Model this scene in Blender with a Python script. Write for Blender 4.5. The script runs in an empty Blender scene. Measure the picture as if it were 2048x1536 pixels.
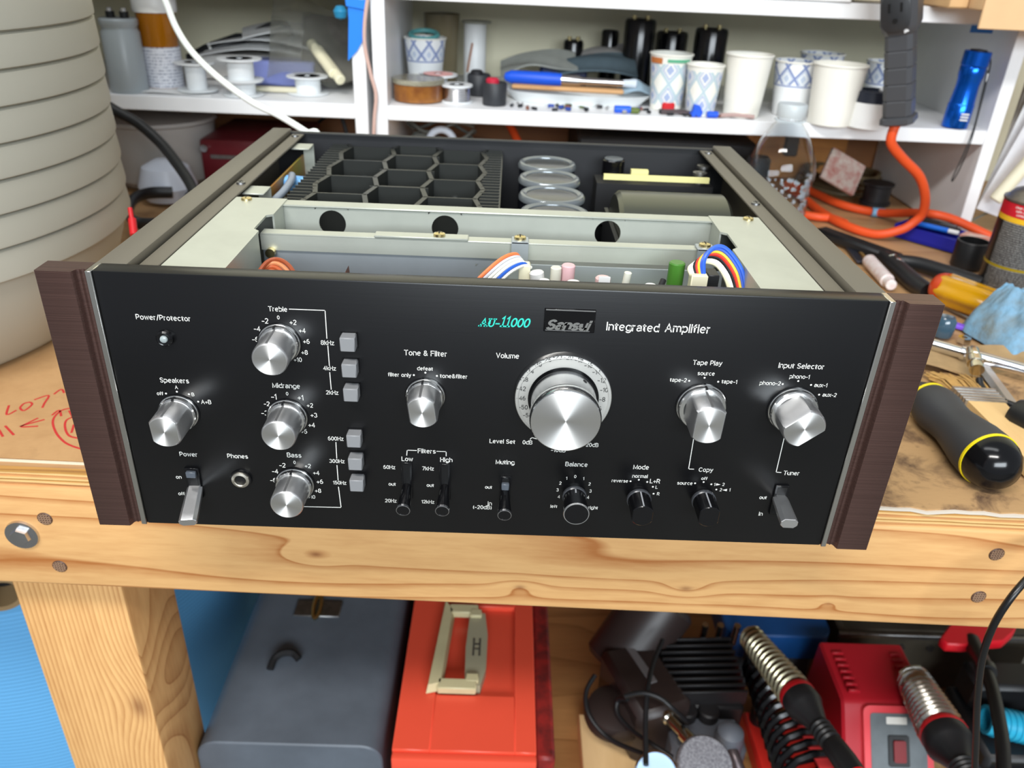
import bpy, bmesh, math, random
from mathutils import Vector, Matrix, Euler
PI = math.pi
random.seed(7)
scene = bpy.context.scene
COL = scene.collection

# ---------------------------------------------------------------- camera
cam = bpy.data.objects.new('camera', bpy.data.cameras.new('camera'))
COL.objects.link(cam)
cam.matrix_world = Matrix(((0.999209, -0.036228, -0.016398, 0.004315), (0.002982, 0.479463, -0.877557, -0.381705),
                           (0.039655, 0.876814, 0.479192, 0.312204), (0, 0, 0, 1)))
cam.data.sensor_width = 36.0
cam.data.lens = 1608.945 * 36.0 / 2048.0
cam.data.clip_start = 0.02
cam.data.dof.use_dof = True
cam.data.dof.focus_distance = 0.43
cam.data.dof.aperture_fstop = 11.0
scene.camera = cam

# ---------------------------------------------------------------- light and exposure
scene.view_settings.view_transform = 'Standard'
scene.view_settings.look = 'None'
scene.view_settings.exposure = 0.0
scene.view_settings.gamma = 1.0
scene.view_settings.use_curve_mapping = False
world = bpy.data.worlds.new('workshop_air')
scene.world = world
world.use_nodes = True
world.node_tree.nodes['Background'].inputs[0].default_value = (0.86, 0.92, 1.0, 1)
world.node_tree.nodes['Background'].inputs[1].default_value = 0.34

def area(name, loc, target, sx, sy, watts, col):
    l = bpy.data.lights.new(name, 'AREA')
    l.shape = 'RECTANGLE'; l.size = sx; l.size_y = sy; l.energy = watts; l.color = col
    o = bpy.data.objects.new(name, l); COL.objects.link(o)
    o.location = loc
    o.rotation_euler = (Vector(target) - Vector(loc)).to_track_quat('-Z', 'Y').to_euler()
    return o
# two ceiling tube fittings, one behind the photographer and one above the bench, and an open doorway further back
area('ceiling_tube_light', (-0.40, -1.0, 1.62), (0.0, 0.25, 0.0), 1.2, 0.12, 36, (1.0, 0.975, 0.94))
area('bench_tube_light', (-0.15, 0.12, 1.45), (-0.05, 0.3, 0.0), 1.2, 0.25, 5, (0.96, 0.98, 1.0))

area('garage_door_daylight', (0.5, -3.1, 1.15), (0.1, 0.6, 0.1), 2.6, 0.9, 125, (0.86, 0.94, 1.0))

# ---------------------------------------------------------------- helpers
def lin(c):
    out = []
    for x in c[:3]:
        x /= 255.0
        out.append(x / 12.92 if x <= 0.04045 else ((x + 0.055) / 1.055) ** 2.4)
    return (out[0], out[1], out[2], 1.0)

class NT:
    def __init__(s, m): s.t = m.node_tree; s.n = s.t.nodes; s.l = s.t.links
    def node(s, kind, **kw):
        n = s.n.new(kind)
        for k, v in kw.items(): setattr(n, k, v)
        return n
    def link(s, a, b): s.l.new(a, b)
    def math(s, op, a, b=None, c=None):
        n = s.node('ShaderNodeMath', operation=op)
        for i, x in enumerate((a, b, c)):
            if x is None: continue
            if isinstance(x, (int, float)): n.inputs[i].default_value = x
            else: s.link(x, n.inputs[i])
        return n.outputs[0]
    def mix(s, fac, a, b):
        n = s.node('ShaderNodeMix', data_type='RGBA')
        for i, x in ((0, fac), (6, a), (7, b)):
            if isinstance(x, (int, float)): n.inputs[i].default_value = x
            elif isinstance(x, tuple): n.inputs[i].default_value = x
            else: s.link(x, n.inputs[i])
        return n.outputs[2]
    def coords(s, scale=(1, 1, 1), rot=(0, 0, 0), kind='Object'):
        tc = s.node('ShaderNodeTexCoord'); mp = s.node('ShaderNodeMapping')
        mp.inputs['Scale'].default_value = scale; mp.inputs['Rotation'].default_value = rot
        s.link(tc.outputs[kind], mp.inputs[0]); return mp.outputs[0]
    def noise(s, vec, scale, detail=4, rough=0.55, dist=0.0):
        n = s.node('ShaderNodeTexNoise')
        n.inputs['Scale'].default_value = scale; n.inputs['Detail'].default_value = detail
        n.inputs['Roughness'].default_value = rough; n.inputs['Distortion'].default_value = dist
        if vec is not None: s.link(vec, n.inputs['Vector'])
        return n.outputs[0]
    def ramp(s, fac, stops):
        r = s.node('ShaderNodeValToRGB'); e = r.color_ramp.elements
        while len(e) < len(stops): e.new(0.5)
        for i, (p, c) in enumerate(stops): e[i].position = p; e[i].color = c
        s.link(fac, r.inputs[0]); return r.outputs[0]
    def bump(s, h, strength, dist=0.001):
        b = s.node('ShaderNodeBump'); b.inputs['Strength'].default_value = strength
        b.inputs['Distance'].default_value = dist
        s.link(h, b.inputs['Height']); return b.outputs[0]

def pm(name, col, rough=0.5, metal=0.0, spec=0.5, var=0.0, vscale=40, vcol=None, stretch=(1, 1, 1), bump=0.0, bscale=200,
       bdist=0.0006, trans=0.0, ior=1.45, coat=0.0, alpha=1.0, sheen=0.0, emit=None, rvar=0.0):
    m = bpy.data.materials.new(name); m.use_nodes = True
    nt = NT(m); p = nt.n['Principled BSDF']
    c = lin(col)
    p.inputs['Base Color'].default_value = c
    p.inputs['Roughness'].default_value = rough; p.inputs['Metallic'].default_value = metal
    p.inputs['Specular IOR Level'].default_value = spec; p.inputs['IOR'].default_value = ior
    p.inputs['Transmission Weight'].default_value = trans; p.inputs['Coat Weight'].default_value = coat
    p.inputs['Alpha'].default_value = alpha; p.inputs['Sheen Weight'].default_value = sheen
    if emit:
        p.inputs['Emission Color'].default_value = lin(emit[0]); p.inputs['Emission Strength'].default_value = emit[1]
    if var or vcol or rvar:
        v = nt.coords(stretch); n = nt.noise(v, vscale, 5, 0.6)
        f = nt.ramp(n, [(0.3, (0, 0, 0, 1)), (0.7, (1, 1, 1, 1))])
        if vcol: c2 = lin(vcol)
        else: c2 = tuple(x * (1 - var) for x in c[:3]) + (1,)
        if var or vcol: nt.link(nt.mix(f, c, c2), p.inputs['Base Color'])
        if rvar: nt.link(nt.math('MULTIPLY_ADD', n, rvar, rough - rvar * 0.5), p.inputs['Roughness'])
    if bump:
        v = nt.coords(stretch)
        nt.link(nt.bump(nt.noise(v, bscale, 3), bump, bdist), p.inputs['Normal'])
    return m

class MB:
    """collects shapes for one mesh object"""
    def __init__(s): s.v = []; s.f = []
    def add(s, vs, fs, m=None):
        o = len(s.v)
        s.v += [tuple((m @ Vector(v)) if m else v) for v in vs]
        s.f += [tuple(i + o for i in f) for f in fs]
        return s
    def bm(s, b, m=None):
        b.verts.index_update()
        s.add([tuple(v.co) for v in b.verts], [[v.index for v in f.verts] for f in b.faces], m); b.free(); return s
    def box(s, a, b, bev=0.0, m=None, seg=1):
        lo = [min(x, y) for x, y in zip(a, b)]; hi = [max(x, y) for x, y in zip(a, b)]
        q = bmesh.new(); bmesh.ops.create_cube(q, size=1)
        for v in q.verts: v.co = Vector([(lo[i] + hi[i]) / 2 + v.co[i] * (hi[i] - lo[i]) for i in range(3)])
        if bev: bmesh.ops.bevel(q, geom=q.edges[:], offset=bev, segments=seg, affect='EDGES', profile=0.5)
        return s.bm(q, m)
    def cbox(s, c, size, bev=0.0, m=None, seg=1):
        return s.box([c[i] - size[i] / 2 for i in range(3)], [c[i] + size[i] / 2 for i in range(3)], bev, m, seg)
    def lathe(s, prof, n=32, m=None, sx=1, sy=1):
        vs = []; fs = []; rings = []
        for r, z in prof:
            if r <= 1e-7: rings.append([len(vs)]); vs.append((0, 0, z))
            else:
                rings.append(list(range(len(vs), len(vs) + n)))
                vs += [(sx * r * math.cos(2 * PI * i / n), sy * r * math.sin(2 * PI * i / n), z) for i in range(n)]
        for a, b in zip(rings, rings[1:]):
            for i in range(n):
                j = (i + 1) % n
                if len(a) == 1 and len(b) == 1: continue
                if len(a) == 1: fs.append((a[0], b[j], b[i]))
                elif len(b) == 1: fs.append((a[i], a[j], b[0]))
                else: fs.append((a[i], a[j], b[j], b[i]))
        return s.add(vs, fs, m)
    def cyl(s, p0, p1, r, r2=None, n=20, bev=0.0):
        r2 = r if r2 is None else r2
        L = (Vector(p1) - Vector(p0)).length
        if bev: pf = [(0, 0), (r - bev, 0), (r, bev), (r2, L - bev), (r2 - bev, L), (0, L)]
        else: pf = [(0, 0), (r, 0), (r2, L), (0, L)]
        return s.lathe(pf, n, axis(p0, p1))
    def tube(s, pts, r, n=8, smooth=0, closed=False, sq=None):
        P = [Vector(p) for p in pts]
        if smooth: P, r = spline(P, smooth, r, closed)
        N = len(P); R = r if isinstance(r, (list, tuple)) else [r] * N
        vs = []; fs = []; up = None
        for i in range(N):
            if closed: t = (P[(i + 1) % N] - P[i - 1])
            else: t = P[min(i + 1, N - 1)] - P[max(i - 1, 0)]
            t = t.normalized() if t.length > 1e-9 else Vector((0, 0, 1))
            if up is None:
                up = Vector((0, 0, 1)) if abs(t.z) < 0.9 else Vector((1, 0, 0))
            a = t.cross(up)
            a = a.normalized() if a.length > 1e-6 else t.orthogonal().normalized()
            up = a.cross(t).normalized()
            for k in range(n):
                w = 2 * PI * k / n
                ca, sa = math.cos(w), math.sin(w)
                if sq: ca *= sq[0]; sa *= sq[1]
                vs.append(tuple(P[i] + (a * ca + up * sa) * R[i]))
        for i in range(N - 1 + (1 if closed else 0)):
            for k in range(n):
                j = (k + 1) % n; i2 = (i + 1) % N
                fs.append((i * n + k, i * n + j, i2 * n + j, i2 * n + k))
        if not closed:
            fs.append(tuple(range(n))[::-1]); fs.append(tuple(range((N - 1) * n, N * n)))
        return s.add(vs, fs)
    def prism(s, poly, z0, z1, m=None, bev=0.0):
        n = len(poly)
        vs = [(x, y, z0) for x, y in poly] + [(x, y, z1) for x, y in poly]
        fs = [tuple(range(n))[::-1], tuple(range(n, 2 * n))] + [(i, (i + 1) % n, n + (i + 1) % n, n + i) for i in range(n)]
        if bev:
            q = bmesh.new(); bv = [q.verts.new(v) for v in vs]
            for f in fs: q.faces.new([bv[i] for i in f])
            bmesh.ops.recalc_face_normals(q, faces=q.faces[:])
            bmesh.ops.bevel(q, geom=q.edges[:], offset=bev, segments=1, affect='EDGES')
            return s.bm(q, m)
        return s.add(vs, fs, m)
    def sheet(s, fn, nu, nv, th, m=None):
        """curved sheet of real thickness: fn(u, v) -> point"""
        G = [[Vector(fn(i / nu, j / nv)) for j in range(nv + 1)] for i in range(nu + 1)]
        top = []; bot = []
        for i in range(nu + 1):
            for j in range(nv + 1):
                du = G[min(i + 1, nu)][j] - G[max(i - 1, 0)][j]; dv = G[i][min(j + 1, nv)] - G[i][max(j - 1, 0)]
                nn = du.cross(dv); nn = nn.normalized() if nn.length > 1e-9 else Vector((0, 0, 1))
                top.append(tuple(G[i][j])); bot.append(tuple(G[i][j] - nn * th))
        vs = top + bot; K = len(top); fs = []; w = nv + 1
        for i in range(nu):
            for j in range(nv):
                a = i * w + j
                fs.append((a, a + w, a + w + 1, a + 1)); fs.append((K + a, K + a + 1, K + a + w + 1, K + a + w))
        ring = [j for j in range(w)] + [i * w + nv for i in range(1, nu + 1)] + [nu * w + j for j in range(nv - 1, -1, -1)] + [i * w for i in range(nu - 1, 0, -1)]
        for a, b in zip(ring, ring[1:] + ring[:1]): fs.append((a, b, K + b, K + a))
        return s.add(vs, fs, m)

def axis(p0, p1, spin=0.0):
    d = Vector(p1) - Vector(p0)
    return Matrix.Translation(p0) @ d.to_track_quat('Z', 'Y').to_matrix().to_4x4() @ Matrix.Rotation(spin, 4, 'Z')
def spline(P, k, r, closed=False):
    N = len(P); out = []; rr = []
    R = r if isinstance(r, (list, tuple)) else [r] * N
    for i in range(N if closed else N - 1):
        if closed: p0, p1, p2, p3 = P[i - 1], P[i], P[(i + 1) % N], P[(i + 2) % N]
        else: p0, p1, p2, p3 = P[max(i - 1, 0)], P[i], P[i + 1], P[min(i + 2, N - 1)]
        for j in range(k):
            t = j / k
            out.append(0.5 * ((2 * p1) + (p2 - p0) * t + (2 * p0 - 5 * p1 + 4 * p2 - p3) * t * t + (3 * p1 - p0 - 3 * p2 + p3) * t ** 3))
            rr.append(R[i] + (R[(i + 1) % N] - R[i]) * t)
    if not closed: out.append(P[-1]); rr.append(R[-1])
    return out, rr

ROOT = {}
def ob(name, mb, mat, parent=None, local=False, ang=38, flat=False):
    """links one mesh object; shapes come in world coordinates unless local"""
    me = bpy.data.meshes.new(name)
    vs = mb.v
    M = Matrix()
    if parent is not None and not local:
        p = parent
        while p is not None: M = Matrix.LocRotScale(p.location, p.rotation_euler, p.scale) @ M; p = p.parent
        M = M.inverted()
    vs = [M @ Vector(v) for v in vs]
    lo = Vector([min(v[i] for v in vs) for i in range(3)]); hi = Vector([max(v[i] for v in vs) for i in range(3)])
    c = (lo + hi) / 2
    if parent is None: c.z = lo.z
    me.from_pydata([tuple(v - c) for v in vs], [], mb.f)
    q = bmesh.new(); q.from_mesh(me); bmesh.ops.recalc_face_normals(q, faces=q.faces[:]); q.to_mesh(me); q.free()
    if not flat:
        me.polygons.foreach_set('use_smooth', [True] * len(me.polygons)); me.set_sharp_from_angle(angle=math.radians(ang))
    me.materials.append(mat)
    o = bpy.data.objects.new(name, me); COL.objects.link(o)
    o.location = c
    if parent is not None: o.parent = parent
    return o
def tag(o, label, cat, group=None, kind=None):
    o['label'] = label
    if cat: o['category'] = cat
    if group: o['group'] = group
    if kind: o['kind'] = kind
    return o
def thing(name, label, cat, loc=(0, 0, 0), rot=(0, 0, 0), group=None):
    o = bpy.data.objects.new(name, None); COL.objects.link(o)
    o.empty_display_size = 0.02
    o.location = loc; o.rotation_euler = rot
    return tag(o, label, cat, group)
def one(name, mb, mat, label, cat, group=None, **kw):
    return tag(ob(name, mb, mat, **kw), label, cat, group)
def dup(root, loc=None, rot=None, label=None, group=None):
    r = root.copy(); COL.objects.link(r)
    if loc is not None: r.location = loc
    if rot is not None: r.rotation_euler = rot
    if label: r['label'] = label
    if group: r['group'] = group
    for ch in list(root.children):
        c = ch.copy(); COL.objects.link(c); c.parent = r
        for g in ch.children:
            d = g.copy(); COL.objects.link(d); d.parent = c
    return r
def struct(name, mb, mat, parent=None, label=None, **kw):
    o = ob(name, mb, mat, parent, **kw)
    if parent is None: o['kind'] = 'structure'
    if label: o['label'] = label
    return o

# ---------------------------------------------------------------- wood and board materials
def wood(name, light, dark, along=0, freq=60, wave=6.0, contrast=(0.35, 0.8), knots=(), rough=0.55, ringw=0.5):
    """boards sawn along one axis: bands across it, bent by slow noise and round the knots"""
    m = bpy.data.materials.new(name); m.use_nodes = True; nt = NT(m); p = nt.n['Principled BSDF']
    tc = nt.node('ShaderNodeTexCoord'); sep = nt.node('ShaderNodeSeparateXYZ'); nt.link(tc.outputs['Object'], sep.inputs[0])
    sc = [1.0, 1.0, 1.0]; sc[along] = 0.12
    v = nt.coords(tuple(sc)); slow = nt.noise(v, 9.0, 2, 0.5); fine = nt.noise(v, 260, 4, 0.6); mid = nt.noise(v, 45, 3)
    across = 2 if along != 2 else 0
    g = nt.math('MULTIPLY', sep.outputs[across], freq)
    g = nt.math('MULTIPLY_ADD', slow, wave, g)
    kd = None
    for (kx, ky, kz, kr, push) in knots:
        d = nt.node('ShaderNodeVectorMath', operation='DISTANCE')
        mp = nt.node('ShaderNodeMapping'); mp.vector_type = 'POINT'
        s2 = [1.0, 1.0, 1.0]; s2[along] = 0.5; s2[1 if along != 1 else 0] = 0.05
        mp.inputs['Scale'].default_value = s2; nt.link(tc.outputs['Object'], mp.inputs[0]); nt.link(mp.outputs[0], d.inputs[0])
        d.inputs[1].default_value = (kx * s2[0], ky * s2[1], kz * s2[2])
        e = nt.math('EXPONENT', nt.math('MULTIPLY', nt.math('POWER', nt.math('DIVIDE', d.outputs['Value'], kr), 2.0), -0.6))
        g = nt.math('MULTIPLY_ADD', e, push, g)
        e2 = nt.math('EXPONENT', nt.math('MULTIPLY', nt.math('POWER', nt.math('DIVIDE', d.outputs['Value'], kr * 0.33), 2.0), -1.0))
        kd = e2 if kd is None else nt.math('MAXIMUM', kd, e2)
    fr = nt.math('FRACT', g)
    ring = nt.ramp(fr, [(0.0, (0.10, 0.10, 0.10, 1)), (ringw, (0.08, 0.08, 0.08, 1)), (0.90, (0.62, 0.62, 0.62, 1)), (0.955, (1, 1, 1, 1)), (1.0, (0.10, 0.10, 0.10, 1))])
    f = nt.math('MULTIPLY_ADD', nt.math('SUBTRACT', fine, 0.5), 0.7, ring)
    f = nt.math('MULTIPLY_ADD', nt.math('SUBTRACT', mid, 0.5), 0.6, f)
    col = nt.mix(nt.math('MULTIPLY', f, contrast[1]), lin(light), lin(dark))
    if kd is not None: col = nt.mix(nt.math('MULTIPLY', kd, 0.75), col, lin((118, 66, 34)))
    nt.link(col, p.inputs['Base Color']); p.inputs['Roughness'].default_value = rough
    nt.link(nt.bump(fine, 0.25, 0.0004), p.inputs['Normal'])
    return m
def cardboard(name, col, dirt, scale=22, amount=0.75):
    m = bpy.data.materials.new(name); m.use_nodes = True; nt = NT(m); p = nt.n['Principled BSDF']
    v = nt.coords(); a = nt.noise(v, scale, 6, 0.65, 0.4); b = nt.noise(nt.coords((1, 12, 1)), 90, 3); c = nt.noise(v, scale * 3.1, 4)
    f = nt.ramp(a, [(0.47, (0, 0, 0, 1)), (0.66, (1, 1, 1, 1))])
    col1 = nt.mix(nt.math('MULTIPLY', b, 0.35), lin(col), lin(tuple(x * 0.8 for x in col)))
    col1 = nt.mix(nt.math('MULTIPLY', f, amount), col1, lin(dirt))
    col1 = nt.mix(nt.math('MULTIPLY', nt.ramp(c, [(0.6, (0, 0, 0, 1)), (0.75, (1, 1, 1, 1))]), amount * 0.6), col1, lin(tuple(x * 0.8 for x in dirt)))
    nt.link(col1, p.inputs['Base Color']); p.inputs['Roughness'].default_value = 0.8
    nt.link(nt.bump(a, 0.2, 0.001), p.inputs['Normal'])
    return m
M_RAIL = wood('pine_rail', (216, 168, 110), (168, 104, 50), 0, 62, 9.0, (0.3, 1.0), ((-0.172, 0, -0.004, 0.0065, 0.9), (-0.025, 0, -0.026, 0.006, -0.8), (0.095, 0, -0.020, 0.007, 0.9), (0.20, 0, -0.028, 0.004, -0.6)), ringw=0.62)
M_LEG = wood('pine_leg', (228, 178, 116), (176, 118, 64), 2, 250, 5.0, (0.3, 0.95), ((0.032, 0, 0.185, 0.020, -4.0),), ringw=0.35)
M_PLYTOP = wood('plywood_top', (188, 148, 104), (160, 118, 78), 0, 30, 9.0)
M_PLYEDGE = wood('plywood_edge', (226, 178, 112), (170, 118, 62), 0, 300, 9.0, (0.3, 1.0))
M_SHELFWOOD = wood('lower_shelf_ply', (176, 128, 76), (132, 88, 46), 0, 34, 8.0)
M_LIGHTWOOD = wood('pale_block_wood', (226, 190, 138), (206, 164, 108), 1, 40, 6.0)
M_CARD = cardboard('brown_cardboard', (190, 148, 100), (160, 118, 74), 16, 0.5)
M_CARDDIRTY = cardboard('stained_cardboard', (184, 146, 100), (84, 60, 44), 30, 0.95)
M_WHITE = pm('white_shelf_paint', (238, 239, 240), 0.42, var=0.06, vscale=14)
M_CREAM = pm('cream_wall_paint', (236, 230, 202), 0.75, var=0.08, vscale=6)
M_CONCRETE = pm('floor_concrete', (120, 118, 112), 0.85, var=0.2, vscale=9)
M_BLACKPL = pm('black_plastic', (26, 27, 29), 0.42, bump=0.05, bscale=400)
M_BLACKGL = pm('gloss_black', (12, 12, 14), 0.16)
M_BLACKMT = pm('matt_black', (22, 22, 24), 0.6)
M_STEEL = pm('bright_steel', (205, 205, 208), 0.22, 1.0)
M_CHROME = pm('chrome', (226, 228, 232), 0.08, 1.0)
M_DULLSTEEL = pm('dull_steel', (150, 150, 150), 0.42, 1.0, var=0.3, vscale=120)
M_WHITEPL = pm('white_plastic', (232, 233, 232), 0.4)
M_PAPER = pm('white_paper', (233, 233, 232), 0.7, var=0.05, vscale=30)
M_RED = pm('red_plastic', (196, 22, 32), 0.42)
M_YELLOW = pm('yellow_plastic', (238, 214, 20), 0.5)
M_BLUE = pm('blue_plastic', (22, 84, 212), 0.45)
M_ORANGE = pm('orange_cord', (226, 82, 34), 0.5)

# ---------------------------------------------------------------- room and bench
BT = -0.012                       # bench top height, the amplifier's feet stand on it
struct('floor', MB().box((-3, -2.5, -0.97), (3, 1.2, -0.93)), M_CONCRETE)
struct('wall_back', MB().box((-3, 1.02, -0.93), (3, 1.1, 2.0)), M_CREAM)

SK = -0.0205                      # the bench edge runs a little askew to the amplifier
bench = thing('workbench', 'rough pine workbench of plywood on a two-by-four rail and post', 'workbench', (0, 0.5, -0.93))
def skew(mb):
    mb.v = [(x, y + SK * x if y < 0.3 else y, z) for x, y, z in mb.v]; return mb
top = ob('plywood_top', skew(MB().box((-0.95, 0.0665, BT - 0.0144), (1.05, 1.01, BT - 0.002))), M_PLYTOP, bench)
ply_mats = [M_PLYTOP, wood('ply_dark_layer', (190, 140, 72), (140, 94, 46), 0, 500, 9.0), wood('ply_cream_layer', (228, 188, 126), (196, 146, 84), 0, 400, 9.0), wood('ply_torn_layer', (206, 148, 92), (150, 92, 50), 0, 450, 9.0)]
rp_ = random.Random(12)
for i in range(7):
    z1 = BT - 0.002 - i * 0.00175
    o_ = rp_.uniform(-0.0012, 0.0012) + 0.0002 * i; fr_ = [(-0.95 + 0.02 * k, 0.0622 + o_ + rp_.uniform(-0.0005, 0.0005)) for k in range(101)]
    ob('ply_layer', skew(MB().prism(fr_ + [(1.05, 0.0664), (-0.95, 0.0664)], z1 - 0.00170, z1)), ply_mats[(1, 2, 3, 2, 1, 2, 3)[i]], bench)
rail = ob('front_rail', skew(MB().box((-0.95, 0.0615, -0.117), (1.05, 0.0995, -0.0265), 0.003, seg=3)), M_RAIL, bench)
M_NAILGRID = pm('nail_ridges', (164, 132, 106), 0.5)
for n, (x, z) in enumerate((((-0.3108, 0.0665, -0.0546)[0], (-0.3108, 0.0665, -0.0546)[2]), ((-0.3103, 0.0665, -0.0980)[0], (-0.3103, 0.0665, -0.0980)[2]),
             ((0.3551, 0.0550, -0.0469)[0], (0.3551, 0.0550, -0.0469)[2]), ((0.3551, 0.0550, -0.0864)[0], (0.3551, 0.0550, -0.0864)[2]))):
    y = 0.0615 + SK * x
    nl = ob('nail_head', MB().lathe([(0, 0.004), (0.0052, 0.004), (0.0054, -0.0002), (0.0048, -0.0007), (0, -0.0007)], 18, axis((x, y, z), (x, y + 1, z))), pm('nail_head_%d' % n, (98, 70, 54), 0.5, 0.0, vcol=(58, 38, 30), vscale=900), bench)
    g = MB()
    for k in range(-2, 3):
        w = math.sqrt(max(0, 0.0046 ** 2 - (k * 0.0018) ** 2))
        g.cbox((x + k * 0.0018, y - 0.0007, z), (0.0005, 0.0003, 2 * w)); g.cbox((x, y - 0.0007, z + k * 0.0018), (2 * w, 0.0003, 0.0005))
    ob('head_grid', g, M_NAILGRID, nl)
bx, bz = (-0.3301, 0.0600, -0.0693)[0], (-0.3301, 0.0600, -0.0693)[2]
by = 0.0615 + SK * bx
bolt = ob('bolt_head', MB().lathe([(0, 0.01), (0.0075, 0.01), (0.0075, -0.002), (0.0072, -0.0026), (0.0064, -0.0052), (0, -0.0058)], 6, axis((bx, by, bz), (bx, by + 1, bz), 0.35)), M_STEEL, bench)
ob('washer', MB().lathe([(0, 0.002), (0.0115, 0.002), (0.012, 0.0), (0.0115, -0.002), (0, -0.002)], 28, axis((bx, by, bz), (bx, by + 1, bz))), M_STEEL, bolt)
ob('leg', MB().box((-0.376, 0.1005, -0.93), (-0.289, 0.182, -0.0136), 0.003, seg=2), M_LEG, bench)
ob('leg', MB().box((0.75, 0.09, -0.93), (0.84, 0.18, -0.0136), 0.003), M_LEG, bench)
ob('lower_shelf', MB().box((-0.288, 0.12, -0.60), (0.74, 0.98, -0.582)), M_SHELFWOOD, bench)
ob('shelf_cleat', MB().box((-0.288, 0.14, -0.66), (0.75, 0.178, -0.6)), M_RAIL, bench)

# shelving behind the bench
Y0, Y1 = 0.675, 0.975
def shelf_unit(name, label, x0, x1, boards, back):
    t = thing(name, label, 'shelf', ((x0 + x1) / 2, (Y0 + Y1) / 2, BT))
    for a, b in ((x0, x0 + 0.0165), (x1 - 0.0165, x1)):
        ob('side_panel', MB().box((a, Y0, BT), (b, Y1, 0.2494), 0.0008), M_WHITE, t)
    for z in boards:
        e = 0.0165 if z < 0.2 else 0.0
        ob('shelf_board', MB().box((x0 + e, Y0 + 0.001 - (0.001 if z > 0.2 else 0), z), (x1 - e, Y1, z + (0.0176 if z < 0.2 else 0.0178)), 0.0008), M_WHITE, t)
    ob('back_panel', MB().box((x0 + 0.002, Y1, back), (x1 - 0.002, Y1 + 0.006, 0.2494)), M_CREAM, t)
    return t
SH = 0.128                        # upper face of the lower shelf boards
shelf_unit('shelf_unit', 'white painted shelf unit holding the amber pill bottle and spools', -0.80, -0.1735, (0.110, 0.2495), 0.10)
shelf_unit('shelf_unit', 'white painted shelf unit holding paper cups and the blue flashlight', -0.165, 0.632, (0.110, 0.2495), 0.10)

# ---------------------------------------------------------------- amplifier
def brushed(name, col, rough, metal, scale=(4, 900, 900), amount=0.4, aniso=0.0, bumpv=0.15):
    m = bpy.data.materials.new(name); m.use_nodes = True; nt = NT(m); p = nt.n['Principled BSDF']
    n = nt.noise(nt.coords(scale), 1.0, 3, 0.7)
    c = lin(col); c2 = tuple(x * (1 - amount) for x in c[:3]) + (1,)
    nt.link(nt.mix(n, c, c2), p.inputs['Base Color'])
    p.inputs['Roughness'].default_value = rough; p.inputs['Metallic'].default_value = metal
    nt.link(nt.bump(n, bumpv, 0.0003), p.inputs['Normal'])
    return m
M_PANEL = brushed('black_anodised_panel', (9, 9, 11), 0.32, 0.0, (6, 700, 700), 0.3, bumpv=0.05)
M_CAP = brushed('brown_brushed_cap', (112, 84, 77), 0.36, 0.6, (5, 400, 1500), 0.75, bumpv=0.35)
M_SILVERTRIM = pm('silver_trim', (214, 212, 206), 0.25, 1.0)
def radial(name, col, rough):
    m = bpy.data.materials.new(name); m.use_nodes = True; nt = NT(m); p = nt.n['Principled BSDF']
    p.inputs['Base Color'].default_value = lin(col); p.inputs['Metallic'].default_value = 1.0
    p.inputs['Roughness'].default_value = rough; p.inputs['Anisotropic'].default_value = 0.85; p.inputs['Anisotropic Rotation'].default_value = 0.25
    t = nt.node('ShaderNodeTangent', direction_type='RADIAL', axis='Z'); nt.link(t.outputs[0], p.inputs['Tangent'])
    return m
M_KNOBFACE = radial('spun_aluminium_face', (244, 243, 240), 0.46)
M_ALU = pm('satin_aluminium', (232, 232, 232), 0.38, 1.0)
M_ALUBRIGHT = pm('bright_cut_aluminium', (238, 238, 236), 0.16, 1.0)
M_PRINT = pm('white_print', (226, 226, 220), 0.6)
M_TEAL = pm('teal_print', (44, 196, 178), 0.6)
M_DARKPRINT = pm('black_print', (30, 30, 30), 0.6)
M_GREYBTN = pm('grey_button', (128, 129, 131), 0.5)
M_RAILPAINT = pm('olive_grey_paint', (98, 93, 82), 0.45, bump=0.12, bscale=1500, bdist=0.0002, spec=0.4)
M_ZINC = pm('zinc_plated_steel', (192, 196, 186), 0.42, 0.55, var=0.12, vscale=25)
M_ZINCBLUE = pm('bluish_zinc', (176, 184, 190), 0.4, 0.55, var=0.15, vscale=18)
M_CHASSIS = pm('black_chassis', (30, 31, 34), 0.5)
M_SINK = pm('heat_sink_black', (50, 52, 50), 0.36, 0.4)
M_SCREW = pm('yellow_zinc_screw', (216, 200, 150), 0.25, 1.0)

amp = thing('stereo_amplifier', 'black-fronted stereo amplifier with silver knobs and its top cover removed', 'amplifier', (0, 0.18, BT))
panel = ob('front_panel', MB().box((-0.2025, 0, 0), (0.2025, 0.0115, 0.16), 0.0008, seg=2), M_PANEL, amp)
for s in (-1, 1):
    ob('silver_strip', MB().box((s * 0.2025, -0.0012, 0), (s * 0.2056, 0.0115, 0.16), 0.0003), M_SILVERTRIM, amp)
    pf = [(0.2056, 0.0115), (0.2056, 0.0006), (0.2063, 0.0014), (0.2072, 0.0018), (0.2081, 0.0016), (0.2086, 0.0009), (0.2092, 0.0014), (0.2100, 0.0013),
          (0.2107, 0.0004), (0.2111, -0.0012), (0.2118, -0.0027), (0.2295, -0.0028), (0.2300, -0.0023), (0.2300, 0.0115)]
    poly = [(s * x, y) for x, y in pf]
    ob('end_cap', MB().prism(poly if s > 0 else poly[::-1], 0.0, 0.16), M_CAP, amp, ang=50)

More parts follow.
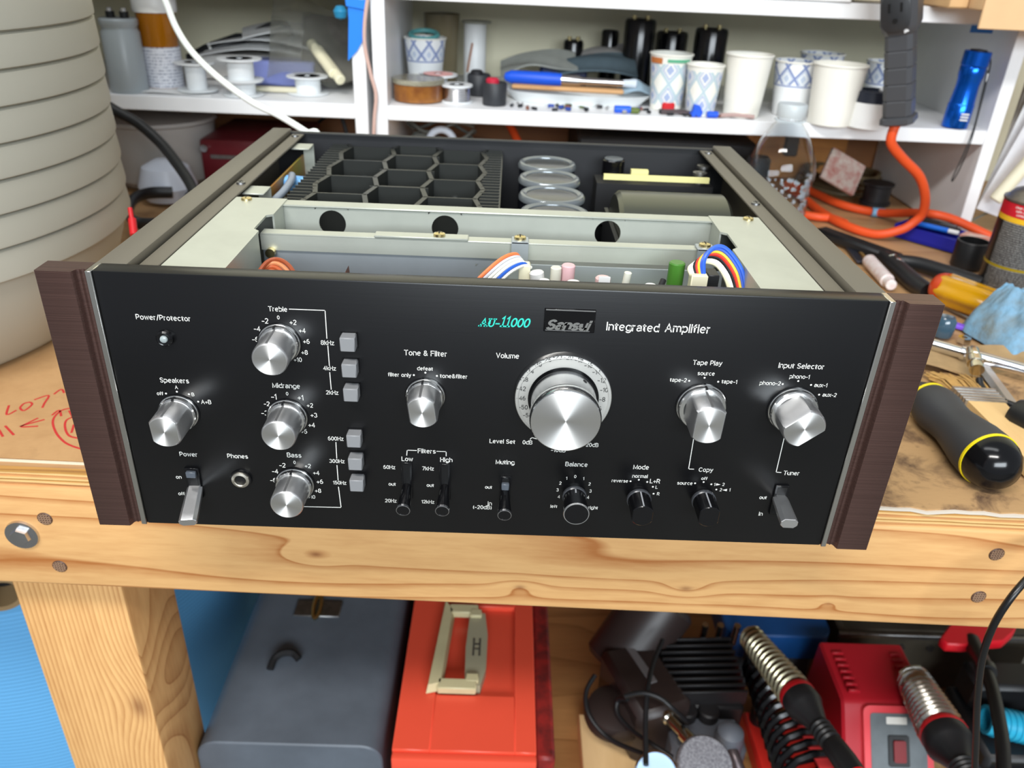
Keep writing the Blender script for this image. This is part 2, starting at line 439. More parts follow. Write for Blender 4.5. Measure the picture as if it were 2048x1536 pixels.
# printing on the panel: every caption is a flat piece of print on the face
# a plain grotesque alphabet drawn as strokes: glyph -> (width, strokes), capitals one unit high
def _a(cx, cy, rx, ry, d0, d1, n=9):
    return [(cx + rx * math.cos(math.radians(d0 + (d1 - d0) * i / (n - 1))), cy + ry * math.sin(math.radians(d0 + (d1 - d0) * i / (n - 1)))) for i in range(n)]
_bowl = _a(0.28, 0.36, 0.28, 0.36, 0, 360, 19)
GLYPH = {
    'A': (0.70, [[(0, 0), (0.35, 1), (0.70, 0)], [(0.13, 0.34), (0.57, 0.34)]]),
    'B': (0.62, [[(0, 0), (0, 1), (0.34, 1)] + _a(0.34, 0.76, 0.24, 0.24, 90, -90) + [(0, 0.52)], [(0.34, 0.52)] + _a(0.36, 0.26, 0.26, 0.26, 90, -90) + [(0, 0)]]),
    'C': (0.70, [_a(0.37, 0.5, 0.37, 0.5, 38, 322, 17)]), 'D': (0.66, [[(0, 0), (0, 1), (0.28, 1)] + _a(0.28, 0.5, 0.38, 0.5, 90, -90, 13) + [(0, 0)]]),
    'F': (0.54, [[(0, 0), (0, 1), (0.54, 1)], [(0, 0.53), (0.46, 0.53)]]), 'H': (0.62, [[(0, 0), (0, 1)], [(0.62, 0), (0.62, 1)], [(0, 0.53), (0.62, 0.53)]]),
    'I': (0.02, [[(0, 0), (0, 1)]]), 'L': (0.50, [[(0, 1), (0, 0), (0.50, 0)]]), 'M': (0.78, [[(0, 0), (0, 1), (0.39, 0.08), (0.78, 1), (0.78, 0)]]),
    'P': (0.58, [[(0, 0), (0, 1), (0.30, 1)] + _a(0.30, 0.72, 0.28, 0.28, 90, -90) + [(0, 0.44)]]),
    'R': (0.62, [[(0, 0), (0, 1), (0.34, 1)] + _a(0.34, 0.74, 0.26, 0.26, 90, -90) + [(0, 0.48)], [(0.34, 0.48), (0.60, 0)]]),
    'S': (0.60, [_a(0.30, 0.75, 0.27, 0.25, 20, 270, 11) + _a(0.30, 0.25, 0.30, 0.25, 90, -160, 11)]), 'T': (0.62, [[(0, 1), (0.62, 1)], [(0.31, 1), (0.31, 0)]]),
    'U': (0.62, [[(0, 1), (0, 0.3)] + _a(0.31, 0.3, 0.31, 0.3, 180, 360, 11) + [(0.62, 1)]]), 'V': (0.66, [[(0, 1), (0.33, 0), (0.66, 1)]]),
    'a': (0.52, [_a(0.26, 0.50, 0.24, 0.22, 160, 0, 9) + [(0.50, 0.12), (0.55, 0.0)], [(0.50, 0.42), (0.25, 0.40)] + _a(0.20, 0.20, 0.20, 0.20, 90, 290, 9) + [(0.38, 0.06), (0.50, 0.22)]]),
    'b': (0.56, [[(0, 1), (0, 0)], _bowl]), 'c': (0.52, [_a(0.28, 0.36, 0.28, 0.36, 45, 315, 15)]), 'd': (0.56, [[(0.56, 1), (0.56, 0)], _bowl]),
    'e': (0.56, [[(0.02, 0.38), (0.56, 0.38)] + _a(0.28, 0.36, 0.28, 0.36, 0, 315, 17)]), 'f': (0.30, [[(0.10, 0), (0.10, 0.82)] + _a(0.28, 0.82, 0.18, 0.18, 180, 80, 6), [(-0.02, 0.70), (0.30, 0.70)]]),
    'g': (0.56, [_bowl, [(0.56, 0.72), (0.56, -0.04)] + _a(0.28, -0.04, 0.28, 0.22, 0, -160, 10)]), 'h': (0.52, [[(0, 1), (0, 0)], _a(0.26, 0.46, 0.26, 0.26, 180, 0, 9) + [(0.52, 0)]]),
    'i': (0.02, [[(0, 0), (0, 0.72)], [(0, 0.90), (0, 1.0)]]), 'k': (0.50, [[(0, 1), (0, 0)], [(0.46, 0.72), (0, 0.28)], [(0.18, 0.42), (0.50, 0)]]), 'l': (0.02, [[(0, 0), (0, 1)]]),
    'm': (0.84, [[(0, 0.72), (0, 0)], _a(0.21, 0.50, 0.21, 0.22, 180, 0, 8) + [(0.42, 0)], _a(0.63, 0.50, 0.21, 0.22, 180, 0, 8) + [(0.84, 0)]]),
    'n': (0.52, [[(0, 0.72), (0, 0)], _a(0.26, 0.46, 0.26, 0.26, 180, 0, 9) + [(0.52, 0)]]), 'o': (0.56, [_bowl]), 'p': (0.56, [[(0, 0.72), (0, -0.26)], _bowl]),
    'r': (0.30, [[(0, 0.72), (0, 0)], [(0, 0.42)] + _a(0.28, 0.42, 0.28, 0.28, 170, 85, 6)]), 's': (0.48, [_a(0.24, 0.54, 0.21, 0.18, 20, 270, 9) + _a(0.24, 0.18, 0.24, 0.18, 90, -160, 9)]),
    't': (0.30, [[(0.11, 0.92), (0.11, 0.16)] + _a(0.25, 0.16, 0.14, 0.15, 180, 280, 6), [(-0.02, 0.70), (0.30, 0.70)]]), 'u': (0.52, [[(0, 0.72), (0, 0.26)] + _a(0.26, 0.26, 0.26, 0.26, 180, 360, 9), [(0.52, 0.72), (0.52, 0)]]),
    'v': (0.52, [[(0, 0.72), (0.26, 0), (0.52, 0.72)]]), 'w': (0.76, [[(0, 0.72), (0.19, 0), (0.38, 0.70), (0.57, 0), (0.76, 0.72)]]), 'x': (0.50, [[(0, 0.72), (0.50, 0)], [(0.50, 0.72), (0, 0)]]),
    'y': (0.52, [[(0, 0.72), (0.26, 0.02)], [(0.52, 0.72), (0.22, -0.16), (0.04, -0.25)]]), 'z': (0.46, [[(0, 0.72), (0.46, 0.72), (0, 0), (0.46, 0)]]),
    '0': (0.54, [_a(0.27, 0.5, 0.27, 0.5, 0, 360, 21)]), '1': (0.22, [[(0, 0.78), (0.20, 1), (0.20, 0)]]), '2': (0.54, [_a(0.27, 0.72, 0.26, 0.28, 165, -35, 10) + [(0, 0), (0.54, 0)]]),
    '3': (0.54, [_a(0.26, 0.75, 0.24, 0.25, 160, -80, 10), _a(0.26, 0.26, 0.28, 0.26, 85, -160, 11)]), '4': (0.56, [[(0.42, 0), (0.42, 1), (0, 0.28), (0.56, 0.28)]]),
    '5': (0.54, [[(0.50, 1), (0.08, 1), (0.03, 0.50)] + _a(0.26, 0.32, 0.28, 0.32, 130, -155, 12)]), '6': (0.54, [_a(0.27, 0.30, 0.27, 0.30, 0, 360, 15), _a(0.34, 0.42, 0.34, 0.58, 70, 195, 9)]),
    '7': (0.52, [[(0, 1), (0.52, 1), (0.18, 0)]]), '8': (0.54, [_a(0.27, 0.76, 0.23, 0.24, 0, 360, 15), _a(0.27, 0.26, 0.27, 0.26, 0, 360, 15)]), '9': (0.54, [_a(0.27, 0.70, 0.27, 0.30, 0, 360, 15), _a(0.20, 0.58, 0.34, 0.58, -110, 15, 9)]),
    '+': (0.48, [[(0, 0.38), (0.48, 0.38)], [(0.24, 0.14), (0.24, 0.62)]]), '-': (0.36, [[(0, 0.38), (0.36, 0.38)]]), '/': (0.34, [[(0, -0.05), (0.34, 1.05)]]),
    '(': (0.16, [_a(0.36, 0.4, 0.36, 0.62, 130, 230, 9)]), ')': (0.16, [_a(-0.20, 0.4, 0.36, 0.62, 50, -50, 9)]), '•': (0.1, [[(0, 0.36), (0.1, 0.36)]]),
    '&': (0.66, [[(0.66, 0), (0.14, 0.62)] + _a(0.27, 0.80, 0.19, 0.19, 215, -40, 9) + [(0.20, 0.50)] + _a(0.24, 0.26, 0.24, 0.26, 110, 330, 8) + [(0.62, 0.46)]]),
    # serif forms for the model number
    'Ä': (0.78, [[(0.04, 0), (0.42, 1), (0.74, 0)], [(0.18, 0.34), (0.62, 0.34)], [(-0.08, 0.02), (0.18, 0.02)], [(0.58, 0.02), (0.88, 0.02)]]),
    'Ü': (0.70, [[(0.08, 1), (0.08, 0.3)] + _a(0.36, 0.3, 0.28, 0.3, 180, 360, 11) + [(0.64, 1)], [(-0.06, 0.98), (0.22, 0.98)], [(0.52, 0.98), (0.78, 0.98)]]),
    'Ï': (0.30, [[(0.02, 0.82), (0.16, 1.0), (0.16, 0)], [(0.0, 0.02), (0.32, 0.02)]])}
def ribbon_text(txt, stroke=0.13, shear=0.0, gap=0.24):
    """flat strips for a line of text; returns verts (x, y), quads and the inked width"""
    vs = []; fs = []; x = 0.0
    for ch in txt:
        if ch == ' ': x += 0.42; continue
        w, strokes = GLYPH[ch]
        for st in strokes:
            n = len(st); h = stroke / 2; b = len(vs)
            P = [Vector(p) for p in st]
            closed = (P[0] - P[-1]).length < 1e-6
            for i, p in enumerate(P):
                d0 = (P[i] - P[i - 1]) if i > 0 else ((P[0] - P[-2]) if closed else (P[1] - P[0])); d1 = (P[i + 1] - P[i]) if i < n - 1 else ((P[1] - P[0]) if closed else (P[-1] - P[-2]))
                d0 = d0.normalized(); d1 = d1.normalized(); t = d0 + d1
                t = t.normalized() if t.length > 0.3 else d1
                k = h / max(0.55, t.dot(d1)); nn = Vector((-t.y, t.x)) * k
                q = p.copy()
                if not closed and i == 0: q = p - d1 * h * (0.0 if n > 6 else 1.0)
                if not closed and i == n - 1: q = p + d0 * h * (0.0 if n > 6 else 1.0)
                for e in (q - nn, q + nn): vs.append((x + e.x + shear * e.y, e.y))
            for i in range(n - 1): fs.append((b + 2 * i, b + 2 * i + 2, b + 2 * i + 3, b + 2 * i + 1))
        x += w + gap
    return vs, fs
def caption(txt, a, b, mat=None, parent=None, shear=0.0, stroke=0.14, y=-0.00008, yscale=1.0, gap=0.24, name='printed_caption', cap=None):
    vs, fs = ribbon_text(txt, stroke, shear, gap)
    x0 = min(v[0] for v in vs); x1 = max(v[0] for v in vs); zb = (a[2] + b[2]) / 2
    k = (b[0] - a[0]) / (x1 - x0); cx = (a[0] + b[0]) / 2
    if len(txt) == 1: k = cap or 0.0019
    mb = MB().add([(cx + (vx - (x0 + x1) / 2) * k, y, zb + vy * k * yscale) for vx, vy in vs], fs)
    return ob(name, mb, mat or M_PRINT, parent or panel, flat=True)
for t, a, b in (
    ('Power/Protector', (-0.1848, 0.0000, 0.1335), (-0.1567, 0.0000, 0.1347)), ('Speakers', (-0.1786, 0.0000, 0.0969), (-0.1630, 0.0000, 0.0974)), ('A', (-0.1713, 0.0000, 0.0933), (-0.1696, 0.0000, 0.0934)),
    ('off', (-0.1817, 0.0000, 0.0890), (-0.1782, 0.0000, 0.0891)), ('B', (-0.1630, 0.0000, 0.0892), (-0.1612, 0.0000, 0.0892)), ('A+B', (-0.1584, 0.0000, 0.0844), (-0.1528, 0.0000, 0.0847)),
    ('Treble', (-0.1157, 0.0000, 0.1415), (-0.1059, 0.0000, 0.1416)), ('0', (-0.1119, 0.0000, 0.1371), (-0.1101, 0.0000, 0.1371)), ('-2', (-0.1198, 0.0000, 0.1344), (-0.1164, 0.0000, 0.1346)), ('-4', (-0.1244, 0.0000, 0.1298), (-0.1210, 0.0000, 0.1299)),
    ('-6', (-0.1260, 0.0000, 0.1236), (-0.1226, 0.0000, 0.1237)), ('+2', (-0.1054, 0.0000, 0.1343), (-0.1019, 0.0000, 0.1344)), ('+4', (-0.1010, 0.0000, 0.1298), (-0.0975, 0.0000, 0.1299)), ('+6', (-0.0993, 0.0000, 0.1236), (-0.0959, 0.0000, 0.1237)),
    ('+8', (-0.1008, -0.0000, 0.1171), (-0.0974, 0.0000, 0.1172)), ('+10', (-0.1053, 0.0000, 0.1126), (-0.1009, 0.0000, 0.1128)),
    ('Midrange', (-0.1182, 0.0000, 0.0962), (-0.1033, 0.0000, 0.0965)), ('0', (-0.1116, 0.0000, 0.0918), (-0.1098, 0.0000, 0.0918)), ('-1', (-0.1196, 0.0000, 0.0890), (-0.1167, 0.0000, 0.0891)), ('-2', (-0.1241, 0.0000, 0.0846), (-0.1209, 0.0000, 0.0847)),
    ('-3', (-0.1261, 0.0000, 0.0784), (-0.1225, 0.0000, 0.0786)), ('+1', (-0.1052, 0.0000, 0.0891), (-0.1021, 0.0000, 0.0892)), ('+2', (-0.1006, 0.0000, 0.0846), (-0.0972, 0.0000, 0.0847)), ('+3', (-0.0990, 0.0000, 0.0783), (-0.0954, 0.0000, 0.0785)),
    ('+4', (-0.1008, 0.0000, 0.0719), (-0.0971, -0.0000, 0.0720)), ('+5', (-0.1054, 0.0000, 0.0675), (-0.1018, 0.0000, 0.0677)),
    ('Bass', (-0.1146, 0.0000, 0.0512), (-0.1064, -0.0000, 0.0513)), ('0', (-0.1116, 0.0000, 0.0467), (-0.1098, 0.0000, 0.0468)), ('-2', (-0.1196, 0.0000, 0.0440), (-0.1161, 0.0000, 0.0441)), ('-4', (-0.1242, 0.0000, 0.0396), (-0.1207, 0.0000, 0.0398)),
    ('-6', (-0.1259, 0.0000, 0.0333), (-0.1224, 0.0000, 0.0334)), ('+2', (-0.1051, 0.0000, 0.0442), (-0.1016, 0.0000, 0.0443)), ('+4', (-0.1007, 0.0000, 0.0396), (-0.0971, 0.0000, 0.0397)), ('+6', (-0.0991, 0.0000, 0.0334), (-0.0954, 0.0000, 0.0335)),
    ('+8', (-0.1006, 0.0000, 0.0269), (-0.0970, 0.0000, 0.0271)), ('+10', (-0.1051, -0.0000, 0.0225), (-0.1008, 0.0000, 0.0226)),
    ('8kHz', (-0.0901, 0.0000, 0.1232), (-0.0830, 0.0000, 0.1235)), ('4kHz', (-0.0900, 0.0000, 0.1081), (-0.0830, 0.0000, 0.1084)), ('2kHz', (-0.0896, 0.0000, 0.0932), (-0.0827, 0.0000, 0.0935)),
    ('600Hz', (-0.0905, 0.0000, 0.0635), (-0.0817, 0.0000, 0.0638)), ('300Hz', (-0.0908, 0.0000, 0.0482), (-0.0820, 0.0000, 0.0486)), ('150Hz', (-0.0897, 0.0000, 0.0332), (-0.0819, -0.0000, 0.0336)),
    ('Power', (-0.1756, 0.0000, 0.0493), (-0.1656, 0.0000, 0.0495)), ('on', (-0.1802, 0.0000, 0.0335), (-0.1770, 0.0000, 0.0337)), ('off', (-0.1807, 0.0000, 0.0217), (-0.1769, 0.0000, 0.0219)), ('Phones', (-0.1486, 0.0000, 0.0493), (-0.1369, 0.0000, 0.0493)),
    ('Integrated', (0.0592, 0.0000, 0.1378), (0.0868, 0.0000, 0.1382)), ('Amplifier', (0.0897, 0.0000, 0.1382), (0.1132, 0.0000, 0.1384)),
    ('Tone & Filter', (-0.0464, 0.0000, 0.1188), (-0.0238, 0.0000, 0.1193)), ('defeat', (-0.0397, 0.0000, 0.1102), (-0.0312, 0.0000, 0.1103)), ('filter only', (-0.0554, 0.0000, 0.1058), (-0.0429, 0.0000, 0.1060)), ('tone&filter', (-0.0275, 0.0000, 0.1061), (-0.0128, 0.0000, 0.1062)),
    ('Volume', (0.0023, 0.0000, 0.1193), (0.0146, 0.0000, 0.1195)), ('Level Set', (0.0003, 0.0000, 0.0655), (0.0147, 0.0000, 0.0657)), ('0dB', (0.0189, 0.0000, 0.0655), (0.0244, 0.0000, 0.0657)), ('-10dB', (0.0352, 0.0000, 0.0609), (0.0435, 0.0000, 0.0613)), ('-20dB', (0.0533, 0.0000, 0.0654), (0.0617, 0.0000, 0.0655)),
    ('Filters', (-0.0402, 0.0000, 0.0571), (-0.0300, 0.0000, 0.0573)), ('Low', (-0.0495, 0.0000, 0.0514), (-0.0430, 0.0000, 0.0514)), ('High', (-0.0275, 0.0000, 0.0517), (-0.0205, 0.0000, 0.0517)), ('60Hz', (-0.0601, 0.0000, 0.0455), (-0.0532, 0.0000, 0.0455)), ('out', (-0.0575, 0.0000, 0.0337), (-0.0533, 0.0000, 0.0339)),
    ('20Hz', (-0.0601, 0.0000, 0.0217), (-0.0531, 0.0000, 0.0217)), ('7kHz', (-0.0378, 0.0000, 0.0455), (-0.0311, 0.0000, 0.0455)), ('out', (-0.0354, 0.0000, 0.0338), (-0.0312, 0.0000, 0.0340)), ('12kHz', (-0.0386, 0.0000, 0.0218), (-0.0310, 0.0000, 0.0219)),
    ('Muting', (0.0042, 0.0000, 0.0515), (0.0150, 0.0000, 0.0516)), ('out', (-0.0015, 0.0000, 0.0339), (0.0026, 0.0000, 0.0341)), ('in', (0.0004, -0.0000, 0.0219), (0.0028, 0.0000, 0.0220)), ('(-20dB)', (-0.0082, 0.0000, 0.0190), (0.0027, 0.0000, 0.0192)),
    ('Balance', (0.0440, 0.0000, 0.0516), (0.0568, 0.0000, 0.0518)), ('0', (0.0494, 0.0000, 0.0436), (0.0512, 0.0000, 0.0436)), ('1', (0.0450, 0.0000, 0.0422), (0.0458, 0.0000, 0.0422)), ('2', (0.0412, 0.0000, 0.0386), (0.0428, 0.0000, 0.0387)), ('3', (0.0399, 0.0000, 0.0337), (0.0415, 0.0000, 0.0338)),
    ('4', (0.0410, 0.0000, 0.0289), (0.0426, 0.0000, 0.0290)), ('1', (0.0548, 0.0000, 0.0424), (0.0556, 0.0000, 0.0424)), ('2', (0.0582, 0.0000, 0.0387), (0.0597, 0.0000, 0.0388)), ('3', (0.0592, 0.0000, 0.0337), (0.0607, 0.0000, 0.0338)), ('4', (0.0582, 0.0000, 0.0291), (0.0596, 0.0000, 0.0292)),
    ('left', (0.0374, 0.0000, 0.0217), (0.0414, 0.0000, 0.0218)), ('right', (0.0597, 0.0000, 0.0217), (0.0654, 0.0000, 0.0217)),
    ('Mode', (0.0830, 0.0000, 0.0513), (0.0920, 0.0000, 0.0513)), ('normal', (0.0831, 0.0000, 0.0452), (0.0920, 0.0000, 0.0454)), ('reverse', (0.0716, 0.0000, 0.0416), (0.0811, 0.0000, 0.0418)), ('L+R', (0.0937, 0.0000, 0.0419), (0.0996, 0.0000, 0.0419)), ('L', (0.0974, 0.0000, 0.0381), (0.0988, 0.0000, 0.0381)), ('R', (0.0986, 0.0000, 0.0333), (0.1007, 0.0000, 0.0334)),
    ('Copy', (0.1207, 0.0000, 0.0511), (0.1290, 0.0000, 0.0511)), ('off', (0.1231, 0.0000, 0.0453), (0.1266, -0.0000, 0.0454)), ('source', (0.1097, 0.0000, 0.0415), (0.1186, 0.0000, 0.0416)),
    ('1', (0.1310, 0.0000, 0.0414), (0.1318, 0.0000, 0.0415)), ('2', (0.1356, 0.0000, 0.0416), (0.1374, 0.0000, 0.0417)), ('2', (0.1348, 0.0000, 0.0378), (0.1364, 0.0000, 0.0378)), ('1', (0.1404, -0.0000, 0.0380), (0.1413, 0.0000, 0.0380)),
    ('Tape Play', (0.1072, 0.0000, 0.1196), (0.1229, 0.0000, 0.1197)), ('source', (0.1107, 0.0000, 0.1135), (0.1199, 0.0000, 0.1135)), ('tape-2', (0.0963, 0.0000, 0.1089), (0.1054, 0.0000, 0.1089)), ('tape-1', (0.1243, 0.0000, 0.1090), (0.1327, 0.0000, 0.1090)),
    ('Input Selector', (0.1531, 0.0000, 0.1196), (0.1775, 0.0000, 0.1198)), ('phono-1', (0.1603, 0.0000, 0.1136), (0.1711, 0.0000, 0.1136)), ('phono-2', (0.1450, -0.0000, 0.1090), (0.1564, 0.0000, 0.1090)), ('aux-1', (0.1747, 0.0000, 0.1089), (0.1817, 0.0000, 0.1089)), ('aux-2', (0.1805, 0.0000, 0.1032), (0.1881, 0.0000, 0.1031)),
    ('Tuner', (0.1697, 0.0000, 0.0509), (0.1788, 0.0000, 0.0509)), ('out', (0.1591, -0.0000, 0.0333), (0.1634, 0.0000, 0.0332)), ('in', (0.1610, 0.0000, 0.0211), (0.1633, 0.0000, 0.0212))):
    caption(t, a, b)
caption('ÄÜ-', (-0.0076, 0.0000, 0.1374), (0.0038, 0.0000, 0.1376), M_TEAL, shear=0.25, stroke=0.17, gap=0.22)
caption('ÏÏ', (0.0036, 0.0000, 0.1376), (0.0094, 0.0000, 0.1378), M_TEAL, shear=0.25, stroke=0.15, yscale=1.0, gap=0.16)
caption('000', (0.0094, 0.0000, 0.1378), (0.0196, 0.0000, 0.1380), M_TEAL, shear=0.25, stroke=0.18, gap=0.20)

def ruled(pts, w=0.00042):
    mb = MB()
    for a, b in zip(pts, pts[1:]):
        d = Vector((b[0] - a[0], 0, b[2] - a[2])); L = d.length; d.normalize(); n = Vector((-d.z, 0, d.x)) * w / 2
        A = Vector((a[0], -0.00007, a[2])) - d * w / 2; B = Vector((b[0], -0.00007, b[2])) + d * w / 2
        mb.add([tuple(A - n), tuple(B - n), tuple(B + n), tuple(A + n)], [(0, 1, 2, 3)])
    return ob('printed_line', mb, M_PRINT, panel, flat=True)
for ln in ([(-0.1048, 0.0000, 0.1430), (-0.0865, 0.0000, 0.1430), (-0.0867, 0.0000, 0.1271)], [(-0.0865, 0.0000, 0.1226), (-0.0865, 0.0000, 0.1110)], [(-0.0866, 0.0000, 0.1068), (-0.0865, 0.0000, 0.0965)],
           [(-0.0862, 0.0000, 0.0622), (-0.0864, 0.0000, 0.0515)], [(-0.0866, 0.0000, 0.0466), (-0.0866, 0.0000, 0.0363)], [(-0.0867, 0.0000, 0.0314), (-0.0861, 0.0000, 0.0166), (-0.1122, 0.0000, 0.0163)],
           [(-0.0465, 0.0000, 0.0552), (-0.0462, 0.0000, 0.0587), (-0.0409, 0.0000, 0.0587)], [(-0.0294, 0.0000, 0.0586), (-0.0241, 0.0000, 0.0586), (-0.0241, 0.0000, 0.0557)], [(0.0231, 0.0000, 0.0689), (0.0239, 0.0000, 0.0701), (0.0266, 0.0000, 0.0693)],
           [(0.1146, 0.0000, 0.0803), (0.1148, 0.0000, 0.0525), (0.1177, 0.0000, 0.0525)], [(0.1652, 0.0000, 0.0857), (0.1653, 0.0000, 0.0524), (0.1681, 0.0000, 0.0523)]):
    ruled(ln)
def dot(p, r=0.00055):
    ob('printed_dot', MB().add([(p[0] + r * math.cos(i * PI / 5), -0.00007, p[2] + r * math.sin(i * PI / 5)) for i in range(10)], [tuple(range(10))]), M_PRINT, panel, flat=True)
for p in ((-0.1767, 0.0000, 0.0901), (-0.1706, 0.0000, 0.0915), (-0.1643, 0.0000, 0.0902), (-0.1599, 0.0000, 0.0857), (-0.0415, 0.0000, 0.1071), (-0.0353, 0.0000, 0.1088), (-0.0291, 0.0000, 0.1071), (0.0825, 0.0000, 0.0426), (0.0872, 0.0000, 0.0438), (0.0922, 0.0000, 0.0425), (0.0959, -0.0000, 0.0392), (0.0969, 0.0000, 0.0343),
          (0.1200, 0.0000, 0.0427), (0.1248, 0.0000, 0.0438), (0.1295, 0.0000, 0.0424), (0.1330, -0.0000, 0.0388), (0.1068, 0.0000, 0.1097), (0.1148, 0.0000, 0.1119), (0.1225, 0.0000, 0.1098), (0.1575, 0.0000, 0.1098), (0.1655, 0.0000, 0.1120), (0.1729, 0.0000, 0.1099), (0.1786, 0.0000, 0.1041)):
    dot(p)
for a, b in (((0.1323, 0.0000, 0.0424), (0.1349, 0.0000, 0.0424)), ((0.1392, 0.0000, 0.0387), (0.1366, 0.0000, 0.0386))):
    ob('printed_arrow', MB().add([(a[0], -0.00007, a[2] + 0.0008), (a[0], -0.00007, a[2] - 0.0008), (b[0], -0.00007, b[2])], [(0, 1, 2)]), M_PRINT, panel, flat=True)
# maker's plate
plate = ob('name_plate', MB().box((0.0266, -0.0012, 0.1362), (0.0530, 0.002, 0.1492), 0.0003), pm('plate_black_gloss', (9, 9, 11), 0.08), amp)
ob('plate_edge', MB().box((0.0272, -0.0015, 0.1484), (0.0526, -0.0006, 0.1490)), M_ALUBRIGHT, plate)
caption('Sansui', (0.0277, 0, 0.1380), (0.0518, 0, 0.1380), M_ALUBRIGHT, plate, shear=0.30, stroke=0.25, y=-0.00132, name='maker_lettering', gap=0.20, yscale=0.82)
ob('maker_underline', MB().box((0.0274, -0.0013, 0.1369), (0.0505, -0.0011, 0.1374)), M_DULLSTEEL, plate)

# knobs: built about their own axis, which points out of the panel
def face_part(name, mb, mat, parent):
    o = ob(name, mb, mat, parent, local=True); return o
def knob_root(name, x, z, spin=0.0, y=0.0):
    """a part whose mesh axis points out of the panel; returns a frame for its sub-parts"""
    return Matrix.Translation((x, y, z)) @ Matrix.Rotation(PI / 2, 4, 'X') @ Matrix.Rotation(-spin, 4, 'Z')
def part_at(name, mb, mat, mat4, parent):
    """mesh kept in its own axis (for spun highlights), placed by matrix under a part of the amplifier"""
    me = bpy.data.meshes.new(name); me.from_pydata(mb.v, [], mb.f)
    q = bmesh.new(); q.from_mesh(me); bmesh.ops.recalc_face_normals(q, faces=q.faces[:]); q.to_mesh(me); q.free()
    me.polygons.foreach_set('use_smooth', [True] * len(me.polygons)); me.set_sharp_from_angle(angle=math.radians(35)); me.materials.append(mat)
    o = bpy.data.objects.new(name, me); COL.objects.link(o)
    W = Matrix(); p = parent
    while p is not None: W = Matrix.LocRotScale(p.location, p.rotation_euler, p.scale) @ W; p = p.parent
    L = W.inverted() @ mat4
    o.parent = parent; o.location = L.to_translation(); o.rotation_euler = L.to_euler()
    return o
def flat_circle(r, f, n=48):
    return [(max(-f, min(f, r * math.sin(2 * PI * i / n))), r * math.cos(2 * PI * i / n)) for i in range(n)]
def loft(secs):
    mb = MB(); n = len(secs[0][0]); vs = []; fs = []
    for poly, z in secs: vs += [(x, y, z) for x, y in poly]
    for k in range(len(secs) - 1):
        for i in range(n): j = (i + 1) % n; fs.append((k * n + i, k * n + j, (k + 1) * n + j, (k + 1) * n + i))
    fs.append(tuple(range(n))[::-1]); fs.append(tuple(range((len(secs) - 1) * n, len(secs) * n)))
    return mb.add(vs, fs)
def silver_knob(x, z, rf, r, L, flat=None, spin=0.0):
    F = knob_root('k', x, z, spin)
    if flat is None:
        body = MB().lathe([(0, 0), (r, 0), (r, L - 0.0012), (r - 0.0005, L - 0.0004), (r - 0.0007, L - 0.0002), (0, L - 0.0002)], 56)
    else:
        body = loft([(flat_circle(r, r), 0.0), (flat_circle(r, flat + 0.0016), 0.0045), (flat_circle(r, flat), 0.0075), (flat_circle(r, flat), L - 0.0013), (flat_circle(r - 0.0007, flat - 0.0007), L - 0.0002)])
    k = part_at('rotary_knob', body, M_ALU, F, amp)
    part_at('knob_skirt', MB().lathe([(r - 0.001, 0.0), (rf + 0.0004, 0.0), (rf + 0.0004, 0.0006), (rf, 0.0009), (rf, 0.0034), (rf - 0.0006, 0.0042), (r - 0.001, 0.0044)], 56), M_ALUBRIGHT, F, k)
    if flat is None: fc = MB().lathe([(r - 0.0008, L - 0.00025), (r - 0.0009, L), (0, L)], 56)
    else: fc = loft([(flat_circle(r - 0.0008, flat - 0.0008), L - 0.0003), (flat_circle(r - 0.0009, flat - 0.0009), L)])
    part_at('knob_face', fc, M_KNOBFACE, F, k)
    part_at('pointer_groove', MB().box((-0.0007, r - 0.0012, 0.0043), (0.0007, r + 0.00012, L - 0.0007), 0.0002), pm('groove_grey', (88, 88, 88), 0.5) if 'groove_grey' not in bpy.data.materials else bpy.data.materials['groove_grey'], F, k)
    part_at('skirt_notch', MB().box((-0.0006, rf - 0.0007, 0.0008), (0.0006, rf + 0.0001, 0.0046)), M_BLACKMT, F, k)
    part_at('shadow_gap', MB().lathe([(r, -0.0002), (rf + 0.0011, -0.0002), (rf + 0.0011, 0.00045), (r, 0.00045)], 48), M_BLACKGL, F, k)
    return k
silver_knob(-0.1716, 0.0783, 0.0104, 0.0095, 0.021, 0.0077, -0.05)
silver_knob(-0.1118, 0.1233, 0.0106, 0.0093, 0.020, None, -0.1)
silver_knob(-0.1119, 0.0778, 0.0106, 0.0093, 0.020, None, -0.08)
silver_knob(-0.1119, 0.0322, 0.0106, 0.0093, 0.020, None, -0.05)
silver_knob(-0.0354, 0.0944, 0.0102, 0.0095, 0.0185, 0.0074, -0.12)
silver_knob(0.1156, 0.0943, 0.0131, 0.0114, 0.021, 0.0080, 0.03)
silver_knob(0.1662, 0.0942, 0.0131, 0.0114, 0.021, 0.0080, 0.86)
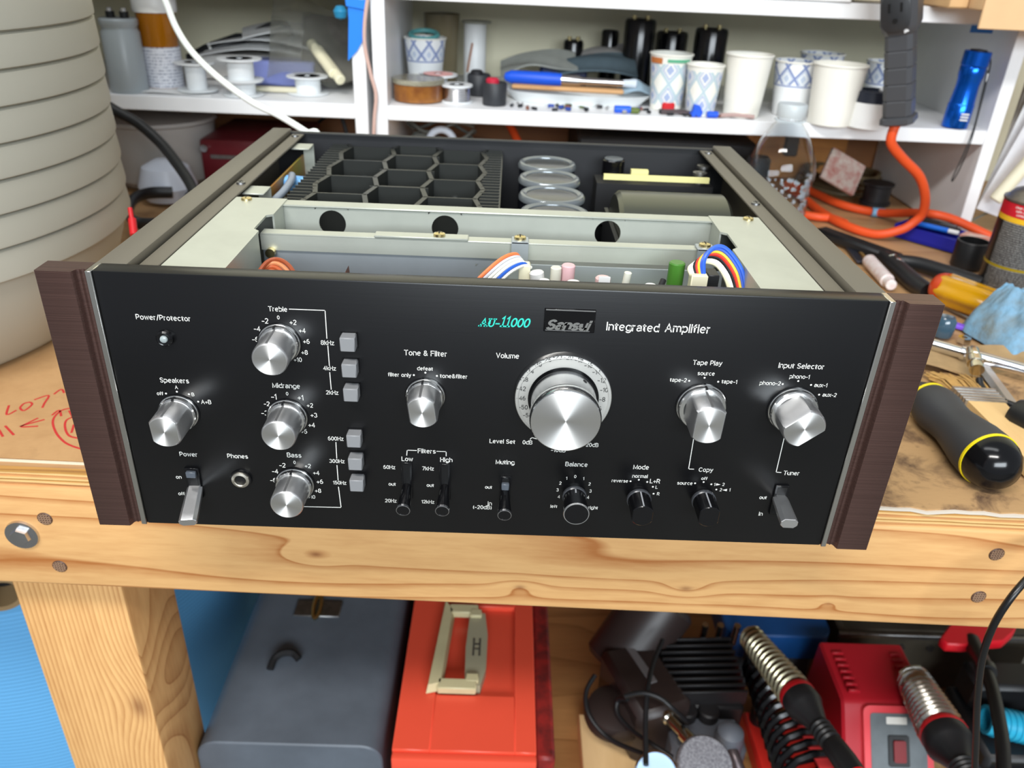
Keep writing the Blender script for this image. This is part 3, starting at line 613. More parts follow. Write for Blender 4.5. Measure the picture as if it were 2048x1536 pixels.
# volume
F = knob_root('v', 0.0395, 0.0975)
dial = part_at('volume_dial', MB().lathe([(0.0165, 0.0), (0.0268, 0.0), (0.0268, 0.0016), (0.0262, 0.0030), (0.0246, 0.0036), (0.0241, 0.0032), (0.0165, 0.0032)], 96),
               pm('dial_satin_silver', (172, 172, 168), 0.5, 0.25), F, amp)
part_at('dial_rim', MB().lathe([(0.0245, 0.0034), (0.0262, 0.00305), (0.02685, 0.0016), (0.0270, 0.0002), (0.0266, 0.0), (0.0244, 0.003)], 96), M_ALUBRIGHT, F, dial)
part_at('dial_gap', MB().lathe([(0.0150, 0.0033), (0.0192, 0.0033), (0.0192, 0.0036), (0.0150, 0.0036)], 72), M_BLACKGL, F, dial)
for t, a, b in (('-54', (0.0182, -0.0034, 0.0853), (0.0229, -0.0034, 0.0855)), ('-50', (0.0155, -0.0034, 0.0902), (0.0205, -0.0034, 0.0904)), ('-46', (0.0142, -0.0034, 0.0959), (0.0190, -0.0034, 0.0961)), ('-42', (0.0139, -0.0034, 0.1017), (0.0189, -0.0034, 0.1019)), ('-38', (0.0152, -0.0034, 0.1074), (0.0199, -0.0034, 0.1076)),
                ('-34', (0.0177, -0.0034, 0.1125), (0.0227, -0.0034, 0.1127)), ('-30', (0.0217, -0.0034, 0.1167), (0.0267, -0.0034, 0.1169)), ('-26', (0.0267, -0.0034, 0.1198), (0.0316, -0.0034, 0.1200)), ('-23', (0.0322, -0.0034, 0.1215), (0.0371, -0.0034, 0.1217)), ('-20', (0.0379, -0.0034, 0.1215), (0.0429, -0.0034, 0.1217)),
                ('-18', (0.0440, -0.0034, 0.1202), (0.0484, -0.0034, 0.1204)), ('-16', (0.0492, -0.0034, 0.1172), (0.0536, -0.0034, 0.1174)), ('-14', (0.0538, -0.0034, 0.1134), (0.0582, -0.0034, 0.1136)), ('-12', (0.0570, -0.0034, 0.1085), (0.0614, -0.0034, 0.1086)), ('-10', (0.0589, -0.0034, 0.1027), (0.0632, -0.0034, 0.1029)), ('-8', (0.0590, -0.0034, 0.0969), (0.0622, -0.0034, 0.0970)), ('-6', (0.0577, -0.0034, 0.0911), (0.0607, -0.0034, 0.0912))):
    caption(t, a, b, M_DARKPRINT, dial, y=-0.00345, name='dial_number', stroke=0.12)
L = 0.027
vk = part_at('volume_knob', MB().lathe([(0, 0.0036), (0.0176, 0.0036), (0.0174, 0.0185), (0, 0.0185)], 96), M_ALU, F, amp)
part_at('knob_rim', MB().lathe([(0.015, 0.0185), (0.0174, 0.0185), (0.0186, 0.0202), (0.0187, 0.0255), (0.0181, 0.0268), (0.0178, L - 0.0001), (0.015, L - 0.0001)], 96), M_ALUBRIGHT, F, vk)
part_at('knob_face', MB().lathe([(0.0179, L - 0.0003), (0.0177, L), (0, L)], 96), M_KNOBFACE, F, vk)
a = 0.62
part_at('pointer_dimple', MB().lathe([(0, 0.0004), (0.0011, 0.0003), (0.0013, 0), (0, -0.0004)], 16, Matrix.Rotation(-a, 4, 'Z') @ Matrix.Translation((0, 0.01745, 0.009)) @ Matrix.Rotation(-PI / 2, 4, 'X')), M_BLACKMT, F, vk)
part_at('setting_ring', MB().lathe([(0.0150, 0.0034), (0.0183, 0.0034), (0.0183, 0.0062), (0.0150, 0.0062)], 72), M_BLACKGL, F, vk)
# black knobs
def black_knob(x, z, r0, r1, L, flat=None, spin=0.0):
    F = knob_root('b', x, z, spin)
    if flat is None: body = MB().lathe([(0, 0), (r0, 0), (r0, 0.005), (r0 - 0.0004, 0.0055), (r1, L - 0.0004), (r1 - 0.0004, L), (0, L)], 48)
    else: body = loft([(flat_circle(r0, r0), 0), (flat_circle(r0, r0), 0.005), (flat_circle(r0 - 0.0003, flat + 0.0004), 0.0056), (flat_circle(r1, flat), L - 0.0004), (flat_circle(r1 - 0.0004, flat - 0.0004), L)])
    k = part_at('black_knob', body, M_BLACKGL, F, amp)
    part_at('pointer_line', MB().box((-0.0004, r0 - 0.0006, 0.0056), (0.0004, r0 + 0.0001, L - 0.0004), m=Matrix.Rotation((r1 - r0) / L, 4, 'X')), pm('pointer_grey', (150, 152, 156), 0.4) if 'pointer_grey' not in bpy.data.materials else bpy.data.materials['pointer_grey'], F, k)
    rim = [(r1 + 0.00015, L - 0.0007), (r1 - 0.0002, L + 0.0001), (r1 - 0.0005, L + 0.0001), (r1 - 0.0004, L - 0.0007)]
    if flat is None: part_at('silver_edge', MB().lathe(rim, 48), M_ALU, F, k)
    part_at('knob_skirt', MB().lathe([(r0, 0.0028), (r0 + 0.0003, 0.0032), (r0 + 0.0003, 0.0048), (r0 - 0.0002, 0.0054)], 48), pm('skirt_black', (60, 62, 66), 0.25) if 'skirt_black' not in bpy.data.materials else bpy.data.materials['skirt_black'], F, k)
    return k
black_knob(0.0505, 0.0332, 0.0067, 0.0073, 0.0205)
black_knob(0.0880, 0.0326, 0.0068, 0.0068, 0.0195, 0.0058, 0.0)
black_knob(0.1256, 0.0335, 0.0068, 0.0068, 0.0195, 0.0056, 0.0)
# toggle levers in slots
def slot(x, z0, z1, w):
    s = ob('switch_slot', MB().box((x - w / 2 - 0.0007, -0.0012, z0 - 0.0007), (x + w / 2 + 0.0007, 0.001, z1 + 0.0007), 0.0003), M_BLACKGL, amp)
    ob('slot_opening', MB().box((x - w / 2 + 0.0006, -0.0013, z0 + 0.0006), (x + w / 2 - 0.0006, -0.0005, z1 - 0.0006)), pm('slot_dark', (6, 6, 7), 0.5) if 'slot_dark' not in bpy.data.materials else bpy.data.materials['slot_dark'], s)
    return s
for x, z, zt in ((-0.0467, 0.0330, 0.0500), (-0.0248, 0.0335, 0.0500), (0.0102, 0.0320, 0.0425)):
    slot(x, 0.0262, zt, 0.0050)
    lv = ob('toggle_lever', MB().lathe([(0, 0), (0.0026, 0), (0.0029, 0.006), (0.0040, 0.0192), (0.0038, 0.0200), (0, 0.0200)], 32, axis((x, -0.0005, z + 0.0012), (x, -0.0200, z - 0.0012))), M_BLACKGL, amp)
    ob('lever_edge', MB().lathe([(0.0041, 0.0190), (0.00395, 0.0202), (0.0036, 0.0203), (0.0036, 0.0190)], 32, axis((x, -0.0005, z + 0.0012), (x, -0.0200, z - 0.0012))), M_STEEL, lv)
ob('slot_block', MB().box((0.0080, -0.0034, 0.0352), (0.0124, -0.0008, 0.0396), 0.0004), pm('slot_block_grey', (78, 84, 92), 0.3), amp)
def paddle(x0, z0, x1, z1, L, w, h):
    A = Vector((x0, -0.0005, z0)); B = Vector((x1, -L, z1))
    mb = MB(); c = h * 0.30
    sec = [(-w / 2 + c, -h / 2), (w / 2 - c, -h / 2), (w / 2, -h / 2 + c), (w / 2, h / 2 - c), (w / 2 - c, h / 2), (-w / 2 + c, h / 2), (-w / 2, h / 2 - c), (-w / 2, -h / 2 + c)]
    d = (B - A).normalized(); xx = Vector((1, 0, 0)); xx = (xx - d * xx.dot(d)).normalized(); zz = xx.cross(d); zz = zz if zz.z > 0 else -zz
    vs = []; ks = ((0, 0.86), (0.15, 0.92), (0.8, 1.0), (0.985, 1.0), (1.0, 0.94))
    for t, k in ks: vs += [tuple(A + (B - A) * t + xx * a * k + zz * b * k) for a, b in sec]
    fs = [tuple(range(8)), tuple(range(8 * (len(ks) - 1), 8 * len(ks)))]
    for q in range(len(ks) - 1):
        for i in range(8): j = (i + 1) % 8; fs.append((q * 8 + i, q * 8 + j, (q + 1) * 8 + j, (q + 1) * 8 + i))
    return ob('paddle_lever', mb.add(vs, fs), M_ALU, amp, ang=25)
slot(-0.1702, 0.0215, 0.0410, 0.0068); ob('slot_block', MB().box((-0.1730, -0.0032, 0.0362), (-0.1674, -0.0008, 0.0402), 0.0004), bpy.data.materials['slot_block_grey'], amp)
paddle(-0.1700, 0.0275, -0.1672, 0.0205, 0.0235, 0.0098, 0.0056)
slot(0.1708, 0.0235, 0.0430, 0.0068)
paddle(0.1708, 0.0345, 0.1702, 0.0330, 0.0225, 0.0096, 0.0062)
# push buttons
for z in (0.1269, 0.1116, 0.0969, 0.0675, 0.0522, 0.0374):
    ob('push_button', MB().box((-0.0787, -0.0070, z - 0.0040), (-0.0709, 0.0, z + 0.0040), 0.0005), M_GREYBTN, amp)
    ob('button_surround', MB().box((-0.0793, -0.0005, z - 0.0046), (-0.0703, 0.0002, z + 0.0046)), M_BLACKGL, amp)
F = knob_root('l', -0.1714, 0.1241)
lamp = part_at('pilot_lamp', MB().lathe([(0, 0), (0.0045, 0), (0.0044, 0.0018), (0.0036, 0.0026), (0.0028, 0.0022), (0, 0.0022)], 40), M_BLACKGL, F, amp)
part_at('lamp_lens', MB().lathe([(0.0022, 0.0018), (0.0018, 0.0030), (0.0010, 0.0035), (0, 0.0036)], 28), pm('clear_lens', (150, 160, 160), 0.15), F, lamp)
F = knob_root('j', -0.1427, 0.0348)
jack = part_at('headphone_jack', MB().lathe([(0.0033, -0.006), (0.0033, 0.0018), (0.0037, 0.0022), (0.0050, 0.0018), (0.0054, 0.0008), (0.0054, 0.0)], 44), pm('jack_ring', (216, 210, 196), 0.34, 1.0), F, amp)
part_at('jack_nut', MB().lathe([(0.0052, 0.0), (0.0064, 0.0), (0.0062, 0.0009), (0.0052, 0.001)], 44), M_BLACKGL, F, jack)
part_at('jack_hole', MB().lathe([(0.0034, 0.0004), (0, 0.0004)], 32), bpy.data.materials['slot_dark'], F, jack)

# chassis
for s in (-1, 1):
    mb = MB().box((s * 0.1895, 0.0115, 0.1535), (s * 0.2060, 0.360, 0.1600), 0.0012, seg=2)
    mb.box((s * 0.2040, 0.0115, 0.004), (s * 0.2060, 0.360, 0.157))
    sr = ob('side_rail', mb, M_RAILPAINT, amp)
    ob('rail_flange', MB().box((s * 0.1775, 0.0117, 0.1545), (s * 0.1880, 0.359, 0.1562), 0.0004), M_RAILPAINT, sr)
    ob('rail_groove', MB().box((s * 0.1878, 0.0118, 0.1490), (s * 0.1897, 0.359, 0.1520)), M_BLACKMT, sr)
    for y in (0.345, 0.185):
        sc = ob('screw', MB().lathe([(0, 0), (0.0032, 0), (0.0030, 0.0012), (0.0016, 0.0019), (0, 0.0019)], 20, Matrix.Translation((s * 0.183, y, 0.1562))), M_DULLSTEEL, amp)
        ob('screw_slot', MB().cbox((s * 0.183, y, 0.1581), (0.0036, 0.0007, 0.0003)).cbox((s * 0.183, y, 0.1581), (0.0007, 0.0036, 0.0003)), M_BLACKMT, sc)
    for y in (0.085, 0.30):
        ob('rubber_foot', MB().lathe([(0, BT), (0.012, BT), (0.013, 0.004), (0, 0.004)], 28, Matrix.Translation((s * 0.165, y, 0))), M_BLACKMT, amp)
ob('chassis_floor', MB().box((-0.204, 0.0115, 0.003), (0.204, 0.362, 0.005)), M_CHASSIS, amp)
ob('rear_panel', MB().box((-0.204, 0.3600, 0.004), (0.204, 0.3625, 0.1570)).box((-0.190, 0.3560, 0.1560), (0.190, 0.3625, 0.1572)), M_CHASSIS, amp)
# zinc inner frame
def slit_wall(x0, x1, y, z0, z1, holes, t=0.0012):
    """plate with round holes: outline split into quads round each hole"""
    mb = MB(); n = 28
    cuts = sorted(holes); xs = [x0]
    for hx, hz, r in cuts: xs += [hx - r * 1.25, hx + r * 1.25]
    xs.append(x1)
    for i in range(0, len(xs) - 1, 2): mb.box((xs[i], y, z0), (xs[i + 1], y + t, z1))
    for hx, hz, r in cuts:
        R = r * 1.25
        if hz + R < z1: mb.box((hx - R, y, hz + R), (hx + R, y + t, z1))
        if hz - R > z0: mb.box((hx - R, y, z0), (hx + R, y + t, hz - R))
        top = min(R, z1 - hz)
        inn = [(hx + r * math.cos(2 * PI * k / n), hz + min(r * math.sin(2 * PI * k / n), top)) for k in range(n)]
        out = []
        for k in range(n):
            c, s = math.cos(2 * PI * k / n), math.sin(2 * PI * k / n); m = max(abs(c), abs(s))
            out.append((hx + R * c / m, hz + min(R * s / m, top)))
        for k in range(n):
            j = (k + 1) % n
            for yy in (y, y + t):
                mb.add([(inn[k][0], yy, inn[k][1]), (inn[j][0], yy, inn[j][1]), (out[j][0], yy, out[j][1]), (out[k][0], yy, out[k][1])], [(0, 1, 2, 3)])
            mb.add([(inn[k][0], y, inn[k][1]), (inn[j][0], y, inn[j][1]), (inn[j][0], y + t, inn[j][1]), (inn[k][0], y + t, inn[k][1])], [(0, 1, 2, 3)])
    return mb
ob('cross_wall', slit_wall(-0.1755, 0.1755, 0.1430, 0.006, 0.1550, [(-0.1110, 0.1433, 0.0090), (-0.0356, 0.1429, 0.0090), (0.0739, 0.1439, 0.0088)]), M_ZINC, amp)
ob('cross_lip', MB().box((-0.1760, 0.1415, 0.1538), (0.1760, 0.1535, 0.1553), 0.0006), M_ZINC, amp)
for s in (-1, 1):
    xi = 0.1425
    poly = [(0.1765, 0.013), (0.1765, 0.1530), (xi, 0.1530), (xi, 0.118), (xi + 0.004, 0.115), (xi + 0.004, 0.088), (xi, 0.084), (xi, 0.013)]
    fp = ob('side_plate', MB().prism([(s * x, y) for x, y in (poly if s > 0 else poly[::-1])], 0.1546, 0.1560), M_ZINC, amp)
    ob('plate_skirt', MB().box((s * (xi + 0.0002), 0.014, 0.02), (s * (xi + 0.0014), 0.083, 0.1546)).box((s * (xi + 0.0002), 0.119, 0.02), (s * (xi + 0.0014), 0.142, 0.1546)), M_ZINC, fp)
    for px, py in ((0.168, 0.147),):
        sc = ob('screw', MB().lathe([(0, 0), (0.0036, 0), (0.0034, 0.0013), (0.0018, 0.0021), (0, 0.0021)], 20, Matrix.Translation((s * px, py, 0.1560))), M_SCREW, amp)
        ob('screw_slot', MB().cbox((s * px, py, 0.1580), (0.004, 0.0007, 0.0003)).cbox((s * px, py, 0.1580), (0.0007, 0.004, 0.0003)), M_BLACKMT, sc)
ob('cross_bar', MB().box((-0.1465, 0.0985, 0.1485), (0.1445, 0.1075, 0.1498), 0.0004).box((-0.1465, 0.0985, 0.139), (0.1445, 0.0996, 0.1490)), M_ZINC, amp)
ob('front_shield', slit_wall(-0.146, 0.008, 0.1000, 0.006, 0.1490, [(-0.0046, 0.126, 0.0068)]), M_ZINCBLUE, amp)
sh = MB().box((0.008, 0.0955, 0.006), (0.1425, 0.0967, 0.1370))
for a, b in ((0.0090, 0.0196), (0.1245, 0.1355)):
    sh.box((a, 0.0955, 0.136), (b, 0.0967, 0.1512)); sh.box((a, 0.0955, 0.1500), (b, 0.1065, 0.1514), 0.0004)
ob('right_shield', sh, M_ZINCBLUE, amp)
ob('bar_strip', MB().box((-0.0760, 0.0975, 0.1500), (-0.0180, 0.1065, 0.1513), 0.0003), M_ZINC, amp)
for x in (-0.0360, 0.0143, 0.1300):
    sc = ob('screw', MB().lathe([(0.0013, -0.014), (0.0013, 0), (0.0038, 0), (0.0036, 0.0015), (0.0018, 0.0023), (0, 0.0023)], 20, Matrix.Translation((x, 0.1020, 0.1514))), M_SCREW, amp)
    ob('screw_slot', MB().cbox((x, 0.1020, 0.1536), (0.0042, 0.0008, 0.0003)).cbox((x, 0.1020, 0.1536), (0.0008, 0.0042, 0.0003)), M_BLACKMT, sc)
ob('screw', MB().cyl((-0.1405, 0.0985, 0.138), (-0.1405, 0.0945, 0.138), 0.003), M_SCREW, amp)
# heat sink with honeycomb webs
hz0, hz1 = 0.030, 0.1485
sink = ob('heat_sink', MB().box((-0.152, 0.158, 0.020), (0.0, 0.3585, 0.030)), M_SINK, amp)
zig = {-0.1368: 1, -0.0958: -1, -0.0565: 1, -0.0155: -1}
lev = [0.1475, 0.1725, 0.1975, 0.2225, 0.2475, 0.2735, 0.2990, 0.3240, 0.3490, 0.3585]
def wall(mb, a, b, t, z0=hz0, z1=hz1):
    d = Vector((b[0] - a[0], b[1] - a[1], 0)); n = Vector((-d.y, d.x, 0)).normalized() * t / 2
    A = Vector((a[0], a[1], 0)); B = Vector((b[0], b[1], 0))
    mb.prism([tuple((A - n)[:2]), tuple((B - n)[:2]), tuple((B + n)[:2]), tuple((A + n)[:2])], z0, z1)
colx = sorted(zig)
for ci, x in enumerate(colx):
    mb = MB(); pts = []
    for k, y in enumerate(lev[1:], 1):
        mid = k % 2 == 1            # odd levels carry the middle column's webs
        off = 0.0026 if mid == (zig[x] < 0) else -0.0026
        pts.append((x + off, y))
    for a, b in zip(pts, pts[1:]): wall(mb, a, b, 0.0036)
    ob('zigzag_wall', mb, M_SINK, sink)
def zx(ci, k): return colx[ci] + (0.0026 if (k % 2 == 1) == (zig[colx[ci]] < 0) else -0.0026)
for k in range(1, len(lev)):
    if k % 2 == 1: spans = [(1, 2)]
    else: spans = [(0, 1), (2, 3)]
    for a, b in spans:
        mb = MB(); mb.box((zx(a, k) - 0.0015, lev[k] - 0.0008, hz0), (zx(b, k) + 0.0015, lev[k] + 0.0008, hz1))
        if k % 2 == 1: mb.box((zx(a, k) - 0.005, lev[k] - 0.0019, hz1 - 0.03), (zx(b, k) + 0.005, lev[k] - 0.0011, hz1))
        w = ob('web', mb, M_SINK, sink)
        if (k, a) in ((8, 2), (4, 2), (6, 0)):
            cx = (zx(a, k) + zx(b, k)) / 2
            ob('web_screw', MB().cyl((cx, lev[k] - 0.0008, 0.132), (cx, lev[k] - 0.004, 0.132), 0.0035, n=14), M_DULLSTEEL, w)
for i in range(24):
    y = 0.1650 + i * 0.0083
    ob('fin', MB().box((-0.0150, y - 0.0007, hz0), (-0.0004, y + 0.0007, hz1)), M_SINK, sink)
    ob('fin', MB().box((-0.1525, y - 0.0007, hz0), (-0.1370, y + 0.0007, hz1)), M_SINK, sink)
ob('end_plate', MB().box((-0.0008, 0.160, hz0), (0.0006, 0.3585, hz1 - 0.001)), M_SINK, sink)
# filter capacitors, transformer and small parts behind the cross wall
M_CANTOP = pm('can_top_grey', (112, 118, 122), 0.22, 0.35)
M_CANDISC = pm('can_disc_dark', (64, 66, 66), 0.2)
for y in (0.178, 0.225, 0.275, 0.325):
    x = 0.0395
    can = ob('filter_capacitor', MB().lathe([(0, 0.02), (0.0242, 0.02), (0.0242, 0.1425), (0, 0.1425)], 56, Matrix.Translation((x, y, 0))), pm('can_sleeve', (22, 24, 32), 0.25) if 'can_sleeve' not in bpy.data.materials else bpy.data.materials['can_sleeve'], amp)
    ob('can_rim', MB().lathe([(0.0242, 0.1415), (0.0254, 0.1430), (0.0254, 0.1452), (0.0240, 0.1472), (0.0222, 0.1477), (0.0196, 0.1466), (0.0192, 0.1450)], 56, Matrix.Translation((x, y, 0))), M_CANTOP, can)
    ob('can_disc', MB().lathe([(0.0196, 0.1458), (0.017, 0.1462), (0, 0.1464)], 40, Matrix.Translation((x, y, 0))), M_CANDISC, can)
tr = MB(); sec = []
for i in range(13):
    t = PI * i / 12; sec.append((0.218 - 0.044 * math.cos(t), 0.116 + 0.036 * math.sin(t)))
sec = [(0.174, 0.02)] + sec + [(0.262, 0.02)]
tr.prism([(y, z) for y, z in sec], 0.088, 0.172, Matrix(((0, 0, 1, 0), (1, 0, 0, 0), (0, 1, 0, 0), (0, 0, 0, 1))), bev=0.003)
ob('power_transformer', tr, pm('transformer_shield', (96, 98, 88), 0.3, 0.75), amp, ang=25)
ob('transformer_band', MB().box((0.0845, 0.176, 0.02), (0.0875, 0.26, 0.128)), M_CHASSIS, amp); ob('transformer_band', MB().box((0.1725, 0.176, 0.02), (0.177, 0.26, 0.122)), M_CHASSIS, amp)
ob('fuse_board', MB().box((0.0870, 0.302, 0.1400), (0.1770, 0.305, 0.1445)), pm('pale_yellow_board', (224, 218, 150), 0.5), amp)
ob('fuse_board_base', MB().box((0.082, 0.305, 0.10), (0.182, 0.335, 0.136)), M_BLACKMT, amp)
ob('board_tab', MB().box((0.113, 0.322, 0.136), (0.128, 0.328, 0.1440)), bpy.data.materials['pale_yellow_board'], amp)
rc = ob('small_capacitor', MB().cyl((0.0985, 0.336, 0.09), (0.0985, 0.336, 0.1500), 0.0098, n=32, bev=0.001), M_BLACKGL, amp)
ob('cap_top', MB().cyl((0.0985, 0.336, 0.1495), (0.0985, 0.336, 0.1506), 0.0082, n=28), M_CANTOP, rc)
ob('terminal_post', MB().cyl((0.172, 0.318, 0.13), (0.172, 0.318, 0.146), 0.004).cyl((0.172, 0.318, 0.143), (0.172, 0.318, 0.1455), 0.0062), M_DULLSTEEL, amp)
ob('terminal_post', MB().cyl((0.178, 0.332, 0.13), (0.178, 0.332, 0.148), 0.004).cyl((0.178, 0.332, 0.146), (0.178, 0.332, 0.1482), 0.0062), M_DULLSTEEL, amp)
# board along the left rail with its tabs, cable and blue capacitor
ob('amplifier_board', MB().box((-0.1745, 0.170, 0.075), (-0.1730, 0.330, 0.1440)), pm('phenolic_board', (168, 104, 54), 0.5, vcol=(132, 128, 48), vscale=26), amp)
for y in (0.172, 0.312):
    ob('board_bracket', MB().box((-0.1790, y, 0.1520), (-0.1640, y + 0.020, 0.1532), 0.0004).box((-0.1730, y + 0.018, 0.12), (-0.1640, y + 0.0195, 0.1525)), M_ZINC, amp)
bc = ob('blue_capacitor', MB().cyl((-0.172, 0.262, 0.1370), (-0.154, 0.258, 0.1370), 0.0066, n=28, bev=0.0012), pm('blue_sleeve', (44, 128, 206), 0.35, vcol=(150, 200, 235), vscale=260), amp)
ob('capacitor_lead', MB().tube([(-0.154, 0.258, 0.137), (-0.150, 0.257, 0.137)], 0.0006, 6), M_STEEL, bc)
ob('pale_capacitor', MB().cyl((-0.160, 0.275, 0.133), (-0.148, 0.282, 0.140), 0.0052, n=24, bev=0.0015), pm('pale_green_sleeve', (186, 196, 170), 0.4), amp)
ob('grey_cable', MB().tube([(-0.1700, 0.168, 0.128), (-0.1660, 0.185, 0.139), (-0.1620, 0.215, 0.1430), (-0.1630, 0.243, 0.1440), (-0.1670, 0.262, 0.1430), (-0.171, 0.268, 0.130)], 0.0030, 12, smooth=6), pm('grey_cable_sheath', (126, 136, 150), 0.4), amp)
ob('tan_cable', MB().tube([(-0.1720, 0.165, 0.126), (-0.1690, 0.190, 0.137), (-0.1650, 0.222, 0.141), (-0.1660, 0.248, 0.141)], 0.0022, 10, smooth=6), pm('tan_sheath', (198, 178, 132), 0.5), amp)
ob('yellow_block', MB().box((-0.162, 0.196, 0.10), (-0.1555, 0.21, 0.135), 0.001), pm('cream_block', (206, 196, 120), 0.5), amp)
# preamplifier board, parts and wiring between the shield and the front panel
ob('preamp_board', MB().box((0.0, 0.030, 0.122), (0.142, 0.094, 0.1236)), pm('green_board', (96, 104, 60), 0.5), amp)
def can2(x, y, r, top, col, tilt=(0, 0)):
    c = MB().cyl((x, y, 0.1236), (x + tilt[0], y + tilt[1], top), r, n=22, bev=r * 0.15)
    return ob('board_capacitor', c, pm('sleeve_%d_%d' % (round(x * 1e4), round(y * 1e4)), col, 0.35), amp)
can2(0.1062, 0.066, 0.0048, 0.1530, (64, 116, 40)); can2(0.0422, 0.060, 0.0040, 0.1510, (212, 172, 176)); can2(0.0350, 0.058, 0.0032, 0.1500, (206, 204, 190))
can2(0.0275, 0.052, 0.0042, 0.1490, (206, 206, 204), tilt=(-0.004, 0.0)); can2(0.0280, 0.046, 0.0032, 0.1465, (226, 226, 222)); can2(0.0615, 0.050, 0.0044, 0.1480, (214, 180, 178))
can2(0.0445, 0.046, 0.0040, 0.1462, (222, 220, 216)); can2(0.0725, 0.050, 0.0022, 0.1515, (214, 214, 200), tilt=(0.003, 0)); can2(0.0888, 0.048, 0.0036, 0.1452, (230, 230, 228))
ob('paper_flag', MB().box((0.0585, 0.0450, 0.145), (0.0650, 0.0456, 0.1500), 0.0, Matrix.Translation((0.0, 0, 0))), M_PAPER, amp)
ob('resistor', MB().cyl((0.0930, 0.044, 0.143), (0.0960, 0.050, 0.1475), 0.0018, n=12), M_BLACKMT, amp)
M_CONN = pm('cream_connector', (220, 214, 186), 0.5)
ob('plug_socket', MB().box((0.0135, 0.054, 0.1236), (0.0200, 0.062, 0.1515), 0.0006), M_CONN, amp)
ob('plug_socket', MB().box((0.1120, 0.050, 0.1236), (0.1215, 0.058, 0.1510), 0.0006), M_CONN, amp)
ob('relay', MB().box((0.1225, 0.054, 0.1236), (0.1290, 0.066, 0.1500), 0.0004), M_BLACKPL, amp)
def wires(cols, pts, r=0.0011, fan=0.0016):
    for i, c in enumerate(cols):
        k = i - (len(cols) - 1) / 2
        key = 'wire_%d_%d_%d' % c
        m = bpy.data.materials.get(key) or pm(key, c, 0.4)
        q = [(p[0] + k * fan * p[3], p[1] + k * fan * p[4], p[2] + k * fan * p[5]) for p in pts]
        ob('wire', MB().tube(q, r, 8, smooth=5), m, amp)
wires([(230, 120, 70), (200, 200, 205), (226, 224, 214), (232, 232, 226), (40, 92, 190), (226, 224, 214)],
      [(-0.014, 0.030, 0.1380, 1, 0.3, -0.6), (-0.004, 0.038, 0.1470, 1, 0.3, -0.8), (0.006, 0.048, 0.1535, 0.6, 0, -1.0), (0.0140, 0.055, 0.1545, 0.5, 0, -0.8), (0.0172, 0.058, 0.149, 0.8, 0, 0)])
wires([(232, 226, 190), (228, 228, 222), (24, 24, 26), (206, 52, 40), (226, 186, 40), (40, 80, 180), (44, 92, 196)],
      [(0.1165, 0.054, 0.1490, 0.7, 0, 0), (0.1155, 0.057, 0.1560, 0.8, 0, 0.6), (0.1220, 0.060, 0.1605, 0.8, 0.2, 0.9), (0.1300, 0.060, 0.1590, 0.6, 0, 0.9), (0.1370, 0.055, 0.151, 0.9, 0, 0.5), (0.1405, 0.048, 0.140, 0.8, 0, 0.3)], 0.0013)
wires([(206, 112, 66), (188, 96, 58), (214, 140, 96), (150, 72, 40)],
      [(-0.140, 0.036, 0.130, 1, 0, 0.8), (-0.136, 0.050, 0.1410, 0.8, 0.5, 1.0), (-0.1290, 0.058, 0.1445, 0.4, 0.5, 1.0), (-0.1200, 0.052, 0.1430, 0.8, 0.5, 1.0), (-0.110, 0.040, 0.134, 1, 0, 0.6)], 0.0013, 0.002)
ob('brown_disc', MB().prism([(-0.0010, 0), (0.0010, 0), (0.0010, 0.02), (0, 0.024), (-0.001, 0.02)], -0.004, 0.004, Matrix.Translation((-0.0885, 0.055, 0.122)) @ Matrix.Rotation(PI / 2, 4, 'X') @ Matrix.Rotation(-0.15, 4, 'Z')), pm('brown_component', (112, 68, 52), 0.5), amp)

# ---------------------------------------------------------------- things standing on the shelves
def up(prof, p, n=36): return MB().lathe(prof, n, Matrix.Translation(p))
def diamond(name, base, ink, ink2, k, vs, z0, z1, edge=None):
    """printed diamonds going round a cup between two heights"""
    m = bpy.data.materials.new(name); m.use_nodes = True; nt = NT(m); p = nt.n['Principled BSDF']
    tc = nt.node('ShaderNodeTexCoord'); s = nt.node('ShaderNodeSeparateXYZ'); nt.link(tc.outputs['Object'], s.inputs[0])
    u = nt.math('MULTIPLY', nt.math('ARCTAN2', s.outputs[1], s.outputs[0]), k / (2 * PI)); v = nt.math('MULTIPLY', s.outputs[2], vs)
    a = nt.math('ABSOLUTE', nt.math('SUBTRACT', nt.math('FRACT', nt.math('ADD', u, 50)), 0.5)); b = nt.math('ABSOLUTE', nt.math('SUBTRACT', nt.math('FRACT', nt.math('ADD', v, 50)), 0.5))
    d = nt.math('ADD', a, b)
    ring = nt.math('LESS_THAN', nt.math('ABSOLUTE', nt.math('SUBTRACT', d, 0.5)), 0.085); core = nt.math('LESS_THAN', d, 0.2)
    ring2 = nt.math('LESS_THAN', nt.math('ABSOLUTE', nt.math('SUBTRACT', d, 0.34)), 0.04)
    band = nt.math('MULTIPLY', nt.math('GREATER_THAN', s.outputs[2], z0), nt.math('LESS_THAN', s.outputs[2], z1))
    c = nt.mix(nt.math('MULTIPLY', ring, band), lin(base), lin(ink)); c = nt.mix(nt.math('MULTIPLY', nt.math('MAXIMUM', core, ring2), band), c, lin(ink2))
    if edge is not None:
        e = nt.math('LESS_THAN', nt.math('ABSOLUTE', nt.math('SUBTRACT', s.outputs[2], edge)), 0.0009); c = nt.mix(e, c, lin(ink))
    nt.link(c, p.inputs['Base Color']); p.inputs['Roughness'].default_value = 0.6
    return m
M_CUPBLUE = diamond('cup_blue_band', (232, 234, 234), (122, 138, 182), (186, 198, 216), 8, 36, 0.006, 0.0345, 0.0045)
M_CUPPALE = diamond('cup_pale_diamonds', (232, 231, 222), (178, 198, 206), (160, 174, 206), 6, 30, -0.027, 0.024)
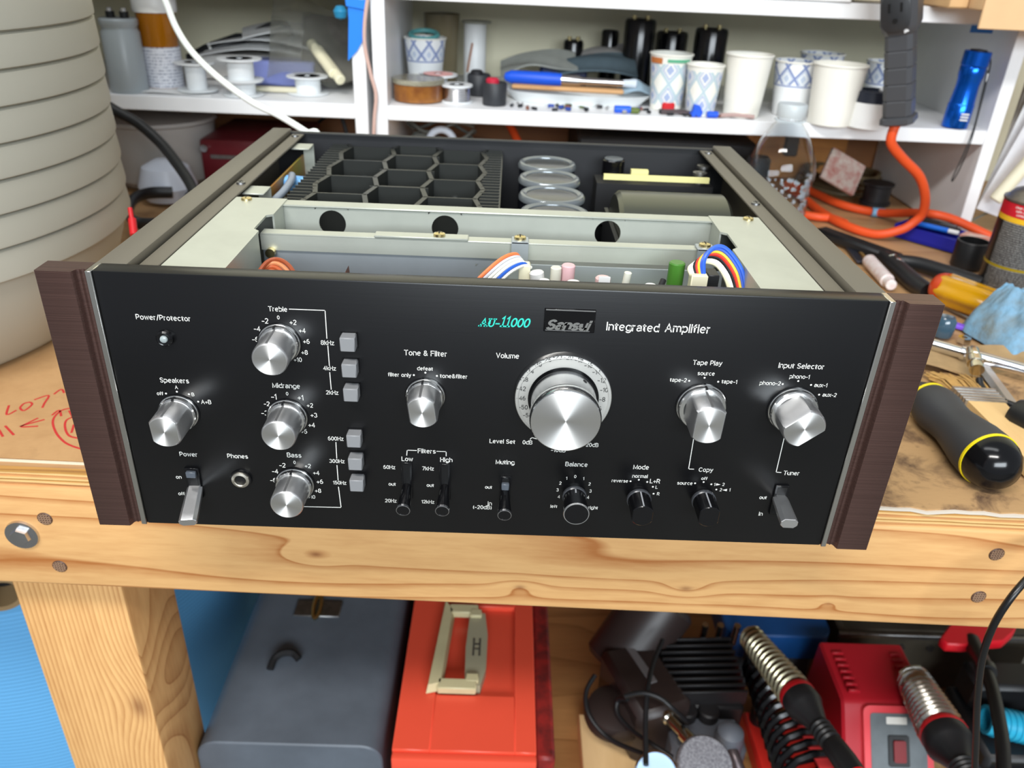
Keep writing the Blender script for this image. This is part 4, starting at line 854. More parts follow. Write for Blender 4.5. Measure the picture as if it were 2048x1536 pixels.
M_CUPPLAIN = pm('plain_white_cup', (236, 234, 224), 0.6, var=0.05, vscale=25)
M_CUPIN = pm('cup_inside', (206, 202, 190), 0.7)
def cup(label, p, rt, rb, h, mat, fill=None, tilt=(0, 0)):
    t = thing('paper_cup', label, 'cup', p, (tilt[0], tilt[1], random.uniform(0, 6)), 'paper cups on the shelf')
    ob('cup_wall', MB().lathe([(0, 0.003), (rb - 0.001, 0.003), (rb, 0), (rt, h), (rt - 0.0009, h), (rb - 0.0012, 0.0045), (0, 0.0045)], 40), mat, t, local=True)
    ob('rim', MB().lathe([(rt - 0.001, h - 0.0010), (rt + 0.0010, h - 0.0008), (rt + 0.0014, h + 0.0004), (rt + 0.0006, h + 0.0014), (rt - 0.0008, h + 0.0010), (rt - 0.001, h - 0.001)], 40), M_CUPPLAIN, t, local=True)
    ob('cup_filling', MB().lathe([(rb * 0.9, h * 0.5), (rb + (rt - rb) * 0.62, h * 0.62), (0, h * 0.66)], 24), fill or M_CUPIN, t, local=True)
    return t
cup('paper cup with brown and green marks on its rim and pale blue diamonds', (0.2129, 0.7386, 0.1280), 0.0272, 0.0200, 0.068, M_CUPPALE)
cup('smaller faded paper cup with pale blue diamonds beside the plain cups', (0.2523, 0.7078, 0.1280), 0.0232, 0.0180, 0.060, M_CUPPALE)
cup('plain white paper cup with a dark lining at its mouth', (0.3064, 0.7094, 0.1280), 0.0290, 0.0225, 0.074, M_CUPPLAIN, M_BLACKMT)
cup('paper cup with a blue diamond band directly behind the bottle cap', (0.3782, 0.7362, 0.1280), 0.0295, 0.0222, 0.066, M_CUPBLUE)
cup('large plain white paper cup right of the bottle cap', (0.4134, 0.6819, 0.1280), 0.0322, 0.0268, 0.070, M_CUPPLAIN)
cup('blue-banded paper cup half hidden behind the large plain cup', (0.432, 0.805, SH), 0.0290, 0.0215, 0.070, M_CUPBLUE)
cup('blue-banded paper cup at the far back beside the black power adapter', (0.520, 0.795, SH), 0.0270, 0.0200, 0.064, M_CUPBLUE)
cup('blue-banded paper cup holding a teal ring, behind the flux tin', (-0.1152, 0.8250, 0.1280), 0.0287, 0.0215, 0.066, M_CUPBLUE)
# brown and green marks on the front cup's rim, drawn as thin stickers
c1 = (0.2129, 0.7386, 0.1280)
def arc_label(c, r0, r1, z0, z1, a0, a1, th=0.0003, n=10):
    mb = MB(); vs = []; fs = []
    for i in range(n + 1):
        a = a0 + (a1 - a0) * i / n
        for r, z in ((r0, z0), (r1, z1), (r1 + th, z1), (r0 + th, z0)): vs.append((c[0] + r * math.cos(a), c[1] + r * math.sin(a), c[2] + z))
    for i in range(n):
        for k in range(4): j = (k + 1) % 4; fs.append((i * 4 + k, i * 4 + j, i * 4 + 4 + j, i * 4 + 4 + k))
    fs += [(0, 1, 2, 3), (n * 4, n * 4 + 3, n * 4 + 2, n * 4 + 1)]
    return mb.add(vs, fs)
one('rim_sticker', arc_label(c1, 0.0269, 0.0277, 0.058, 0.065, -2.9, -2.15), pm('brown_mark', (186, 110, 56), 0.6), 'brown patch stuck on the front paper cup rim', 'sticker')
one('rim_sticker', arc_label(c1, 0.0270, 0.0275, 0.060, 0.064, -1.9, -0.7), pm('green_mark', (90, 168, 132), 0.6), 'green band stuck on the front paper cup rim', 'sticker')
one('teal_ring', MB().tube([(-0.1165 + 0.019 * math.cos(a * PI / 8), (-0.1152, 0.8250, 0.1280)[1] + 0.016 * math.sin(a * PI / 8), SH + 0.070 + 0.004 * math.sin(a * PI / 8)) for a in range(16)], 0.0032, 8, closed=True), pm('teal_rubber', (84, 150, 150), 0.5), 'teal rubber ring lying on the mouth of a cup', 'ring')
# white can with dark band, low jar, tubes at the back
cb = (0.4578, 0.6719, 0.1280)
t = thing('tape_roll', 'white-wrapped roll with a black core top beside the power adapter', 'roll', cb)
ob('white_wrap', up([(0, 0), (0.026, 0), (0.026, 0.030), (0, 0.030)], cb), M_WHITEPL, t); ob('dark_band', up([(0, 0.030), (0.0258, 0.030), (0.0250, 0.043), (0.018, 0.044), (0.018, 0.036), (0, 0.036)], cb), pm('navy_black', (34, 38, 50), 0.4), t)
ob('loose_end', MB().tube([(cb[0] + 0.002, cb[1] - 0.012, SH + 0.044), (cb[0] + 0.012, cb[1] - 0.006, SH + 0.052), (cb[0] + 0.020, cb[1], SH + 0.054)], 0.0022, 8, smooth=4), M_PAPER, t)
fl = (-0.1142, 0.7018, 0.1280); fl = (fl[0], fl[1] + 0.022, SH)
t = thing('flux_tin', 'low round jar of amber flux with a clear lid', 'jar', fl)
ob('amber_flux', up([(0, 0.001), (0.0322, 0.001), (0.0325, 0.004), (0.0325, 0.0215), (0, 0.0215)], fl, 44), pm('amber_flux', (150, 98, 44), 0.25, vcol=(104, 56, 26), vscale=50), t)
ob('clear_lid', up([(0, 0.0217), (0.0330, 0.0217), (0.0338, 0.0225), (0.0338, 0.0270), (0.033, 0.0280), (0, 0.0280)], fl, 44), pm('frosted_lid', (206, 200, 176), 0.15, trans=0.75, ior=1.4), t)
def spool(label, p, rf, h, rh, th, mat, rot=(0, 0, 0), wire=None, group='white wire spools'):
    t = thing('wire_spool', label, 'spool', p, rot, group)
    ob('hub', MB().lathe([(0.004, 0), (rh, 0), (rh, h), (0.004, h), (0.004, 0)], 32), mat, t, local=True)
    for z in (0, h - th): ob('flange', MB().lathe([(0.004, z), (rf, z), (rf, z + th), (0.004, z + th), (0.004, z)], 40), mat, t, local=True)
    if wire: ob('wound_wire', MB().lathe([(rh, th)] + [(rf * 0.86 - 0.0004 * (i % 2), th + 0.0002 + i * (h - 2 * th) / 17) for i in range(18)] + [(rh, h - th)], 36), wire, t, local=True)
    return t
M_SPOOL = pm('white_spool_plastic', (224, 228, 230), 0.35)
sp = (-0.0642, 0.7064, 0.1280)
spool('small spool of bright solder wire beside the amber jar', (sp[0], sp[1] + 0.016, SH), 0.0205, 0.022, 0.010, 0.0022, M_SPOOL, wire=M_STEEL)
t = spool('white spool with a pink paper label behind the solder spool', (-0.092, 0.765, SH), 0.026, 0.028, 0.012, 0.002, M_SPOOL)
ob('pink_label', MB().lathe([(0.006, 0.0282), (0.020, 0.0282), (0.020, 0.0286), (0.006, 0.0286)], 30), pm('pink_label', (226, 168, 164), 0.6), t, local=True)
for i, (p, lab, topc) in enumerate((((-0.0148, 0.6998, 0.1280), 'black round plastic plug with a red top on the shelf edge', (190, 36, 60)), ((-0.038, 0.768, SH), 'black plastic plug standing behind the red-topped one', (34, 34, 38)))):
    q = (p[0], p[1] + 0.014, SH)
    t = thing('plastic_plug', lab, 'plug', q, group='black plugs')
    ob('plug_body', up([(0, 0), (0.0150, 0), (0.0155, 0.002), (0.0160, 0.026), (0.0145, 0.028), (0.013, 0.026), (0, 0.026)], q), pm('plug_grey_black_%d' % i, (44, 46, 50), 0.5), t)
    ob('plug_top', up([(0, 0.0262), (0.0085, 0.0262), (0.0085, 0.031), (0.006, 0.033), (0, 0.033)], (q[0] - 0.003, q[1], SH), 20), pm('plug_top_%d' % i, topc, 0.5), t)
# brown glass cup and white tube against the back
t = thing('glass_jar', 'dusty brown glass tumbler standing against the cream back', 'jar', (-0.098, 0.905, SH))
ob('glass_wall', up([(0, 0), (0.022, 0), (0.0265, 0.092), (0.0258, 0.092), (0.0212, 0.004), (0, 0.004)], (-0.098, 0.905, SH)), pm('smoky_glass', (150, 138, 108), 0.18, trans=0.45), t)
ob('dark_contents', up([(0, 0.004), (0.0208, 0.004), (0.0226, 0.052), (0.012, 0.060), (0, 0.050)], (-0.098, 0.905, SH), 20), pm('jar_scraps', (88, 82, 70), 0.7, vcol=(40, 38, 34), vscale=120), t)
t = thing('white_tube', 'white tube on end with a brown streak beside the brown tumbler', 'tube', (-0.049, 0.90, SH))
ob('tube_body', up([(0, 0), (0.0165, 0), (0.0165, 0.080), (0.0150, 0.082), (0, 0.082)], (-0.049, 0.90, SH)), M_WHITEPL, t)
ob('brown_streak', MB().tube([(-0.059, 0.8850, SH + 0.016), (-0.056, 0.8840, SH + 0.034), (-0.052, 0.8835, SH + 0.056)], 0.0016, 6), pm('streak_brown', (164, 110, 80), 0.7), t)
ob('tube_cap', up([(0, 0.082), (0.022, 0.082), (0.022, 0.0845), (0, 0.0845)], (-0.047, 0.90, SH)), pm('grey_cap', (150, 150, 136), 0.5), t)
# tray with brush, scraper and rags
tm = Matrix.Translation((0.096, 0.765, SH)) @ Matrix.Rotation(-0.06, 4, 'Z')
def oval(a, b, n=40, e=2.6):
    return [(a * (abs(math.cos(2 * PI * i / n)) ** (2 / e)) * (1 if math.cos(2 * PI * i / n) > 0 else -1), b * (abs(math.sin(2 * PI * i / n)) ** (2 / e)) * (1 if math.sin(2 * PI * i / n) > 0 else -1)) for i in range(n)]
def dish(name, secs, mat, lab, cat, m):
    mb = MB(); vs = []; fs = []; n = len(secs[0][0])
    for poly, z in secs: vs += [tuple(m @ Vector((x, y, z))) for x, y in poly]
    for k in range(len(secs) - 1):
        for i in range(n): j = (i + 1) % n; fs.append((k * n + i, k * n + j, (k + 1) * n + j, (k + 1) * n + i))
    fs += [tuple(range(n))[::-1], tuple(range((len(secs) - 1) * n, len(secs) * n))]
    return one(name, mb.add(vs, fs), mat, lab, cat)
dish('foam_tray', [(oval(0.085, 0.034), 0), (oval(0.100, 0.044), 0.014), (oval(0.098, 0.042), 0.014), (oval(0.084, 0.033), 0.002)], pm('white_foam', (226, 230, 230), 0.6), 'shallow white tray carrying the brush and wooden stick', 'tray', tm)
one('wooden_scraper', MB().box((-0.088, -0.018, 0.0142), (0.062, 0.004, 0.0200), 0.002, m=tm @ Matrix.Rotation(-0.02, 4, 'Z')), wood('stick_wood', (214, 168, 118), (186, 136, 88), 0, 60, 5), 'flat tan wooden stick lying across the white tray', 'stick')
bm_ = tm @ Matrix.Translation((0, 0, 0.0255)) @ Matrix.Rotation(-0.05, 4, 'Z')
t = thing('flux_brush', 'small brush with a bright blue handle and silver ferrule on the tray', 'brush', tuple(bm_ @ Vector((0, -0.006, -0.005))))
ob('handle', MB().lathe([(0, -0.100), (0.0050, -0.098), (0.0085, -0.090), (0.0088, -0.040), (0.0080, -0.022), (0, -0.022)], 20, bm_ @ Matrix.Translation((0, -0.006, 0.002)) @ Matrix.Rotation(PI / 2, 4, 'Y')), M_BLUE, t)
ob('ferrule', MB().lathe([(0, -0.024), (0.0070, -0.024), (0.0074, 0.0), (0.0050, 0.006), (0.0045, 0.062), (0, 0.062)], 20, bm_ @ Matrix.Translation((0, -0.006, 0.002)) @ Matrix.Rotation(PI / 2, 4, 'Y')), M_STEEL, t)
ob('bristles', MB().lathe([(0, 0.060), (0.0045, 0.060), (0.0062, 0.078), (0, 0.079)], 16, bm_ @ Matrix.Translation((0, -0.006, 0.002)) @ Matrix.Rotation(PI / 2, 4, 'Y')), pm('pale_bristle', (206, 216, 226), 0.7), t)
def crumple(w, d, amp, seed, th=0.0006, lift=None):
    r = random.Random(seed); k = [(r.uniform(2, 9), r.uniform(2, 9), r.uniform(0, 6), r.uniform(0.3, 1)) for _ in range(7)]
    def fn(u, v):
        z = sum(a[3] * math.sin(a[0] * u + a[1] * v + a[2]) for a in k) * amp / 3
        if lift: z += lift(u, v)
        return ((u - 0.5) * w, (v - 0.5) * d, z)
    return fn
one('plastic_wrap', MB().sheet(crumple(0.052, 0.05, 0.004, 3, lift=lambda u, v: 0.016 * math.exp(-((u - .5) ** 2 + (v - .5) ** 2) * 9)), 14, 12, 0.0008, Matrix.Translation((0.176, 0.770, SH + 0.0165))), pm('pale_blue_film', (160, 184, 200), 0.35), 'crumpled pale blue plastic film at the right end of the tray', 'wrap')
cl = [(0.045, 0.86, 0.032, 0.11, 0.06, (172, 174, 166), 'pale grey rag bunched behind the blue brush handle', 5), (0.118, 0.845, 0.032, 0.13, 0.06, (92, 108, 116), 'slate grey cloth folded over behind the brush ferrule', 8), (0.150, 0.895, 0.040, 0.10, 0.06, (168, 164, 160), 'light grey abrasive sheet behind the slate cloth', 11)]
for x, y, z, w, d, c, lab, sd in cl:
    one('grey_rag', MB().sheet(crumple(w, d, 0.006, sd, lift=lambda u, v: 0.012 * math.sin(u * 3.0)), 18, 12, 0.0025, Matrix.Translation((x, y, SH + z)) @ Matrix.Rotation(-0.12, 4, 'Y') @ Matrix.Rotation(0.25, 4, 'X')), pm('rag_%d' % sd, c, 0.9, var=0.15, vscale=60), lab, 'rag', 'rags behind the tray')
one('navy_tin', MB().box((0.048, 0.845, SH + 0.001), (0.115, 0.91, SH + 0.038), 0.003), pm('navy_tin', (20, 34, 76), 0.4), 'small navy blue tin buried under the grey rags', 'tin')
# black can capacitors at the back
def capcan(label, x, y, r, h, taps=True):
    t = thing('can_capacitor', label, 'capacitor', (x, y, SH), group='black can capacitors')
    ob('can_sleeve', up([(0, 0), (r, 0), (r, h - 0.004), (r - 0.0015, h), (r - 0.003, h), (r - 0.004, h - 0.003), (0, h - 0.003)], (x, y, SH)), M_BLACKGL, t)
    for s in (-1, 1):
        if taps: ob('terminal', MB().cyl((x + s * r * 0.42, y, SH + h - 0.003), (x + s * r * 0.42, y, SH + h + 0.005), 0.0032, n=12), M_SCREW, t)
capcan('tallest black can capacitor left of the front cup', 0.188, 0.872, 0.0225, 0.098)
capcan('black can capacitor rising behind the faded small cup', 0.285, 0.845, 0.0230, 0.092)
capcan('black can capacitor in the gap between two taller ones', 0.243, 0.915, 0.0235, 0.080)
capcan('short black can capacitor left of the tallest one', 0.152, 0.925, 0.0130, 0.078, False)
capcan('small dark capacitor with two posts above the rags', 0.098, 0.925, 0.0150, 0.062)
# loose components strewn along the shelf front
rc_ = random.Random(21)
cols = [((30, 32, 36), 'tiny black component lying loose on the white shelf'), ((40, 70, 150), 'tiny blue component lying loose on the white shelf'), ((150, 150, 150), 'tiny silver-grey component lying loose on the white shelf'), ((120, 76, 60), 'tiny brown component lying loose on the white shelf'), ((96, 110, 70), 'tiny green component lying loose on the white shelf')]
cm = [pm('component_%d' % i, c[0], 0.4) for i, c in enumerate(cols)]
for i in range(52):
    x = 0.0 + 0.285 * rc_.random() ** 0.9; y = rc_.uniform(0.684, 0.722)
    k = rc_.choice((0, 0, 0, 0, 1, 2, 2, 3, 4)); a = rc_.uniform(0, PI); r = rc_.uniform(0.0014, 0.0024); L = rc_.uniform(0.005, 0.009)
    if abs(x + 0.0149) < 0.022 or (0.185 < x < 0.245 and y > 0.715) or x > 0.225 and y > 0.69: continue
    d = Vector((math.cos(a), math.sin(a), 0)) * L / 2; c = Vector((x, y, SH + r + 0.0003))
    zone = 'beside the red-topped plug' if x < 0.055 else ('before the middle of the white tray' if x < 0.125 else 'near the bright blue cylinder')
    t = thing('loose_component', cols[k][1].replace('lying loose on the white shelf', 'lying loose ' + zone), 'component', (x, y, SH), group='loose components on the shelf')
    ob('component_body', MB().cyl(c - d, c + d, r, n=10, bev=0.0004), cm[k], t)
    ob('wire_lead', MB().tube([c + d, c + d * 1.8, c + d * 2.3 + Vector((0.001, 0.002, -r * 0.6))], 0.00035, 5), M_STEEL, t)
for (u, v, L, r, c, lab) in ((0.150, 0.692, 0.021, 0.0045, (26, 92, 220), 'bright blue cylinder lying below the tray end'), (0.1655, 0.690, 0.011, 0.0038, (92, 108, 46), 'olive green cylinder touching the bright blue one'), (0.264, 0.684, 0.014, 0.0040, (28, 84, 210), 'blue cylinder right of the standing blue clip')):
    t = one('loose_capacitor', MB().cyl((u - L / 2, v, SH + r), (u + L / 2, v + 0.001, SH + r), r, n=18, bev=0.0006), pm('cyl_%d' % round(u * 1e3), c, 0.35), lab, 'capacitor')
one('blue_clip', MB().prism([(-0.008, 0), (0.007, 0), (0.009, 0.006), (0.004, 0.014), (-0.003, 0.015), (-0.004, 0.007)], -0.006, 0.006, Matrix.Translation((0.243, 0.690, SH)) @ Matrix.Rotation(PI / 2, 4, 'X'), bev=0.001), M_BLUE, 'bright blue plastic clip standing at the shelf edge', 'clip')
one('red_plug', MB().box((0.2045, 0.716, SH + 0.001), (0.2215, 0.7245, SH + 0.011), 0.002), M_RED, 'small red plug at the foot of the front paper cup', 'plug')
one('grey_shard', MB().prism([(-0.022, -0.006), (0.02, -0.004), (0.026, 0.003), (0.0, 0.008), (-0.02, 0.004)], 0, 0.005, Matrix.Translation((0.222, 0.700, SH)), bev=0.001), pm('shard', (74, 62, 64), 0.6), 'dark flat offcut lying before the front paper cup', 'offcut')
one('pink_strip', MB().tube([(0.275, 0.686, SH + 0.003), (0.295, 0.688, SH + 0.004), (0.318, 0.684, SH + 0.003)], 0.0026, 8, smooth=4), pm('dusty_pink', (170, 142, 136), 0.6), 'dusty pink strip along the shelf edge before the plain cup', 'strip')

# blue flashlight with wrist strap, leaning outward
fb = (0.5783, 0.6746, 0.1280)
t = thing('flashlight', 'metallic blue flashlight standing at the right end of the shelf', 'flashlight', (fb[0], fb[1] + 0.014, SH + 0.0008), (0, 0.035, 0))
M_FLASH = pm('blue_anodised', (16, 96, 206), 0.2, 0.75)
ob('tail_barrel', MB().lathe([(0, 0), (0.0150, 0), (0.0156, 0.001), (0.0156, 0.028), (0.0150, 0.029)], 40), M_FLASH, t, local=True)
ob('grip_barrel', MB().lathe([(0.0150, 0.029), (0.0148, 0.030), (0.0138, 0.044), (0.0134, 0.050), (0.0138, 0.057), (0.0150, 0.063), (0.0152, 0.072), (0.0146, 0.073)], 40), M_FLASH, t, local=True)
ob('head_barrel', MB().lathe([(0.0146, 0.073), (0.0158, 0.0745), (0.0158, 0.090), (0.0150, 0.091), (0.012, 0.091), (0.0118, 0.088), (0, 0.088)], 40), M_FLASH, t, local=True)
ob('switch_cap', MB().lathe([(0, 0.088), (0.0105, 0.088), (0.0095, 0.0925), (0, 0.0935)], 28), M_BLACKMT, t, local=True)
for i in range(3): ob('white_print', MB().box((-0.004, -0.01570, 0.010 + i * 0.0035), (0.006, -0.01530, 0.0118 + i * 0.0035), 0.0), M_PRINT, t, local=True)
ob('wrist_strap', MB().tube([(0.0155, -0.001, 0.086), (0.0190, -0.002, 0.076), (0.0175, -0.010, 0.050), (0.0155, -0.018, 0.020), (0.0155, -0.022, -0.012), (0.0130, -0.023, -0.045), (0.0100, -0.023, -0.060), (0.0082, -0.023, -0.064), (0.0075, -0.023, -0.058), (0.0110, -0.023, -0.030), (0.0140, -0.021, 0.005), (0.0150, -0.012, 0.045), (0.0165, -0.004, 0.070)], 0.00085, 6, smooth=5), M_BLACKMT, t, local=True)
ob('strap_bead', MB().cyl((0.0180, -0.004, 0.066), (0.0172, -0.0065, 0.057), 0.0019, n=10), M_WHITEPL, t, local=True)

# upper shelf: papers, dark object, cardboard box, tape tabs
UP = 0.2675
one('paper_stack', MB().box((0.03, 0.672, UP), (0.405, 0.86, UP + 0.010), 0.001).sheet(lambda u, v: (0.01 + 0.42 * u, 0.670 + 0.2 * v, UP + 0.013 + 0.002 * math.sin(9 * u)), 14, 4, 0.002), M_PAPER, 'white papers stacked on the edge of the upper shelf', 'paper')
one('brown_leaflet', MB().sheet(lambda u, v: (0.405 + 0.08 * u, 0.676 + 0.10 * v, UP + 0.006 + 0.016 * u), 6, 4, 0.003), pm('dark_leaflet', (58, 34, 30), 0.6), 'dark brown leaflet beside the white papers on the upper shelf', 'leaflet')
bxx = thing('cardboard_box', 'tan cardboard box resting on the upper shelf at the top right', 'box', (0.66, 0.66, UP))
ob('box_body', MB().box((0.523, 0.600, UP + 0.0006), (0.80, 0.86, 0.42), 0.003, seg=2), pm('box_board', (222, 184, 138), 0.75, var=0.08, vscale=20), bxx)
ob('front_flap', MB().box((0.5235, 0.5965, 0.2500), (0.80, 0.5995, 0.30), 0.001), bpy.data.materials['box_board'], bxx)
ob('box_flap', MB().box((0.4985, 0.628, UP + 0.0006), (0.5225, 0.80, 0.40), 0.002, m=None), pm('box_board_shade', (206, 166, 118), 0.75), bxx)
one('blue_tape_tab', MB().box((0.4700, 0.6728, 0.2500), (0.4930, 0.6740, 0.2610)), pm('painters_tape', (30, 122, 206), 0.6), 'blue tape tab on the upper shelf edge beside the power adapter', 'tape')
one('blue_tape_tab', MB().box((0.5560, 0.6728, 0.2410), (0.5830, 0.6740, 0.2490)), pm('painters_tape_b', (34, 110, 200), 0.6), 'blue tape tab hanging under the tan cardboard box', 'tape')

# black in-line power adapter hanging before the shelf, with its orange cord
AY = 0.60
at0, at1 = Vector((0.4643, 0.6000, 0.1455)), Vector((0.4259, 0.6000, 0.3046))
pa = thing('power_adapter', 'black in-line power outlet with ribbed grip hanging in front of the shelf', 'adapter', tuple(at0))
AX = axis(at0, at1) @ Matrix.Rotation(0.0, 4, 'Z')
dz = (at1 - at0).normalized(); ax_x = Vector((1, 0, 0)); ax_x = (ax_x - dz * ax_x.dot(dz)).normalized(); ax_y = dz.cross(ax_x)
AXM = Matrix(((ax_x.x, ax_y.x, dz.x, at0.x), (ax_x.y, ax_y.y, dz.y, at0.y), (ax_x.z, ax_y.z, dz.z, at0.z), (0, 0, 0, 1))) @ Matrix.Rotation(-0.60, 4, 'Z')
def ring_loft(secs, m):
    mb = MB(); vs = []; fs = []; n = len(secs[0][0])
    for poly, z in secs: vs += [tuple(m @ Vector((x, y, z))) for x, y in poly]
    for k in range(len(secs) - 1):
        for i in range(n): j = (i + 1) % n; fs.append((k * n + i, k * n + j, (k + 1) * n + j, (k + 1) * n + i))
    fs += [tuple(range(n))[::-1], tuple(range((len(secs) - 1) * n, len(secs) * n))]
    return mb.add(vs, fs)
def rrect(w, d, c): return [(-w + c, -d), (w - c, -d), (w, -d + c), (w, d - c), (w - c, d), (-w + c, d), (-w, d - c), (-w, -d + c)]
M_ADAPT = pm('adapter_black', (68, 69, 72), 0.42, bump=0.05, bscale=300)
secs = [(rrect(0.0150, 0.0150, 0.005), 0.0), (rrect(0.0185, 0.018, 0.005), 0.002), (rrect(0.0180, 0.0175, 0.005), 0.008)]
for i in range(5):
    z = 0.010 + i * 0.0182; w = 0.0155 - 0.0002 * i
    secs += [(rrect(w - 0.0008, 0.0150, 0.005), z), (rrect(w, 0.0160, 0.005), z + 0.0010), (rrect(w, 0.0160, 0.005), z + 0.0170)]
secs += [(rrect(0.0160, 0.0165, 0.006), 0.1005), (rrect(0.0190, 0.0205, 0.006), 0.110), (rrect(0.0195, 0.0210, 0.006), 0.200), (rrect(0.019, 0.019, 0.006), 0.204)]
ob('grip_housing', ring_loft(secs, AXM), M_ADAPT, pa, ang=30)
so = ob('outlet_face', ring_loft([(oval(0.0150, 0.0195, 32, 3.2), 0.0), (oval(0.0150, 0.0195, 32, 3.2), 0.0022), (oval(0.0140, 0.0185, 32, 3.2), 0.0028)], AXM @ Matrix.Translation((-0.0015, -0.0205, 0.124)) @ Matrix.Rotation(PI / 2, 4, 'X')), pm('outlet_black', (44, 45, 47), 0.35), pa)
for sx in (-0.0062, 0.0062):
    ob('outlet_slot', MB().box((-0.0015 + sx - 0.0011, -0.0242, 0.1255), (-0.0015 + sx + 0.0011, -0.0230, 0.1345), m=AXM), bpy.data.materials['slot_dark'], so)
ob('ground_hole', MB().cyl(AXM @ Vector((-0.0015, -0.0242, 0.1165)), AXM @ Vector((-0.0015, -0.0230, 0.1165)), 0.0026, n=16), bpy.data.materials['slot_dark'], so)
ob('paint_fleck', MB().prism([(0.006, 0.110), (0.012, 0.104), (0.007, 0.102)], 0, 0.0006, AXM @ Matrix.Translation((0.0, -0.0183, 0)) @ Matrix.Rotation(PI / 2, 4, 'X')), M_PAPER, pa)
CZ = BT + 0.006
one('extension_cord', MB().tube([tuple(at0 + dz * 0.004), (0.4602, 0.6000, 0.1362), (0.4634, 0.6020, 0.1208), (0.4858, 0.6100, 0.1021), (0.5162, 0.6200, 0.0801), (0.5346, 0.6280, 0.0548), (0.5429, 0.6364, 0.0300), (0.5368, 0.6401, 0.0160), (0.5226, 0.6422, 0.0040), (0.4964, 0.6529, -0.0060), (0.4691, 0.6885, -0.0060), (0.4562, 0.7525, -0.0060), (0.4535, 0.8362, -0.0060), (0.4456, 0.8871, -0.0060)], 0.0058, 12, smooth=8), M_ORANGE,
    'orange power cord looping from the black outlet to the bench', 'cord')
t = thing('extension_cord', 'orange cord with a blue tape mark running along the bench under the shelf', 'cord', (0.5512, 0.7781, -0.0120))
ob('cord_sheath', MB().tube([(0.4555, 0.9069, -0.0060), (0.4747, 0.8737, -0.0060), (0.5000, 0.7942, -0.0060), (0.5411, 0.7566, -0.0060), (0.5607, 0.6900, 0.0140), (0.5729, 0.6640, 0.0203), (0.5993, 0.6550, 0.0159), (0.6455, 0.6400, -0.0005), (0.6713, 0.5723, -0.0060)], 0.0058, 12, smooth=8), M_ORANGE, t)
ob('tape_mark', MB().cyl((0.5337, 0.7581, -0.0060), (0.5501, 0.7554, -0.0060), 0.0066, n=16), pm('pale_blue_tape', (120, 170, 206), 0.5), t)
one('extension_cord', MB().tube([(0.3834, 0.8041, -0.0060), (0.4169, 0.7422, -0.0060), (0.4409, 0.7238, -0.0060), (0.4609, 0.7201, -0.0062), (0.4723, 0.6969, -0.0064)], 0.0058, 12, smooth=6), M_ORANGE, 'short bend of orange cord beside the amplifier rail', 'cord')
one('extension_cord', MB().tube([(-0.018, 0.90, 0.10), (0.0, 0.86, 0.085), (0.022, 0.82, 0.055), (0.04, 0.78, 0.02), (0.075, 0.74, -0.006)], 0.0058, 12, smooth=6), M_ORANGE, 'orange cord dropping behind the amplifier rear', 'cord')

# ---------------------------------------------------------------- left shelf
p = (-0.4809, 0.6820, 0.1280); p = (p[0], p[1] + 0.020, SH)
t = thing('can_capacitor', 'tall grey can capacitor with black screw terminals beside the ribbed bin', 'capacitor', p)
ob('grey_sleeve', up([(0, 0), (0.0225, 0), (0.0228, 0.002), (0.0228, 0.070), (0.0205, 0.0735), (0.0205, 0.076), (0.0226, 0.079), (0.0226, 0.084), (0.021, 0.086), (0, 0.086)], p), pm('grey_sleeve', (158, 166, 170), 0.35), t)
for s in (-1, 1):
    tm_ = ob('terminal', MB().cyl((p[0] + s * 0.0085, p[1], SH + 0.086), (p[0] + s * 0.0085, p[1], SH + 0.093), 0.0052, n=16), M_BLACKMT, t)
    ob('terminal_screw', MB().cyl((p[0] + s * 0.0085, p[1], SH + 0.093), (p[0] + s * 0.0085, p[1], SH + 0.097), 0.003, n=12), M_STEEL, tm_)
p = (-0.4471, 0.7147, 0.1280); p = (p[0], p[1] + 0.020, SH)
t = thing('pill_bottle', 'amber pill bottle with white cap and printed label', 'bottle', p)
ob('amber_body', up([(0, 0), (0.0215, 0), (0.0225, 0.002), (0.0238, 0.094), (0, 0.094)], p), pm('amber_plastic', (176, 108, 14), 0.16, trans=0.25, coat=0.4), t)
lm = bpy.data.materials.new('pill_label'); lm.use_nodes = True; nt = NT(lm)
tc = nt.coords((500, 500, 330)); nn = nt.noise(tc, 1.0, 2, 0.8); sx_ = nt.node('ShaderNodeTexCoord'); sp_ = nt.node('ShaderNodeSeparateXYZ'); nt.link(sx_.outputs['Object'], sp_.inputs[0])
ln_ = nt.math('LESS_THAN', nt.math('FRACT', nt.math('MULTIPLY', sp_.outputs[2], 260)), 0.38)
nt.link(nt.mix(nt.math('MULTIPLY', ln_, nt.math('GREATER_THAN', nn, 0.5)), lin((226, 228, 236)), lin((120, 128, 150))), nt.n['Principled BSDF'].inputs['Base Color'])
ob('paper_label', up([(0.0226, 0.003), (0.0232, 0.003), (0.0240, 0.052), (0.0233, 0.052)], p), lm, t)
ob('screw_cap', up([(0, 0.092), (0.0262, 0.092)] + [(0.0262, 0.093), (0.0268, 0.095), (0.0268, 0.106), (0.0255, 0.109), (0, 0.109)], p, 48), M_WHITEPL, t)
q = (-0.3979, 0.6918, 0.1280)
spool('empty white spool standing upright in front of the pill bottle', (q[0], q[1] + 0.020, SH + 0.003), 0.0250, 0.034, 0.0125, 0.0016, M_SPOOL)
q = (-0.3373, 0.6842, 0.1280)
spool('lower of two stacked white spools under the white cable', (q[0], q[1] + 0.022, SH + 0.0005), 0.0250, 0.018, 0.0155, 0.0016, M_SPOOL)
spool('upper of two stacked white spools under the white cable', (q[0] - 0.001, q[1] + 0.022, SH + 0.0187), 0.0275, 0.026, 0.0165, 0.0016, M_SPOOL)
